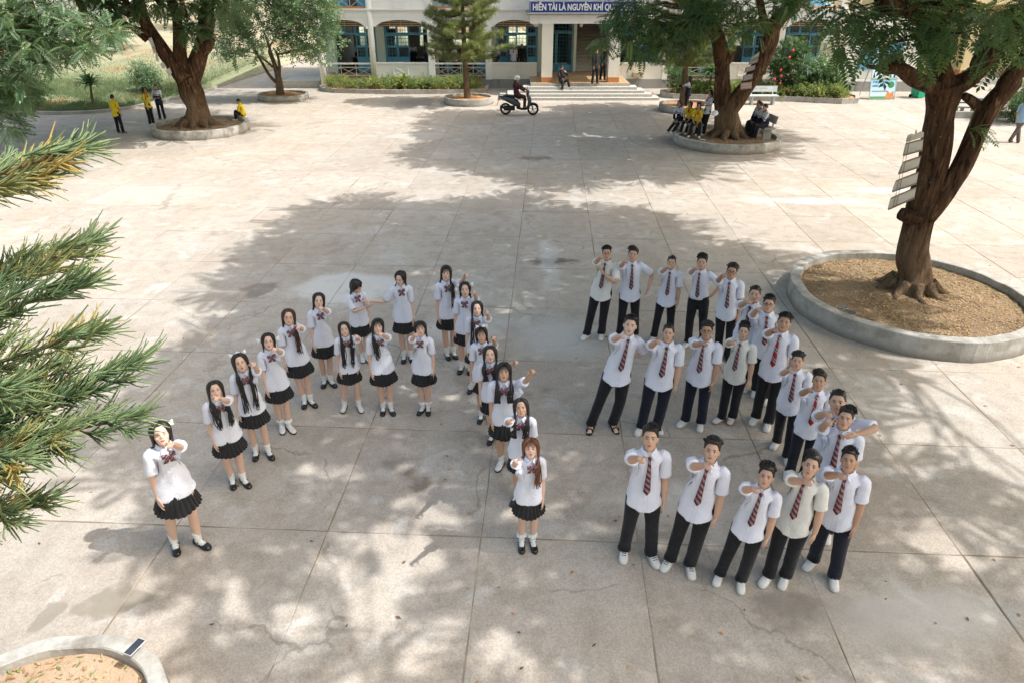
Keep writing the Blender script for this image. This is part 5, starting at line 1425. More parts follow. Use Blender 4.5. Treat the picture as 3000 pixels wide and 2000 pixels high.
HAIR = {'black': hair_mat('hair_black', (.008, .007, .007), (.022, .018, .016)), 'brown': hair_mat('hair_brown', (.035, .014, .008), (.075, .03, .015)), 'auburn': hair_mat('hair_auburn', (.10, .032, .014), (.18, .06, .022))}
def cloth_mat(name, c1, c2, rough=.85, sc=7., wv=.25, sub=0.):
    g = N(name); p = g.obj(); n1 = g.noise(p, sc, 5, .6); n2 = g.noise(p, 13, 3, .6, 1.5)
    g.col(g.mix(g.ss(n1, .3, .7), c1, c2)); g.rough(rough, .2); g.b.inputs['Sheen Weight'].default_value = .15
    g.bump(n2, wv, .03); return g.m
def shirt_mat(name, c1, c2):
    g = N(name); p = g.n('ShaderNodeAttribute', attribute_name='rest').outputs['Vector']; sp = g.n('ShaderNodeSeparateXYZ'); g.set(sp.inputs[0], p); x, y, z = sp.outputs['X'], sp.outputs['Y'], sp.outputs['Z']
    o = g.obj(); n1 = g.noise(o, 6, 4); n2 = g.noise(p, 9, 4, .6, 2.2); n3 = g.noise(p, 24, 3, .6, 1.2); c = g.mix(g.ss(n1, .3, .7), c1, c2)
    fr = g.math('LESS_THAN', y, -.02)
    band = lambda v, a, w: g.math('LESS_THAN', g.math('ABSOLUTE', g.math('SUBTRACT', v, a)), w)
    seam = g.math('MAXIMUM', band(x, .018, .0022), band(x, -.018, .0022))
    px = g.math('MULTIPLY', g.math('GREATER_THAN', x, .040), g.math('LESS_THAN', x, .125)); pz = g.math('MULTIPLY', g.math('GREATER_THAN', z, 1.185), g.math('LESS_THAN', z, 1.30))
    pk = g.math('MAXIMUM', g.math('MULTIPLY', px, g.math('MAXIMUM', band(z, 1.30, .0025), band(z, 1.187, .0025))), g.math('MULTIPLY', pz, g.math('MAXIMUM', band(x, .041, .0025), band(x, .124, .0025))))
    bt = g.math('MULTIPLY', band(x, 0., .006), g.math('LESS_THAN', g.math('ABSOLUTE', g.math('SUBTRACT', g.math('FRACT', g.math('MULTIPLY', z, 11.), 0.), .5)), .065))
    ln = g.math('MULTIPLY', g.math('MAXIMUM', g.math('MAXIMUM', seam, pk), bt), fr)
    c = g.mix(g.math('MULTIPLY', ln, .45), c, tuple(q*.62 for q in c1)); g.col(c); g.rough(.85, .2); g.b.inputs['Sheen Weight'].default_value = .15
    g.bump(g.math('SUBTRACT', g.math('ADD', n2, g.math('MULTIPLY', n3, .1)), g.math('MULTIPLY', ln, .25)), .34, .03); return g.m
M_shirt = shirt_mat('shirt_white', (.78, .79, .88), (.73, .745, .84)); M_shirt2 = shirt_mat('shirt_ivory', (.78, .77, .72), (.72, .71, .66))
M_trs = cloth_mat('trouser_black', (.010, .010, .012), (.018, .018, .021)); M_trs_navy = cloth_mat('trouser_navy', (.009, .011, .021), (.014, .016, .030))
M_skirt = cloth_mat('skirt_black', (.012, .012, .013), (.022, .022, .024), .7)
def stripe_mat(name, axis, sc, tint=(.13, .010, .020)):
    g = N(name); p = g.n('ShaderNodeAttribute', attribute_name='rest').outputs['Vector']; sp = g.n('ShaderNodeSeparateXYZ'); g.set(sp.inputs[0], p)
    u = g.math('ADD', g.math('MULTIPLY', sp.outputs['Z'], sc), g.math('MULTIPLY', sp.outputs['X'], sc*axis)); f = g.math('FRACT', u, 0.)
    navy = g.math('MULTIPLY', g.math('GREATER_THAN', f, .50), g.math('LESS_THAN', f, .88))
    wh = g.math('MULTIPLY', g.math('GREATER_THAN', f, .53), g.math('LESS_THAN', f, .60)); wh2 = g.math('MULTIPLY', g.math('GREATER_THAN', f, .78), g.math('LESS_THAN', f, .85))
    c = g.mix(navy, tint, (.022, .018, .045)); c = g.mix(g.math('ADD', wh, wh2), c, (.72, .68, .68)); g.col(c); g.rough(.55, .4); return g.m
M_tie = stripe_mat('tie_stripe', .9, 15.); M_tie_red = stripe_mat('tie_red', .9, 7., (.32, .012, .022)); M_bow = stripe_mat('bow_stripe', -.8, 24., (.17, .012, .024))
M_patent = simple('shoe_black', (.010, .010, .011), (.014, .014, .015), 9, .16, .6); M_sole_dk = simple('sole_dark', (.02, .018, .016), rough=.7)
M_wshoe = simple('shoe_white', (.74, .73, .70), (.66, .64, .60), 12, .5); M_wsole = simple('sole_pale', (.70, .68, .62), (.6, .58, .52), 12, .6); M_gum = simple('sole_gum', (.40, .22, .10), rough=.6)
M_sock = cloth_mat('sock_white', (.78, .78, .77), (.72, .72, .71)); M_ribbon = cloth_mat('ribbon_white', (.80, .79, .77), (.74, .73, .71))
M_frame = simple('glasses_dark', (.02, .018, .016), rough=.3); M_frame2 = simple('glasses_gold', (.45, .33, .20), rough=.3)
M_yshirt = cloth_mat('shirt_yellow', (.80, .60, .03), (.72, .52, .025)); M_scarf = cloth_mat('scarf_red', (.55, .02, .02), (.48, .015, .02))
M_grey_j = cloth_mat('jacket_grey', (.56, .58, .64), (.48, .50, .56)); M_blk_j = cloth_mat('jacket_black', (.012, .012, .014), (.02, .02, .022)); M_ltblue = cloth_mat('shirt_blue', (.30, .46, .62), (.26, .40, .56))
M_greytr = cloth_mat('trouser_grey', (.16, .13, .115), (.12, .10, .09)); M_floral = None
def jacket_mat():
    g = N('jacket_two_tone'); p = g.n('ShaderNodeAttribute', attribute_name='rest').outputs['Vector']; sp = g.n('ShaderNodeSeparateXYZ'); g.set(sp.inputs[0], p)
    c = g.mix(g.math('GREATER_THAN', sp.outputs['Z'], 1.17), (.018, .020, .045), (.60, .62, .68))
    l = g.math('MULTIPLY', g.math('GREATER_THAN', sp.outputs['Z'], 1.20), g.math('LESS_THAN', sp.outputs['Z'], 1.225)); c = g.mix(l, c, (.02, .02, .04)); g.col(c); g.rough(.8, .2); g.bump(g.noise(p, 13, 3, .6, 1.5), .3, .03); return g.m
M_jacket = jacket_mat()
def dots_mat():
    g = N('floral_dark'); p = g.obj(); n1 = g.noise(p, 11, 4, .6); g.col(g.mix(g.ss(n1, .5, .62), (.022, .014, .018), (.20, .035, .05))); g.rough(.8, .2); return g.m
M_floral = dots_mat()

def Rmin(a, b):
    return np.array(Vector(a).rotation_difference(Vector(b)).to_matrix())
def M4(R, t): X = np.eye(4); X[:3, :3] = R; X[:3, 3] = t; return X
def bone_x(a0, b0, a1, b1, s, twist=0.):
    """maps rest segment a0-b0 on posed a1-b1 (girth scaled by s, length fitted)"""
    d0 = b0-a0; d1 = b1-a1; l0 = np.linalg.norm(d0); l1 = np.linalg.norm(d1); u0 = d0/l0; u1 = d1/l1
    R = Rmin(u0, u1)
    if twist: R = np.array(Matrix.Rotation(twist, 3, Vector(u1))) @ R
    S = s*np.eye(3)+(l1/l0-s)*np.outer(u0, u0)
    A = R @ S; return M4(A, a1-A @ a0)
def ik(S, T, l1, l2, hint):
    d = T-S; L = np.linalg.norm(d); L = min(L, (l1+l2)*.999); u = d/np.linalg.norm(d)
    a = (l1*l1-l2*l2+L*L)/(2*L); h = math.sqrt(max(0, l1*l1-a*a)); hp = hint-u*(hint @ u); hp /= max(np.linalg.norm(hp), 1e-6)
    return S+u*a+hp*h, S+u*L

def posed(name, rig, X, mats, parent, fn=None, rest=False):
    V = rig.pose(X, fn); me = bpy.data.meshes.new(name); me.from_pydata(V.tolist(), [], rig.F)
    for q in mats: me.materials.append(q)
    if rig.mi is not None: me.polygons.foreach_set('material_index', rig.mi)
    me.polygons.foreach_set('use_smooth', [rig.smooth]*len(rig.F))
    if rest:
        at = me.attributes.new('rest', 'FLOAT_VECTOR', 'POINT'); at.data.foreach_set('vector', np.ascontiguousarray(rig.V, dtype=np.float32).ravel())
    me.update(); return link_mesh(name, me, parent)

def person(spec):
    """spec: sex, foot spots and head spot in the world, pointing hand target, look target, dress"""
    f = spec['sex'] == 'F'; J = rest_joints(f); fat = spec.get('fat', 1.)
    fL, fR = np.array(spec['footL'], float), np.array(spec['footR'], float)
    base = (fL+fR)/2; gz = spec.get('z', base[2]); base[2] = gz
    look = np.array(spec.get('look', (0, 0, CAM_H)), float)
    face = spec.get('yaw'); 
    rp = random.Random(spec['label']+'p')
    if face is None: face = math.atan2(look[0]-base[0], -(look[1]-base[1]))+rp.uniform(-.24, .24)
    root = empty('person', base, face); 
    Rz = np.array(Matrix.Rotation(-face, 3, 'Z'))
    loc = lambda p: Rz @ (np.array(p, float)-base)
    X = np.zeros((len(BONES), 4, 4)); B = {n: i for i, n in enumerate(BONES)}
    if 'top' in spec:
        top = loc(spec['top']); s = spec.get('s') or np.linalg.norm(top)/1.725; u = top/np.linalg.norm(top)
        Rt = Rmin((0, 0, 1), u); Xt = M4(Rt*s, np.zeros(3)); 
    else:
        s = spec['s']; Rt = np.array(Euler(spec.get('torso', (0, 0, 0))).to_matrix()); pel = np.array(spec.get('pelvis', (0, 0, .90*s)), float); Xt = M4(Rt*s, pel-Rt @ np.array((0, 0, .90))*s)
    Xt2 = Xt.copy(); Xt2[:3, :3] = Xt[:3, :3] @ np.diag((fat, fat, 1)); X[B['torso']] = Xt2
    ap = lambda M, p: M[:3, :3] @ p+M[:3, 3]
    # head turns towards what it looks at
    hp = ap(Xt, J['head']-np.array((0, .008, .016))); lk = loc(look)-hp; yaw = math.atan2(lk[0], -lk[1]); pit = math.atan2(lk[2], math.hypot(lk[0], lk[1]))
    k = spec.get('turn', .8); yaw = spec.get('hyaw', max(-1.1, min(1.1, yaw*1.))); pit = spec.get('hpitch', pit*k); roll = spec.get('hroll', rp.uniform(-.13, .13))
    Rh = np.array((Matrix.Rotation(yaw, 3, 'Z') @ Matrix.Rotation(-pit, 3, 'X') @ Matrix.Rotation(roll, 3, 'Y')))
    hs = s*spec.get('hs', .98); rv = random.Random(spec['label']); X_h = np.diag((rv.uniform(.93, 1.06), rv.uniform(.97, 1.04), rv.uniform(.96, 1.05))); Rh = Rh @ X_h; X[B['head']] = M4(Rh*hs, hp-Rh @ J['head']*hs)
    for n in 'RL':
        sg = -1 if n == 'R' else 1; S = ap(Xt2, J['sh'+n]); l1 = .275*s; l2 = .24*s; arm = spec.get('arm'+n, 'down')
        Vt = lambda v: Rt @ np.array(v, float)
        if isinstance(arm, tuple) and arm[0] == 'px':         # reach along the sight line of a point of the picture
            r = Rz @ np.array(ray(*arm[1:3])); r /= np.linalg.norm(r); c0 = loc((0, 0, CAM_H)); reach0 = (l1+l2)*.985; reach = reach0+.085*s
            oc = c0-S; bq = oc @ r; dd = bq*bq-(oc @ oc-reach*reach)
            t = -bq-math.sqrt(dd) if dd > 0 else -bq
            T = c0+r*t; d = T-S; T = S+d/np.linalg.norm(d)*min(np.linalg.norm(d)*reach0/reach, reach0)
            E, Wp = ik(S, T, l1, l2, np.array((sg*.6, .1, -.8)))
            tip = Wp+(Wp-E)/np.linalg.norm(Wp-E)*.17*s
            tip = Wp + ((Wp-E)/np.linalg.norm(Wp-E)*.8 + .2*(c0-Wp)/np.linalg.norm(c0-Wp))*.17*s
        elif isinstance(arm, tuple) and arm[0] == 'to':       # hand to a local point (in body units)
            T = ap(Xt, np.array(arm[1], float)) if len(arm[1]) == 3 else arm[1]
            hint = Vt(arm[2]) if len(arm) > 2 else Vt((sg, .3, -.6)); E, Wp = ik(S, T, l1, l2, hint)
            fd = Vt(arm[3]) if len(arm) > 3 else (Wp-E)/np.linalg.norm(Wp-E); tip = Wp+fd/np.linalg.norm(fd)*.17*s
        elif isinstance(arm, tuple) and arm[0] == 'world':
            T = loc(arm[1]); E, Wp = ik(S, T, l1, l2, Vt(arm[2]) if len(arm) > 2 else Vt((sg*.4, .2, -1))); tip = Wp+(Wp-E)/np.linalg.norm(Wp-E)*.17*s
        else:
            j = spec.get('sway', 0.); dv = np.array((sg*(.06+.07*j), -.06+.1*j, -1.)); dv = Rmin((0, 0, 1), Rt @ np.array((0, 0, 1.))*.5+np.array((0, 0, .5))) @ dv; dv /= np.linalg.norm(dv)
            E = S+dv*l1; d2 = dv+np.array((-sg*.06, -.16, 0)); d2 /= np.linalg.norm(d2); Wp = E+d2*l2; tip = Wp+(d2+np.array((0, -.1, 0)))*.17*s
        X[B['ua'+n]] = bone_x(J['sh'+n], J['el'+n], S, E, s*(.5+.5*fat)); X[B['fa'+n]] = bone_x(J['el'+n], J['wr'+n], E, Wp, s*(.6+.4*fat)); X[B['ha'+n]] = bone_x(J['wr'+n], J['fi'+n], Wp, tip, s, spec.get('tw'+n, 0.))
    feet = {}
    for n, ft in (('R', fR), ('L', fL)):
        sg = -1 if n == 'R' else 1; Hh = ap(Xt2, J['hip'+n]); F0 = loc(ft); ty = spec.get('toe'+n, sg*rp.uniform(.05, .42))
        A = F0+np.array((0, 0, .075*s)); l1, l2 = .42*s, .406*s; L = np.linalg.norm(A-Hh)
        kh = np.array(spec.get('knee'+n, (sg*.15, -1, .1)), float)
        if L < (l1+l2)*.995: K, A2 = ik(Hh, A, l1, l2, kh)
        else: K = Hh+(A-Hh)*.51+np.array((0, -.012, 0))*s
        X[B['th'+n]] = bone_x(J['hip'+n], J['kn'+n], Hh, K, s*(.4+.6*fat)); X[B['sh'+n+'_']] = bone_x(J['kn'+n], J['an'+n], K, A, s*(.5+.5*fat))
        Rf = np.array(Matrix.Rotation(ty, 3, 'Z') @ Matrix.Rotation(spec.get('toe_pitch', 0.), 3, 'X')); X[B['ft'+n]] = M4(Rf*s, A-Rf @ J['an'+n]*s); feet[n] = (F0, Rf)
    sk = SKIN[spec.get('skin', 0 if f else 1)]
    pt = spec.get('pt', 0)
    posed('body', BODY[(spec['sex'], pt)], X, [sk, M_eye, M_iris, M_lipF if f else M_lipM], root)
    top_ = spec.get('shirt', 'F' if f else 'M'); smat = spec.get('smat', M_shirt)
    sh = posed('shirt' if spec.get('jacket') is None else 'jacket', SHIRT[top_], X, [smat], root, rest=True)
    if spec.get('collar', True): posed('collar', COLLAR[spec['sex']], X, [spec.get('cmat', smat)], sh)
    if spec.get('skirt', f): posed('skirt', SKIRT, X, [M_skirt], root)
    else: posed('trousers', TROUSER, X, [spec.get('tmat', M_trs)], root)
    neck = spec.get('neck')
    if neck == 'tie': posed('necktie', TIE, X, [spec.get('tie', M_tie)], root, rest=True)
    elif neck == 'bow': posed('bow_tie', BOW, X, [M_bow], root, rest=True)
    elif neck == 'scarf': posed('neckerchief', SCARF, X, [M_scarf], root)
    hr = spec.get('hair', ('crew', 1)); rig = girl_hair(hr[0], hr[1], hr[2] if len(hr) > 2 else .42) if spec.get('longhair', f) else boy_hair(hr[0], hr[1])
    posed('hair', rig, X, [HAIR[spec.get('hcol', 'black')]], root)
    def on_head(m, name, mat):
        V = np.concatenate(m.v); posed(name, Rig(V, m.f, f, W=rigW(V, 'head')), X, [mat], root)
    if spec.get('glasses'): on_head(glasses_mb(spec['glasses'] == 2), 'glasses', M_frame2 if spec['glasses'] == 2 else M_frame)
    for rb in spec.get('ribbon', ()): on_head(ribbon_mb(*rb), 'hair_ribbon', M_ribbon)
    st = spec.get('shoe', 'maryjane' if f else 'sneaker'); um, sm_ = spec.get('shoemats', {'maryjane': (M_patent, M_sole_dk), 'sneaker': (M_wshoe, M_wsole), 'loafer': (M_wshoe, M_sole_dk), 'sandal': (M_patent, M_sole_dk)}[st])
    for n in 'RL':
        F0, Rf = feet[n]; F0 = F0.copy()
        def foot_obj(m, name, mat, par):
            q = MB(); 
            for v in m.v: q.v.append((np.asarray(v) @ Rf.T)*s+F0+np.array((0, 0, .002))); q.n += len(v)
            q.f = m.f; q.m = m.m; q.sm = m.sm; return q.build(name, mat, par)
        up, so_, ex = SHOES[st]
        so2 = foot_obj(up, 'shoe', um, root); foot_obj(so_, 'sole', sm_, so2); foot_obj(ex, 'strap' if st != 'sneaker' else 'laces', spec.get('lace', um), so2)
        if spec.get('sock', f): foot_obj(SOCK[bool(spec.get('frill'))], 'sock', M_sock, root)
    tag(root, spec['label'], spec.get('cat', 'person'), spec.get('group')); return root
# ------------------------------------------------------------------ the students
# label, top of head, right foot, left foot, pointing hand, options   (spots measured along the sight lines, feet on the ground)
G = [
 ('girl nearest the left with pointing arm, hair tied with white ribbon, standing in sun', (464, 1236), (515, 1600), (585, 1593), (502, 1300), dict(hair=('k', 1, .45), ribbon=((.075, .05, 1.66, 1.3),), fat=1.12)),
 ('second girl in the left line, long wavy hair over chest, hand before her mouth', (623, 1114), (683, 1414), (716, 1414), (637, 1165), dict(hair=('f', 2, .36), hcol='black', fat=1.08)),
 ('girl with white bows on her head and very long hair over both shoulders', (700, 1035), (752, 1331), (788, 1331), (745, 1064), dict(hair=('f', 3, .55), ribbon=((-.05, -.01, 1.705, 1.3), (.05, -.01, 1.705, 1.3)))),
 ('girl in white loafers and frilled socks with white ribbons hanging from pinned hair', (780, 974), (828, 1255), (849, 1257), (807, 1022), dict(hair=('t', 4, .16), shoe='loafer', frill=True, ribbon=((-.085, .02, 1.60, 1.6), (.085, .02, 1.60, 1.6)))),
 ('girl wearing thin glasses with reddish brown hair over one shoulder', (836, 904), (894, 1182), (912, 1182), (876, 958), dict(hair=('o', 5, .42), hcol='brown', glasses=2)),
 ('girl with hair swept behind, pointing, at the top of the left line', (929, 858), (952, 1123), (971, 1124), (942, 902), dict(hair=('k', 6, .5))),
 ('girl turning away while holding her own upper arm, white shoes', (1036, 815), (1063, 1052), (1077, 1056), None, dict(hair=('bk', 7, .4), shoe='loafer', armR=('to', (.10, -.20, 1.20), (-.6, -.1, -1)), hyaw=.85, hpitch=-.35)),
 ('girl stretching her arm out to the shoulder of the girl beside her', (1170, 790), (1185, 1052), (1204, 1052), None, dict(hair=('k', 8, .45), hyaw=-.45, hpitch=-.05, reach=1)),
 ('girl with very long straight hair and white loafers standing with feet apart', (1008, 941), (1011, 1194), (1053, 1196), (1048, 985), dict(hair=('f', 9, .5), shoe='loafer')),
 ('girl with curled bangs pointing past her cheek, shiny black shoes', (1103, 933), (1124, 1202), (1146, 1203), (1118, 978), dict(hair=('bp', 10, .34), fat=1.06)),
 ('small girl with bangs holding a black gadget in her lowered hand', (1231, 939), (1240, 1202), (1255, 1202), (1216, 980), dict(hair=('bk', 11, .25), right=1, frill=True, gadget=1)),
 ('girl with bangs and side hair, arm out right, farthest of the middle line', (1303, 778), (1310, 1043), (1329, 1041), (1369, 806), dict(hair=('bo', 12, .45), skin=0)),
 ('girl with white flower clips at both temples in the middle line', (1363, 826), (1353, 1083), (1376, 1085), (1391, 855), dict(hair=('k', 13, .4), ribbon=((-.08, -.02, 1.66, 1.2), (.08, -.02, 1.67, 1.4)))),
 ('girl with very long hair down one side and one finger raised upward', (1399, 881), (1385, 1140), (1408, 1142), (1429, 914), dict(hair=('p', 14, .5))),
 ('smiling girl with bangs and a white headband', (1411, 957), (1410, 1225), (1434, 1228), (1448, 988), dict(hair=('bk', 15, .3), ribbon=((.0, -.03, 1.705, 1.5),), skin=1, phone=1)),
 ('girl with dark hair behind her shoulders, fist stretched sideways to the right', (1434, 1012), (1441, 1286), (1465, 1290), (1514, 1059), dict(hair=('f', 16, .2))),
 ('girl with bangs and closed eyes, arm raised out with a finger up, white shoes', (1475, 1061), (1469, 1361), (1500, 1365), (1563, 1084), dict(hair=('bf', 17, .18), shoe='loafer', skin=1, fat=1.14)),
 ('girl with centre parting and a stern look just behind the frontmost girl', (1528, 1166), (1515, 1462), (1545, 1462), (1491, 1232), dict(hair=('f', 18, .22), right=1, skin=1)),
 ('frontmost girl of the middle line with long auburn hair on one side, face in sun', (1557, 1284), (1528, 1593), (1560, 1593), (1511, 1348), dict(hair=('bo', 19, .36), hcol='auburn', right=1, frill=True)),
]
Bo = [
 ('boy with glasses and hand on his chest, farthest left of the back row', (1785, 717), (1719, 987), (1761, 985), (1760, 752), dict(hair=('fringe', 1), glasses=1, smat=M_shirt2, armL=('to', (.03, -.19, 1.27), (.9, -.2, -.7), (-.6, .1, .6)))),
 ('boy second from left in the back row with his left forearm lifted', (1854, 721), (1815, 985), (1859, 987), (1832, 765), dict(hair=('side', 2), armL=('to', (.30, -.10, 1.02), (1, .5, -.5)))),
 ('boy with close-cropped hair in the middle of the back row', (1970, 747), (1915, 992), (1961, 996), (1959, 781), dict(hair=('crew', 3))),
 ('boy with tucked-in shirt and one hand on his hip in the back row', (2057, 746), (2015, 1009), (2057, 1007), (2038, 785), dict(hair=('quiff', 4), shirt='Mt', armL=('to', (.21, .03, .98), (1, .5, .1), (-.6, .2, -.6)))),
 ('slim boy with glasses and curly top, fifth in the back row', (2144, 770), (2102, 1040), (2131, 1050), (2118, 805), dict(hair=('curl', 5), glasses=1, skin=2, shoemats=(M_patent, M_sole_dk))),
 ('sturdy boy with round face pointing over the shoulder of the boy in glasses', (2215, 836), (2140, 1130), (2180, 1133), (2191, 884), dict(hair=('crew', 6), fat=1.12)),
 ('boy with thick dark glasses and spiky hair in the slanting right line', (2253, 863), (2213, 1150), (2239, 1172), (2220, 905), dict(hair=('up', 7), glasses=1, fat=1.05)),
 ('boy with a plain red tie and a watch on his pointing wrist', (2303, 914), (2213, 1229), (2249, 1246), (2270, 966), dict(hair=('fringe', 8), tie=M_tie_red, skin=2, watch=1)),
 ('boy with wavy hair whose loose shirt billows left in the slanting right line', (2341, 1030), (2274, 1301), (2303, 1345), (2314, 1083), dict(hair=('curl', 9))),
 ('boy with red dotted tie and navy trousers in the slanting right line', (2406, 1088), (2312, 1390), (2352, 1400), (2373, 1139), dict(hair=('side', 10), tie=M_tie_red, tmat=M_trs_navy, skin=2)),
 ('boy half hidden with his hand laid on the shoulder in front of him', (2459, 1143), (2385, 1500), (2425, 1510), (2423, 1209), dict(hair=('crew', 11), hand_on=1)),
 ('boy with parted fringe in front of the half hidden boy', (2482, 1190), (2385, 1545), (2422, 1565), (2427, 1232), dict(hair=('side', 12))),
 ('smiling boy in black sandals leaning sideways, left end of the second row', (1856, 923), (1732, 1251), (1795, 1248), (1822, 983), dict(hair=('fringe', 13), shoe='sandal', skin=0, armL=('to', (.12, .20, 1.02), (1, .4, -.3)))),
 ('sturdy boy with cropped hair, second in the second row', (1965, 948), (1878, 1259), (1924, 1253), (1926, 998), dict(hair=('crew', 14), fat=1.14, tmat=M_trs_navy)),
 ('boy with round dark glasses, third in the second row', (2076, 942), (2007, 1238), (2052, 1246), (2063, 1007), dict(hair=('curl', 15), glasses=1, fat=1.08, skin=2, tmat=M_trs_navy)),
 ('boy with swept-up hair and ivory shirt, right end of the second row', (2185, 947), (2113, 1231), (2144, 1229), (2144, 1002), dict(hair=('quiff', 16), smat=M_shirt2, shoemats=(M_wshoe, M_gum))),
 ('boy in patterned high-top sneakers, left end of the front row', (1909, 1249), (1828, 1616), (1905, 1630), (1875, 1343), dict(hair=('side', 17), lace=M_patent)),
 ('boy with wavy hair in striped sneakers, second in the front row', (2097, 1286), (1963, 1646), (2019, 1661), (2070, 1363), dict(hair=('curl', 18), lace=M_patent)),
 ('short boy leaning with plain white sneakers, middle of the front row', (2256, 1366), (2108, 1688), (2169, 1706), (2209, 1431), dict(hair=('quiff', 19))),
 ('boy with long swept fringe and grey-toed sneakers, fourth in the front row', (2384, 1330), (2250, 1693), (2299, 1695), (2364, 1410), dict(hair=('side', 20), smat=M_shirt2)),
 ('boy with short spiky hair and navy trousers, right end of the front row', (2496, 1315), (2381, 1648), (2440, 1697), (2462, 1391), dict(hair=('up', 21), tmat=M_trs_navy, skin=2, fat=1.08)),
]
M_gadget = simple('gadget_black', (.02, .02, .022), rough=.35)
def student(sex, row):
    lab, top, r, l, hand_px, o = row; R_, L_ = gnd(*r), gnd(*l); Y = (R_.y+L_.y)/2-.04
    sp = dict(sex=sex, label=lab, footR=R_, footL=L_, top=atY(top[0], top[1], Y), neck='bow' if sex == 'F' else 'tie', group='girls in white shirts and black skirts' if sex == 'F' else 'boys in white shirts and striped ties')
    sp.update({k: v for k, v in o.items() if k not in ('right', 'gadget', 'phone', 'watch', 'hand_on', 'reach')})
    side = 'R' if (sex == 'M' or o.get('right')) else 'L'
    if hand_px: sp['arm'+side] = ('px', hand_px[0], hand_px[1]); sp['pt'] = 1 if side == 'R' else -1
    if o.get('reach'):
        q = atY(1086, 882, Y-.05); sp['armR'] = ('world', q)
    if o.get('hand_on'):
        q = atY(2508, 1272, Y-.35); sp['armL'] = ('world', q, (1, .4, .2))
    sp['turn'] = .78 if sex == 'F' else .82
    sp['sway'] = (hash(lab[:7]+str(top)) % 7)/7.0 if False else ((top[0]*7+top[1]*3) % 11)/11.0
    return person(sp), sp
STU = []
for row in G: STU.append(student('F', row))
for row in Bo: STU.append(student('M', row))

def hold(root, m, name, label, cat, mat):
    o = m.build(name, mat); tag(o, label, cat); return o
for (root, sp), row in zip(STU, G+Bo):
    o = row[5]
    if not any(o.get(k) for k in ('gadget', 'phone', 'watch')): continue
    bpy.context.view_layer.update(); Mw = root.matrix_world; body = [c for c in root.children if c.name.startswith('body')][0]
    V = np.array([v.co[:] for v in body.data.vertices]); rig = BODY[(sp['sex'], sp['pt'])]
    bi = BONES.index({'gadget': 'haL', 'phone': 'haR', 'watch': 'haR'}[[k for k in ('gadget', 'phone', 'watch') if o.get(k)][0]])
    w = rig.W[:, bi]; c = (V*w[:, None]).sum(0)/w.sum()
    if o.get('watch'):
        fi = BONES.index('faR'); w2 = rig.W[:, fi]; e = (V*w2[:, None]).sum(0)/w2.sum(); q = np.array(Mw @ Vector(c*.62+e*.38))
        hold(root, MB().box((q[0]+.02, q[1], q[2]+.035), (.035, .03, .012)).tube([q+np.array((.03*math.cos(a), .005*math.sin(a), .03*math.sin(a))) for a in np.linspace(0, 6.28, 13)], .006, 5), 'wrist_watch', 'dark watch on the wrist of the boy with the red tie', 'watch', M_gadget)
    else:
        q = np.array(Mw @ Vector(c))
        if o.get('phone'): hold(root, MB().box((q[0]+.01, q[1]-.03, q[2]-.03), (.07, .012, .14), R=Matrix.Rotation(.5, 3, 'Y')), 'phone', 'pale phone in the lowered hand of the girl with the headband', 'phone', M_wshoe)
        else: hold(root, MB().box((q[0]-.02, q[1]-.03, q[2]-.02), (.055, .05, .08)).ell((q[0]-.02, q[1]-.06, q[2]-.01), (.02, .012, .02), 8, 5), 'camera_gadget', 'small black gadget in the lowered hand of the small girl', 'gadget', M_gadget)
# ------------------------------------------------------------------ people around the yard
rnd6 = random.Random(66)
def bystander(sex, label, s, R_, L_, yaw, **o):
    sp = dict(sex=sex, label=label, footR=R_, footL=L_, yaw=yaw, s=s, neck=None, skirt=False, sock=False, shoe='sneaker', collar=True, skin=2, look=(R_[0]+10*math.sin(yaw), R_[1]-10*math.cos(yaw), 1.4))
    sp.update(o)
    if 'top' in sp: sp.pop('s')
    return person(sp)
def two(px, py, w, yaw, z=0.):
    c = gnd(px, py, z); d = np.array((math.cos(yaw), math.sin(yaw)))*w/2      # person's left is at +d
    return (c.x-d[0], c.y-d[1], z), (c.x+d[0], c.y+d[1], z)
# left: pupils by the thick tree
a, b = two(355, 390, .22, math.pi*.93)
bystander('M', 'boy in yellow shirt and navy trousers walking away at the left', .86, a, b, math.pi*.93, smat=M_yshirt, tmat=M_trs_navy, hair=('crew', 61), shoe='sandal', hpitch=0., hyaw=0.)
a, b = two(446, 366, .2, 1.35)
bystander('F', 'girl in yellow shirt with red scarf standing at the left planter', .88, a, b, 1.35, smat=M_yshirt, hair=('k', 62, .3), neck='scarf', hpitch=.0, hyaw=0., shoemats=(M_wshoe, M_wsole))
a, b = two(477, 350, .2, .15)
bystander('M', 'boy in grey and navy jacket with folded hands beside the left planter', .85, a, b, .15, smat=M_jacket, shirt='Ml', jacket=1, tmat=M_trs_navy, hair=('crew', 63), hpitch=0., hyaw=.2, armR=('to', (.02, -.2, 1.08)), armL=('to', (-.02, -.22, 1.06)), shoe='sandal')

def sitter(sex, label, x, y, zs, yaw, s=.9, lean=.12, fx=.42, spread=.1, zf=0., arms=None, **o):
    """seated: zs seat height, feet zf, fx how far the feet stand forward"""
    f = np.array((math.sin(yaw), -math.cos(yaw))); l = np.array((math.cos(yaw), math.sin(yaw)))
    fr = np.array((x, y))+f*fx*s; R_ = (*(fr-l*spread), zf); L_ = (*(fr+l*(spread+o.pop('cross', 0.))), zf)
    base = (np.array(R_)+np.array(L_))/2
    pel = np.array(((np.array((x, y))-base[:2]) @ l, -((np.array((x, y))-base[:2]) @ f), zs+.085*s-zf))
    arms = arms or {}
    d = dict(armR=('to', (-.10, -.28, .98), (-1, .2, -.6)), armL=('to', (.06, -.30, .98), (1, .2, -.6))); d.update(arms)
    return bystander(sex, label, s, R_, L_, yaw, pelvis=pel, torso=(lean, 0, 0), **d, **o)
q = gnd(640, 342, .33)
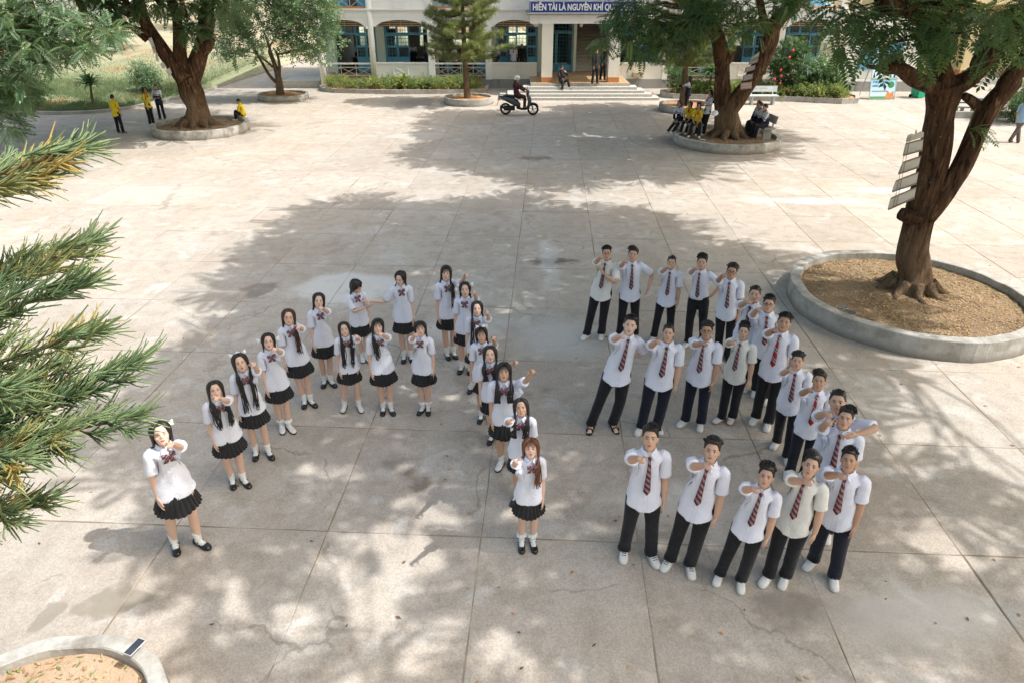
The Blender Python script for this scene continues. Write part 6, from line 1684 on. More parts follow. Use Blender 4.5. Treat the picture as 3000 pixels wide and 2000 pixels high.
sitter('M', 'boy in yellow shirt sitting on the rim of the left planter', q.x-.1, 30.1, .33, -1.5, .85, .2, .42, zf=0.0, smat=M_yshirt, tmat=M_trs_navy, hair=('crew', 64), hpitch=-.2, hyaw=0.) if False else \
sitter('M', 'boy in yellow shirt sitting on the rim of the left planter', -11.25, 29.75, .34, -1.7, .85, .22, .40, zf=.22, smat=M_yshirt, tmat=M_trs_navy, hair=('crew', 64), hpitch=-.3, hyaw=0.)
# right: pupils in the planter of the forked tree
M_conc = simple('bench_concrete', (.36, .35, .33), (.27, .26, .24), 8, .85, .3, .3, 40)
def stone_bench(x, y, z, yaw, L, label, back=False, mat=None, group=None):
    t = empty('bench', (x, y, z), yaw); tag(t, label, 'bench', group); mat = mat or M_conc
    MB().box2((-L/2, -.2, .38), (L/2, .2, .44)).build('seat', mat, t)
    for sx in (-.36*L, .36*L):
        MB().extrude([(sx-.05, 0), (sx+.05, 0), (sx+.035, .379), (sx-.035, .379)], -.16, .16).build('leg', mat, t)
    if back:
        for sx in (-.36*L, .36*L): MB().bar((sx, .17, .40), (sx, .25, .80), .05, .04).build('back_post', mat, t)
        MB().box((0, .222, .70), (L, .035, .27), R=Matrix.Rotation(-.18, 3, 'X')).build('backrest', mat, t)
    return t
stone_bench(6.82, 27.08, .2, -.5, 1.2, 'low concrete bench under the pupils left of the forked trunk')
sitter('F', 'girl in grey jacket sitting farthest left under the forked tree', 6.5, 27.35, .64, -.75, .86, .3, .72, zf=.25, smat=M_jacket, shirt='Ml', jacket=1, hair=('k', 71, .2), hpitch=.0, hyaw=.1)
sitter('F', 'girl in yellow shirt sitting second behind the front yellow-shirted girl', 6.82, 27.15, .64, -.6, .86, .28, .62, zf=.25, smat=M_yshirt, neck='scarf', hair=('k', 72, .2), hpitch=.0, hyaw=-.3)
sitter('F', 'girl in grey jacket mostly hidden behind the yellow shirts', 7.12, 27.05, .64, -.5, .85, .18, .55, zf=.22, smat=M_jacket, shirt='Ml', jacket=1, hair=('k', 73, .2), hpitch=.05, hyaw=0.)
sitter('F', 'girl in bright yellow shirt and red scarf sitting in front', 6.98, 26.6, .62, -.35, .9, .16, .60, .18, zf=.25, smat=M_yshirt, neck='scarf', hair=('k', 74, .2), hpitch=.1, hyaw=0.)
stone_bench(6.98, 26.7, .2, -.35, .6, 'short concrete seat under the girl in the bright yellow shirt')
a, b = two(2056, 396, .18, -1.2, .24)
bystander('F', 'girl in white shirt holding a cap, leaning on the forked trunk', .93, a, b, -1.2, smat=M_shirt, neck='scarf', hair=('k', 75, .15), hpitch=-.05, hyaw=0., top=np.array(a)+np.array((.25, .08, 1.62)), armR=('to', (-.02, -.24, 1.12)), armL=('to', (.04, -.24, 1.10)), group=None)
cp = MB(); cp.ell((7.28, 25.45, 1.22), (.12, .12, .10), 12, 8); cp.ell((7.2, 25.35, 1.18), (.11, .10, .02), 12, 6)
tag(cp.build('cap', M_shirt), 'white cap held by the girl leaning on the trunk', 'cap')
stone_bench(9.35, 26.35, .22, -1.45, 1.35, 'concrete bench with boys right of the forked trunk', True)
for k, (dx, dy, lab) in enumerate(((0., -.42, 'boy in two-tone jacket nearest on the bench right of the trunk'), (-.05, .0, 'boy in two-tone jacket second on the bench right of the trunk'), (.02, .38, 'boy in two-tone jacket third on the bench right of the trunk'))):
    sitter('M', lab, 9.33+dx, 26.35+dy, .66, -1.35, .93, .22, .45, zf=.24, smat=M_jacket, shirt='Ml', jacket=1, tmat=(M_trs_navy if k == 0 else M_trs), hair=('crew', 81+k), hpitch=.0, hyaw=-.2+.2*k, shoe='sandal')
a, b = two(2010, 326, .2, -2.0)
bystander('F', 'girl in jacket reaching towards the pine beside the small planter', .9, a, b, -2.0, smat=M_jacket, shirt='Ml', jacket=1, hair=('k', 85, .25), hpitch=.1, hyaw=0., armR=('to', (-.12, -.42, 1.38)), armL=('to', (.10, -.45, 1.22)))
# right edge
q = gnd(2968, 418)
bystander('M', 'person in light blue shirt and grey trousers at the right edge', .96, (q.x-.1, q.y+.05, 0), (q.x+.12, q.y-.08, 0), 2.2, smat=M_ltblue, tmat=M_greytr, hair=('crew', 86), hpitch=0., hyaw=0., shoe='sandal')
# entrance
sitter('M', 'man in dark jacket and cap sitting on the entrance steps', 2.62, 37.85, .655, .35, .98, -.25, .52, .2, zf=.39, smat=M_blk_j, shirt='Ml', jacket=1, hair=('crew', 87), hpitch=-.3, hyaw=.2, shoe='sandal', arms=dict(armL=('to', (.12, -.30, 1.30), (1, -.2, -1))))
a, b = two(1742, 246, .34, .6, .656)
bystander('M', 'man in black jacket with white stripes walking across the porch', .99, a, b, .6, smat=M_blk_j, shirt='Ml', jacket=1, hair=('fringe', 88), hpitch=0., hyaw=0., shoe='sandal')
bystander('M', 'man in black jacket half hidden beside the right porch pillar', .99, (4.75, 39.1, .656), (4.98, 39.0, .656), .7, smat=M_blk_j, shirt='Ml', jacket=1, hair=('crew', 89), hpitch=0., hyaw=0., shoe='sandal')
# corridor and classrooms
for k, (x, y, yaw, sx, lab, o) in enumerate((
    (-3.95, 41.35, .1, 'M', 'boy in white jacket leaning with spread arms on the railing', dict(smat=M_jacket, shirt='Ml', jacket=1, armR=('to', (-.42, -.26, 1.0), (-1, .3, .2)), armL=('to', (.42, -.26, 1.0), (1, .3, .2)))),
    (-3.25, 41.75, .9, 'F', 'girl in white blouse talking behind the railing', dict(smat=M_shirt)),
    (-2.75, 41.7, -.9, 'F', 'person in orange top and pale trousers behind the railing', dict(smat=simple('top_orange', (.75, .22, .06), rough=.8), tmat=M_shirt2)),
    (-.92, 41.9, .0, 'M', 'boy in two-tone jacket behind the parapet left of the red-scarf boy', dict(smat=M_jacket, shirt='Ml', jacket=1)),
    (.08, 42.0, .0, 'M', 'boy with red scarf standing behind the parapet', dict(smat=M_shirt, neck='scarf')),
    (.55, 42.3, .3, 'M', 'pupil in black jacket in the shade behind the parapet', dict(smat=M_blk_j, shirt='Ml', jacket=1)),
    (-5.85, 43.7, .2, 'M', 'pupil in jacket inside the classroom by the navy curtain', dict(smat=M_jacket, shirt='Ml', jacket=1)),
    (-9.15, 43.8, .9, 'M', 'pupil in jacket inside the leftmost classroom', dict(smat=M_jacket, shirt='Ml', jacket=1)),
    (12.3, 43.4, 0., 'M', 'pupil in dark jacket at the window behind the forked tree', dict(smat=M_blk_j, shirt='Ml', jacket=1)))):
    d = np.array((math.cos(yaw), math.sin(yaw)))*.1
    bystander(sx, lab, .93, (x-d[0], y-d[1], FL-.02), (x+d[0], y+d[1], FL-.02), yaw, hair=('crew', 90+k) if sx == 'M' else ('k', 90+k, .2), hpitch=0., hyaw=0., **o)

# ------------------------------------------------------------------ motor scooter and rider
M_scoot = simple('scooter_grey', (.035, .048, .058), (.05, .065, .078), 3, .28, .6); M_blackp = simple('black_plastic', (.012, .012, .013), rough=.5); M_rub = simple('tyre_rubber', (.014, .014, .014), rough=.85)
M_alu = simple('alloy', (.55, .56, .58), (.45, .46, .48), 9, .3, .5, metal=.9); M_lamp = simple('lamp_clear', (.6, .66, .7), rough=.1); M_helm = simple('helmet_white', (.72, .67, .56), rough=.25)
scx, scy, scr = .33, 32.25, -.10
sc = empty('motor_scooter', (scx, scy, 0), scr); tag(sc, 'dark grey motor scooter ridden across the yard by a person in white helmet', 'scooter')
def wheel(x):
    w = MB(); R = []
    for k in range(28):
        a = 2*math.pi*k/28; R.append([(x+(.215+.045*math.cos(t))*math.cos(a), .042*math.sin(t), .262+(.215+.045*math.cos(t))*math.sin(a)) for t in np.arange(8)*2*math.pi/8])
    R.append(R[0]); w.rings(R, caps=False); o = w.build('wheel', M_rub, sc)
    r = MB(); r.tube([(x, -.03, .262), (x, .03, .262)], .05, 12)
    for k in range(5):
        a = 2*math.pi*k/5+.3; r.bar((x+.04*math.cos(a), 0, .262+.04*math.sin(a)), (x+.19*math.cos(a), 0, .262+.19*math.sin(a)), .03, .022, up=(0, 1, 0))
    A = [(x+.185*math.cos(t), 0, .262+.185*math.sin(t)) for t in np.linspace(0, 2*math.pi, 25)]; r.tube(A, .014, 6, caps=False); r.build('rim', M_alu, o)
wheel(-.62); wheel(.62)
def sec(m, prof, n=14, mi=0):
    """loft along x: (x, z_mid, half width, half height)"""
    a = np.arange(n)*2*math.pi/n; m.rings([np.stack([np.full(n, x), w*np.cos(a), z+h*np.sign(np.sin(a))*np.abs(np.sin(a))**.8], 1) for x, z, w, h in prof])
m = MB(); sec(m, [(-.92, .80, .03, .02), (-.84, .76, .09, .07), (-.60, .70, .13, .12), (-.30, .60, .15, .17), (-.08, .50, .14, .16), (.05, .40, .12, .10)]); m.build('rear_body', M_scoot, sc)
m = MB(); sec(m, [(-.12, .32, .13, .05), (.1, .27, .15, .05), (.30, .27, .14, .05), (.38, .33, .12, .07)]); m.build('floorboard', M_blackp, sc)
m = MB(); m.rings([[(x+d*math.sin(t), w*math.cos(t), z) for t in np.arange(14)*2*math.pi/14] for z, x, w, d in ((.28, .40, .12, .06), (.42, .43, .17, .075), (.58, .47, .20, .085), (.72, .45, .20, .09), (.84, .40, .16, .08), (.93, .36, .09, .05))]); m.build('front_shield', M_scoot, sc)
m = MB(); sec(m, [(-.72, .83, .09, .03), (-.55, .84, .13, .05), (-.25, .80, .13, .05), (-.02, .76, .10, .05), (.06, .70, .05, .05)]); m.build('seat', M_blackp, sc)
m = MB(); m.ell((.38, 0, 1.0), (.10, .13, .09), 12, 8); hb = m.build('handlebar_cowl', M_scoot, sc); MB().ell((.455, 0, 1.0), (.04, .09, .05), 10, 7).build('headlight', M_lamp, hb)
for s_ in (-1, 1):
    MB().tube([(.36, s_*.10, 1.02), (.30, s_*.24, 1.05), (.24, s_*.34, 1.04)], [.014, .014, .018], 8).build('grip', M_blackp, hb)
    mi = MB(); mi.tube([(.33, s_*.2, 1.05), (.36, s_*.26, 1.2)], .006, 6); mi.ell((.36, s_*.28, 1.23), (.012, .06, .04), 10, 6); mi.build('mirror', M_blackp, sc)
m = MB(); R = []
for k in range(11):
    a = math.radians(20+14*k); R.append([(.62+(.275)*math.cos(a), y, .27+.275*math.sin(a)+.012*math.cos(y*20)) for y in (-.055, -.03, 0, .03, .055)]+[(.62+.262*math.cos(a), y, .27+.262*math.sin(a)) for y in (.055, 0, -.055)])
m.rings(R); m.build('front_fender', M_scoot, sc)
for s_ in (-1, 1): MB().tube([(.62, s_*.06, .262), (.50, s_*.06, .60)], .018, 7).build('fork', M_blackp, sc)
MB().tube([(-.30, -.12, .27), (-.55, -.15, .30), (-.86, -.15, .38)], [.03, .065, .06], 10).build('exhaust', M_blackp, sc)
MB().box2((-.70, -.08, .20), (-.20, .08, .40)).build('engine', M_blackp, sc)
MB().add([(-.90, -.06, .72), (-.90, .06, .72), (-1.02, .05, .42), (-1.02, -.05, .42), (-.89, -.06, .71), (-.89, .06, .71), (-1.01, .05, .41), (-1.01, -.05, .41)], [(0, 1, 2, 3), (7, 6, 5, 4), (0, 4, 5, 1), (1, 5, 6, 2), (2, 6, 7, 3), (3, 7, 4, 0)]).build('mudguard', M_blackp, sc)
m = MB(); m.tube([(-.62, -.09, .86), (-.88, -.09, .88), (-.93, 0, .885), (-.88, .09, .88), (-.62, .09, .86)], .014, 7); m.build('grab_rail', M_alu, sc)
MB().ell((-.90, 0, .70), (.03, .07, .04), 8, 6).build('tail_light', simple('tail_red', (.4, .01, .01), rough=.2), sc)
yawr = math.pi/2+scr; fdir = np.array((math.cos(scr), math.sin(scr))); c0 = np.array((scx, scy))+fdir*-.13
rid = sitter('F', 'person in dark floral clothes and cream helmet riding the scooter', c0[0], c0[1], .79, yawr, .93, -.02, .40, .07, zf=.325, smat=M_floral, shirt='Ml', jacket=1, tmat=M_floral, hair=('k', 95, .12), hpitch=0., hyaw=0., shoe='sandal', shoemats=(SKIN[1], M_sole_dk),
             arms=dict(armR=('to', (-.30, -.42, 1.10), (-.6, .3, -1)), armL=('to', (.30, -.42, 1.10), (.6, .3, -1))))
bpy.context.view_layer.update()
hv = [c for c in rid.children if c.name.startswith('body')][0].data.vertices; hz = max(v.co.z for v in hv); top = [v.co for v in hv if v.co.z > hz-.14]; hc = sum((Vector(t) for t in top), Vector())/len(top)
m = MB(); R = []
for i in range(9):
    t = math.radians(4+14*i); R.append([(.135*math.sin(t)*math.cos(a), .155*math.sin(t)*math.sin(a)+.012+.05*(math.sin(a) < -.5)*(i > 5), .135*math.cos(t)+.05) for a in np.arange(20)*2*math.pi/20])
V_ = [np.array(r)+np.array(hc) for r in R]; m.rings(V_, caps=True); m.build('helmet', M_helm, rid)

# ------------------------------------------------------------------ boards on the trees
M_panel = simple('board_back', (.56, .54, .48), (.46, .44, .38), 5, .6); M_rust = simple('board_frame', (.28, .22, .17), (.2, .15, .11), 9, .7)
M_bwhite = simple('board_white', (.62, .62, .60), (.5, .5, .48), 6, .5); M_bred = simple('print_red', (.42, .06, .05), rough=.6); M_bdark = simple('print_dark', (.06, .05, .07), rough=.6)
def board(px, Y, corners, label, mat, frame, group, lines=None, th=.02):
    """flat panel from four picture corners at depth Y (real size, real thickness)"""
    P = [np.array(atY(c[0], c[1], Y)) for c in corners]; cen = sum(P)/len(P); t = empty('name_board', cen); tag(t, label, 'board', group)
    P = [p-cen for p in P]; n = len(P)
    V = [(p[0], -th/2, p[2]) for p in P]+[(p[0], th/2, p[2]) for p in P]
    MB().add(V, [tuple(range(n)), tuple(range(2*n-1, n-1, -1))]+[(i, (i+1) % n, n+(i+1) % n, n+i) for i in range(n)]).build('panel', mat, t)
    m = MB()
    for i in (0, 2): m.bar((P[i][0], -th/2-.006, P[i][2]), (P[(i+1) % n][0], -th/2-.006, P[(i+1) % n][2]), .02, .02, up=(0, 1, 0))
    if n == 4 and frame: m.build('frame', M_rust, t)
    if lines:
        u = (P[1]-P[0]+P[2]-P[3])/2; v = (P[3]-P[0]+P[2]-P[1])/2; ang = math.atan2(u[2], u[0]); w = np.linalg.norm(u)
        for k, (tx, mt) in enumerate(lines):
            c = P[0]+u*.5+v*((k+1)/(len(lines)+1)); o = text_obj(tx, 'print', np.linalg.norm(v)*.30, mt, t, (c[0], -th/2-.004, c[2]), (math.pi/2, -ang, 0), width=w*.8, ext=.002)
    return t
gb = 'pale boards hung along the leaning tree'
board(0, 11.75, [(2665, 427), (2700, 415), (2703, 450), (2647, 458)][:0] or [(2654, 421), (2704, 408), (2701, 440), (2645, 456)], 'second board from the top on the leaning tree', M_panel, True, gb)
for k, c in enumerate(([(2645, 476), (2697, 458), (2690, 490), (2631, 510)], [(2625, 530), (2690, 505), (2684, 538), (2613, 562)], [(2610, 581), (2683, 549), (2678, 580), (2601, 614)])):
    board(0, 11.75, c, ('third board from the top on the leaning tree', 'fourth board from the top on the leaning tree', 'lowest board on the leaning tree')[k], M_panel, True, gb)
board(0, 11.75, [(2655, 413), (2660, 397), (2672, 393), (2680, 395), (2684, 380), (2688, 393), (2697, 386), (2706, 388), (2705, 402), (2656, 417)], 'topmost scalloped board on the leaning tree', M_panel, False, gb)
for x in (2660, 2668): MB().tube([atY(x, 400, 11.73), atY(x-42, 605, 11.73)], .004, 5).build('hanging_wire', M_rust)
for o in bpy.data.objects:
    if o.name.startswith('hanging_wire'): tag(o, 'thin wire along the %s of the pale boards on the leaning tree' % ('outer side' if o.name == 'hanging_wire' else 'middle'), 'wire', 'wires of the hanging boards')
gm = 'printed boards on the forked tree'
M_slate = simple('board_slate', (.17, .16, .20), (.23, .21, .25), 6, .6); M_rose = simple('board_rose', (.42, .29, .27), (.36, .24, .22), 6, .6); M_bgreen = simple('board_greenish', (.30, .40, .33), (.24, .32, .27), 6, .6); M_faded = simple('faded_print', (.50, .47, .48), (.40, .37, .38), 20, .7)
def faded_rows(t, P, rows, mat, y):
    """rows of weathered, unreadable lettering"""
    P = [np.array(p) for p in P]; r = random.Random(len(t.name)+rows)
    for k in range(rows):
        v = (k+.7)/(rows+.4); a = P[0]*(1-v)+P[3]*v; b = P[1]*(1-v)+P[2]*v; u = .10; m = MB()
        while u < .88:
            w = r.uniform(.03, .09); m.bar(a*(1-u)+b*u+np.array((0, y, 0)), a*(1-u-w)+b*(u+w)+np.array((0, y, 0)), np.linalg.norm(P[3]-P[0])*.16, .004, up=(0, 1, 0)) if u+w < .92 else None; u += w+.025
        if m.n: tag(m.build('print', mat, t), kind='stuff')
for k, c in enumerate(([(2202, 168), (2225, 152), (2222, 170), (2196, 182)], [(2196, 180), (2222, 167), (2220, 182), (2193, 190)], [(2184, 200), (2213, 191), (2211, 204), (2181, 213)], [(2177, 222), (2206, 217), (2205, 231), (2175, 238)], [(2170, 244), (2203, 241), (2202, 259), (2169, 263)])):
    t = board(0, 25.6, c, ('small green topped board, uppermost on the forked tree', 'second printed board from the top on the forked tree', 'third printed board from the top on the forked tree', 'fourth printed board from the top on the forked tree', 'lowest rose coloured board on the forked tree')[k], (M_bgreen, M_slate, M_slate, M_slate, M_rose)[k], True, gm)
    if k: P = [np.array(atY(q[0], q[1], 25.6))-np.array(t.location) for q in c]; faded_rows(t, P, 3 if k < 4 else 2, M_faded, -.018)
for k, c in enumerate(([(435, 113), (444, 110), (455, 140), (447, 145)], [(446, 140), (453, 138), (458, 155), (450, 158)], [(455, 158), (461, 156), (465, 178), (458, 180)], [(468, 188), (478, 183), (487, 196), (477, 203)], [(485, 207), (497, 199), (503, 215), (495, 226)])):
    board(0, 27.85, c, ('small white board highest on the left tree', 'second small white board on the left tree', 'third small white board on the left tree', 'fourth small white board on the left tree', 'lowest small white board on the left tree')[k], M_bwhite, False, 'white boards on the left tree')

# ------------------------------------------------------------------ poster stand, bin, benches, stool, phones
def poster_mat():
    g = N('poster_print'); p = g.obj(); sp = g.n('ShaderNodeSeparateXYZ'); g.set(sp.inputs[0], p); z = sp.outputs['Z']
    c = g.ramp(g.math('DIVIDE', z, 2.0), [(.0, (.06, .22, .07)), (.06, (.10, .30, .10)), (.10, (.55, .72, .78)), (.45, (.30, .58, .74)), (.50, (.10, .28, .09)), (.55, (.62, .75, .80)), (1., (.20, .50, .72))])
    g.col(c); g.rough(.35, .5); return g.m
q = gnd(2540, 293); ps = empty('poster_stand', (q.x+.1, q.y, 0), .05); tag(ps, 'leaning blue and green environment poster stand by the wall', 'poster stand')
Rl = Matrix.Rotation(-.22, 3, 'X'); W_, H_ = 1.32, 2.0
pn = MB().box2((0, -.01, .03), (W_, .012, H_)).build('panel', poster_mat(), ps); pn.rotation_euler = (-.22, 0, 0)
fr = MB(); 
for x in (0, W_): fr.bar((x, 0, 0), (x, 0, H_+.02), .035)
for z in (.03, H_*.5, H_+.02): fr.bar((0, -.004, z), (W_, -.004, z), .03)
fo = fr.build('frame', M_alu, ps); fo.rotation_euler = (-.22, 0, 0)
fr = MB()
for x in (0, W_): fr.bar((x, .44, H_*.95), (x, 1.05, 0), .03); fr.bar((x, .05, .4), (x, .92, .4), .025)
fr.bar((0, .92, .4), (W_, .92, .4), .025); fr.build('rear_frame', M_alu, ps)
M_navyp = simple('print_navy', (.03, .03, .16), rough=.6); M_redp = simple('print_scarlet', (.55, .05, .04), rough=.6); M_whp = simple('print_white', (.8, .8, .8), rough=.5); M_orgp = simple('print_orange', (.65, .25, .08), rough=.6); M_grnp = simple('print_green', (.05, .22, .06), rough=.6)
for tx, z, mt, sz, w in (('VÌ MỘT MÔI TRƯỜNG', .84, M_navyp, .13, .82), ('KHÔNG CÓ RÁC', .66, M_navyp, .13, .60), ('HÃY LÀM SẠCH RÁC Ở MỌI NƠI', .40, M_redp, .09, .80)):
    o = text_obj(tx, 'print', sz, mt, pn, (.10+w/2, -.014, z), width=w, ext=.002)
for k in range(5):                                   # small figures on the grass strip
    x = (.12, .42, .70, .98, 1.18)[k]; mt = (M_navyp, M_redp, M_orgp, M_grnp, M_navyp)[k]
    MB().box2((x-.05, -.016, 1.06), (x+.05, -.013, 1.18)).ell((x, -.014, 1.23), (.035, .003, .045), 8, 5).build('figure', mt, pn)
for x in (.12, 1.08): MB().box2((x-.1, -.016, 1.52), (x+.1, -.013, 1.66)).build('label_patch', M_whp, pn)
MB().ell((1.06, -.014, .72), (.17, .004, .16), 14, 8).build('globe_print', M_grnp, pn)
MB().extrude([(.80, .06), (1.28, .06), (1.22, .42), (1.06, .30), (.92, .42)], -.017, -.013).build('hands_print', M_orgp, pn)

M_bin = simple('bin_green', (.0, .30, .15), (.0, .36, .19), 5, .4, .5)
q = gnd(2690, 288); bn = empty('trash_bin', (q.x, q.y+.1, 0), .3); tag(bn, 'green wheeled trash bin with sloping lid behind the leaning tree', 'trash bin')
m = MB(); m.rings([[(w*sx, d*sy, z) for sx, sy in ((-1, -1), (1, -1), (1, 1), (-1, 1))] for z, w, d in ((.03, .21, .24), (.88, .28, .31))], smooth=False); m.build('tub', M_bin, bn)
m = MB(); m.add([(-.30, -.33, .88), (.30, -.33, .88), (.30, .33, .88), (-.30, .33, .88), (-.27, -.28, .94), (.27, -.28, .94), (.27, .30, 1.04), (-.27, .30, 1.04)], [(3, 2, 1, 0), (4, 5, 6, 7), (0, 1, 5, 4), (1, 2, 6, 5), (2, 3, 7, 6), (3, 0, 4, 7)]); m.build('lid', simple('bin_lid', (.0, .20, .12), rough=.4), bn)
for s_ in (-1, 1): MB().tube([(s_*.20, .25, .08), (s_*.26, .25, .08)], .08, 12).build('wheel', M_rub, bn)
q = gnd(2830, 335); pt_ = empty('picnic_table', (q.x, q.y, 0), -.25); tag(pt_, 'grey concrete picnic table with seats behind the leaning tree', 'table')
MB().box2((-.75, -.35, .68), (.75, .35, .75)).build('table_top', M_conc, pt_)
for s_ in (-1, 1):
    MB().extrude([(s_*.5-.09, 0), (s_*.5+.09, 0), (s_*.5+.06, .679), (s_*.5-.06, .679)], -.12, .12).build('leg', M_conc, pt_)
    MB().box2((-.7, s_*.72-.16, .38), (.7, s_*.72+.16, .44)).build('seat', M_conc, pt_)
    for x in (-.45, .45): MB().box2((x-.05, s_*.72-.10, 0), (x+.05, s_*.72+.10, .379)).build('seat_leg', M_conc, pt_)
M_benchw = simple('bench_pale', (.55, .58, .60), (.46, .49, .51), 6, .6)
bw = stone_bench(12.3, 35.2, 0, .0, 1.45, 'pale bench with faded orange print on its back before the flower bed', True, M_benchw)
faded_rows(bw, [(-.45, .17, .78), (.35, .17, .78), (.35, .18, .66), (-.45, .18, .66)], 1, M_orgp, -.012)
M_redpl = simple('plastic_red', (.60, .02, .02), (.5, .02, .02), 5, .4)
q = gnd(646, 243); rs = empty('stool', (q.x, q.y, .05)); tag(rs, 'red plastic stool beside the lawn kerb far left', 'stool')
MB().box2((-.17, -.17, .40), (.17, .17, .44)).build('seat', M_redpl, rs)
for sx in (-1, 1):
    for sy in (-1, 1): MB().bar((sx*.14, sy*.14, .40), (sx*.19, sy*.19, 0), .05, .04).build('leg', M_redpl, rs)
M_scr = simple('phone_screen', (.03, .035, .045), (.05, .055, .07), 3, .12, .6); M_case = simple('phone_case', (.62, .60, .58), rough=.4)
def phone(px, py, z, rz, label, case=M_case, s=1., w=.075, h=.155):
    q = gnd(px, py, z); t = empty('phone', (q.x, q.y, z), rz); tag(t, label, 'phone')
    MB().box2((-w/2*s, -h/2*s, .002), (w/2*s, h/2*s, .011)).build('case', case, t); MB().box2((-w/2*s+.004, -h/2*s+.005, .0112), (w/2*s-.004, h/2*s-.005, .0125)).build('screen', M_scr, t)
phone(395, 1895, .325, -.35, 'dark screened phone lying on the rim of the near planter', s=1.1)
phone(2468, 900, .365, .9, 'phone with pale case on the rim of the large planter', s=1.2)
phone(2492, 915, .365, .8, 'greenish phone next to the other on the large planter rim', simple('phone_green', (.10, .25, .20), rough=.3), 1.2)
for k, (px, py) in enumerate(((1728, 333), (2060, 413), (2038, 300))):
    q = gnd(px, py, .0 if k != 1 else .25); r = random.Random(k); V = [(q.x+r.uniform(-.12, .12), q.y+r.uniform(-.12, .12), q.z+.01+r.uniform(0, .05)) for _ in range(6)]
    bm = bmesh.new(); [bm.verts.new(v) for v in V]; bmesh.ops.convex_hull(bm, input=bm.verts); me = bpy.data.meshes.new('paper'); bm.to_mesh(me); bm.free(); me.materials.append(M_whp)
    tag(link_mesh('crumpled_paper', me), ('scrap of white paper in front of the entrance', 'scrap of white paper on the rim of the forked tree planter', 'scrap of white paper beside the pine planter')[k], 'litter')

# ------------------------------------------------------------------ lawn, kerbs and far left
CURB = [(-60, 31.5), (-30, 32.2), (-23, 32.4), (-20.6, 32.3), (-18.9, 32.8), (-17.9, 34.2), (-17.1, 37.1), (-16.7, 39.4), (-16.6, 42.2), (-16.3, 46.7), (-16.0, 51.5), (-15.5, 66), (-15, 90)]
def lawn_z(x, y): return .11+max(0, (y-34))*.045+max(0, (-18-x))*.012+.05*math.sin(x*.5)*math.sin(y*.4)*(y > 35)
g = N('lawn'); p = g.pos(); n1 = g.noise(p, .28, 5, .6); n2 = g.noise(p, 3.5, 5, .7); n3 = g.noise(p, 26, 4, .7); sp = g.n('ShaderNodeSeparateXYZ'); g.set(sp.inputs[0], p)
dry = g.ss(g.math('ADD', sp.outputs['Y'], g.math('MULTIPLY', n1, 16.)), 46, 62)
c = g.mix(dry, g.mix(n2, (.16, .20, .10), (.28, .30, .17)), g.mix(n2, (.36, .33, .22), (.46, .42, .30))); c = g.mix(g.ss(n1, .52, .68), c, (.34, .22, .11)); c = g.mix(.6, c, g.mix(n3, (.55, .55, .55), (1.4, 1.4, 1.4)), 'MULTIPLY')
g.col(c); g.rough(.95, .1); g.bump(n3, .8, .06); M_lawn = g.m
CC = catmull([np.array((a, b, 0)) for a, b in CURB], 6); V = []; F = []; K = 26
for i, c_ in enumerate(CC):
    for k in range(K):
        t = k/(K-1); x = c_[0]+(-120-c_[0])*t**1.6*.98; y = c_[1]+(max(c_[1], 45)+45-c_[1])*t**1.5*.9
        V.append((x, y, lawn_z(x, y) if k else .10))
for i in range(len(CC)-1):
    for k in range(K-1): F.append((i*K+k, (i+1)*K+k, (i+1)*K+k+1, i*K+k+1))
lw = MB().add(V, F, 0, True).build('lawn', M_lawn); tag(lw, 'sloping half dry lawn left of the yard', kind='structure')
m = MB(); T = np.gradient(CC, axis=0); T /= np.linalg.norm(T, axis=1)[:, None]; Nn = np.stack([-T[:, 1], T[:, 0], np.zeros(len(T))], 1)
if (Nn[10] @ np.array((-1, .3, 0))) < 0: Nn = -Nn
R = [[c_-n*.0+np.array((0, 0, -.02)), c_+np.array((0, 0, .13)), c_+n*.16+np.array((0, 0, .135)), c_+n*.17+np.array((0, 0, -.02))] for c_, n in zip(CC, Nn)]
m.rings(R, smooth=False); kb = m.build('kerb', M_kerb); tag(kb, 'low concrete kerb edging the lawn', 'kerb')
# grass blades near the kerb
gr = np.random.default_rng(3); n = 42000
u = gr.uniform(8, len(CC)-8, n); i0 = u.astype(int); base = CC[i0]*(1-(u-i0))[:, None]+CC[np.minimum(i0+1, len(CC)-1)]*(u-i0)[:, None]
off = gr.random(n)**1.5*9+.2; base = base+Nn[i0]*off[:, None]; keep = (base[:, 0] > -34) & (base[:, 1] < 56); base = base[keep]; n = len(base)
base[:, 2] = [lawn_z(x, y) for x, y in base[:, :2]]
a = gr.uniform(0, 6.28, n); h = gr.uniform(.05, .16, n)*np.where(base[:, 1] < 40, 1.3, .9); w = .012; d = np.stack([np.cos(a), np.sin(a), 0*a], 1)
V = np.stack([base-d*w, base+d*w, base+np.stack([gr.normal(0, .04, n), gr.normal(0, .04, n), h], 1)], 1).reshape(-1, 3); T3 = np.arange(3*n).reshape(-1, 3)
dryt = np.clip((base[:, 1]-38)/20, 0, 1)*.7+gr.random(n)*.3
M_grass = leaf_mat('grass', [(.12, .18, .09), (.22, .27, .14), (.34, .34, .20), (.46, .42, .29)], .2)
tag(link_mesh('grass', fast_mesh('grass', V, T3, M_grass, attr={'tone': np.repeat(dryt, 3)})), 'short tufted grass growing behind the lawn kerb', 'grass', kind='stuff')
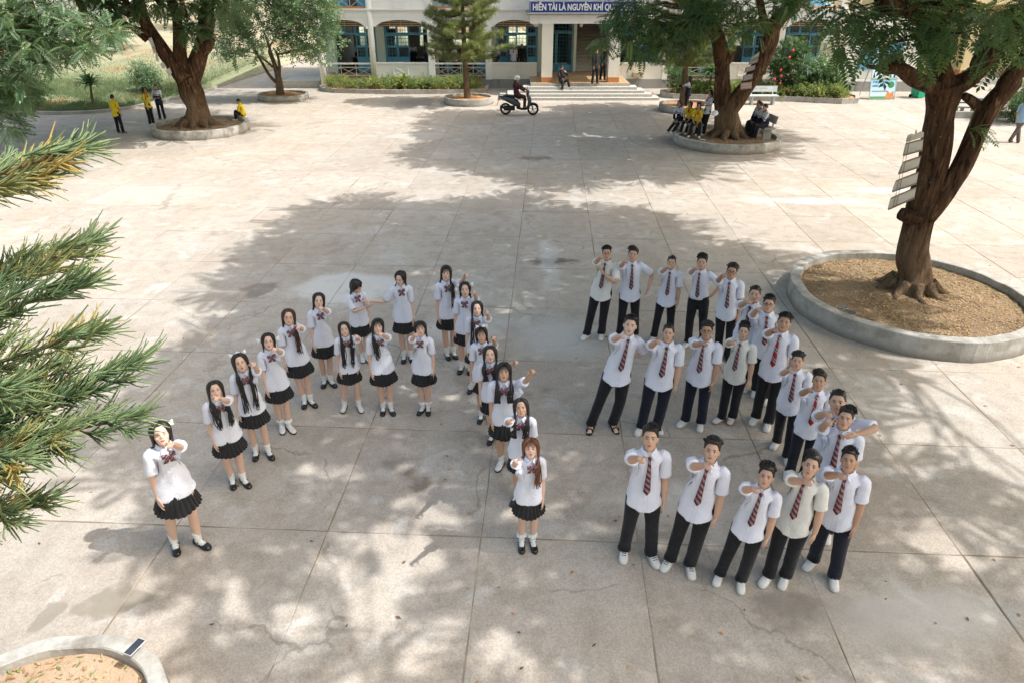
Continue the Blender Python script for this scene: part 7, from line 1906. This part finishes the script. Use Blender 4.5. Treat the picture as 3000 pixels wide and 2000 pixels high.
def far_tree(x, y, h, r, label, seed, mat=M_leaf_mid, n=120, trunk=.22, z0=2.2, size=.6):
    rr = random.Random(seed); zb = lawn_z(x, y) if x < -16 else 0; t = tree_obj('tree', (x, y, zb), label); m = MB(); b = np.array((x, y, zb-.05))
    sk = list(limb(m, [b, b+np.array((.1, 0, h*.25)), b+np.array((-.1, .1, h*.55)), b+np.array((.1, 0, h*.8))], [trunk*1.2, trunk, trunk*.7, trunk*.3], 10, seed, 0, .1, 6, .3))
    C = []
    while len(C) < n:
        p = np.array([rr.uniform(-1, 1) for _ in range(3)])
        if p @ p < 1: C.append(b+np.array((p[0]*r, p[1]*r*.8, z0+(p[2]*.5+.5)*(h-z0))))
    connect(m, C, sk, rr, .05, .01, .3); build_local(m, 'trunk', M_bark, t); foliage('crown', C, mat, t, 'small', 9, size, .6, .3, seed, .8, (0, 1))
far_tree(-27.9, 52, 7, 4.2, 'tree with mottled trunk on the lawn behind the thick tree', 501, z0=3.2, trunk=.42)
far_tree(-38, 60, 8, 5, 'broad tree on the slope at the far left', 502, z0=2.0); far_tree(-24, 66, 7.5, 4.6, 'rounded tree at the back of the lawn', 503, z0=2.4)
far_tree(-47, 50, 8, 5.2, 'leafy tree at the left end of the slope', 504, z0=1.8, mat=M_leaf_pale); far_tree(-16.5, 76, 8, 5, 'tree closing the lane beyond the building corner', 505, z0=2.2)
far_tree(-33, 76, 9, 6, 'tall tree behind the slope', 506, z0=2.5); far_tree(24.5, 44.5, 6.5, 2.4, 'pale green tree beside the yellow wing', 507, z0=1.6, mat=M_leaf_pale, n=80, trunk=.12)
def bush(px, py, Y, r, h, n, label, seed, mat=M_leaf_pale):
    q = atY(px, py, Y); z = lawn_z(q.x, Y) if q.x < -16 else 0.; rr = random.Random(seed); t = empty('bush', (q.x, Y, z)); tag(t, label, 'shrub'); C = []
    while len(C) < n:
        p = np.array([rr.uniform(-1, 1) for _ in range(3)])
        if p @ p < 1: C.append(np.array((q.x+p[0]*r, Y+p[1]*r*.8, z+.12+(p[2]*.5+.5)*h)))
    m = MB()
    for c in C[::6]: twig(m, (q.x, Y, z-.02), c, .015, .004, rr)
    build_local(m, 'stems', M_bark_thin, t); foliage('foliage', C, mat, t, 'small', 8, .26, .25, .2, seed, .8, (0, 1))
bush(430, 240, 37.5, .75, 1.2, 60, 'wispy pale bush on the lawn behind the walking boy', 511); bush(60, 290, 33.6, 1.3, 1.1, 110, 'low spreading bush behind the kerb at the left edge', 512, M_leaf_mid); bush(2985, 320, 30.5, 1.2, 1.5, 110, 'dense green bush at the right edge', 513, M_leaf_mid)
kq = MB(); kq.box2((19.3, 31.4, -.02), (24, 31.55, .28)); tag(kq.build('kerb', M_kerb), 'straight low kerb in front of the bush at the right', 'kerb')
# white house far left
hs = empty('white_house', (-44, 74, 3)); tag(hs, 'small white walled house far behind the lawn', 'building')
MB().box2((-4, 0, -2), (4, 6, 2.6)).build('wall', M_white, hs); MB().extrude([(-4.5, 2.6), (4.5, 2.6), (0, 4.2)], -.4, 6.4).build('roof', M_orange, hs)
for x in (-2.2, 1.4): MB().box2((x, -.05, .4), (x+1, -.01, 1.6)).build('window', M_dark, hs)
# parked scooters far left, simple copies sharing the meshes of the ridden one
lab = ['leftmost scooter parked far behind the slim tree', 'second scooter parked far behind the slim tree', 'third scooter parked far behind the slim tree', 'rightmost scooter parked far behind the slim tree']
for k in range(4):
    o = sc.copy(); col.objects.link(o); o.location = (-15.2+1.05*k, 58.5+.3*k, 0); o.rotation_euler = (0, 0, -1.3+.1*k); o['label'] = lab[k]; o['group'] = 'scooters parked in the far lane'
    for ch in list(sc.children):
        c1 = ch.copy(); col.objects.link(c1); c1.parent = o
        for g2_ in ch.children: c2 = g2_.copy(); col.objects.link(c2); c2.parent = c1
# ------------------------------------------------------------------ yellow wing at the right
wg = empty('yellow_wing', (30, 42, 0)); tag(wg, 'cream yellow school wing with pillars behind the leaning tree', 'building')
M_yel = wallmat('limewash_yellow', (.74, .60, .34), (.52, .42, .26)); M_rooft = simple('roof_tile_pink', (.50, .24, .18), (.42, .18, .13), 6, .8)
MB().box2((-5.2, 3.5, 0), (16, 12, 7)).build('wall', M_yel, wg); MB().box2((-6.3, .3, -.01), (16, 3.49, .32)).build('platform', M_step, wg)
for k, x in enumerate((-5.6, -3.6, -.8, 2, 5)):
    p_ = MB().box2((x-.25, .6, .32), (x+.25, 1.1, 4.2)).build('pillar', M_yel, wg); MB().box2((x-.265, .585, .322), (x+.265, 1.115, .75)).build('pillar_base', M_orange, p_)
MB().box2((-6.3, .3, 4.2), (16, 3.49, 4.55)).build('canopy', M_yel, wg); MB().extrude([(-6.6, 7), (16.5, 7), (16.5, 8.4), (-6.6, 8.4)], 2.6, 12.5).build('roof', M_rooft, wg)
for x in (-4.2, -2, .6, 3.4):
    w_ = MB().box2((x, 3.44, 1.2), (x+1.2, 3.49, 2.6)).build('window', M_blue, wg); MB().box2((x+.08, 3.42, 1.28), (x+1.12, 3.437, 2.52)).build('pane', M_glass, w_)
# last stretch of the facade up to the corner
part(MB().box2((XR+.02, YF-1.2, 0), (22.5, YF+.1, PL+.02)), 'plinth', M_plinth); part(MB().box2((XR+.2, YF-.05, PL+.03), (22.5, YF+.1, 4.)), 'end_wall', M_cream)
for x in (19.2, 20.6): part(MB().box2((x, YF-.10, 1.0), (x+.9, YF-.055, 2.4)), 'end_window', M_blue)
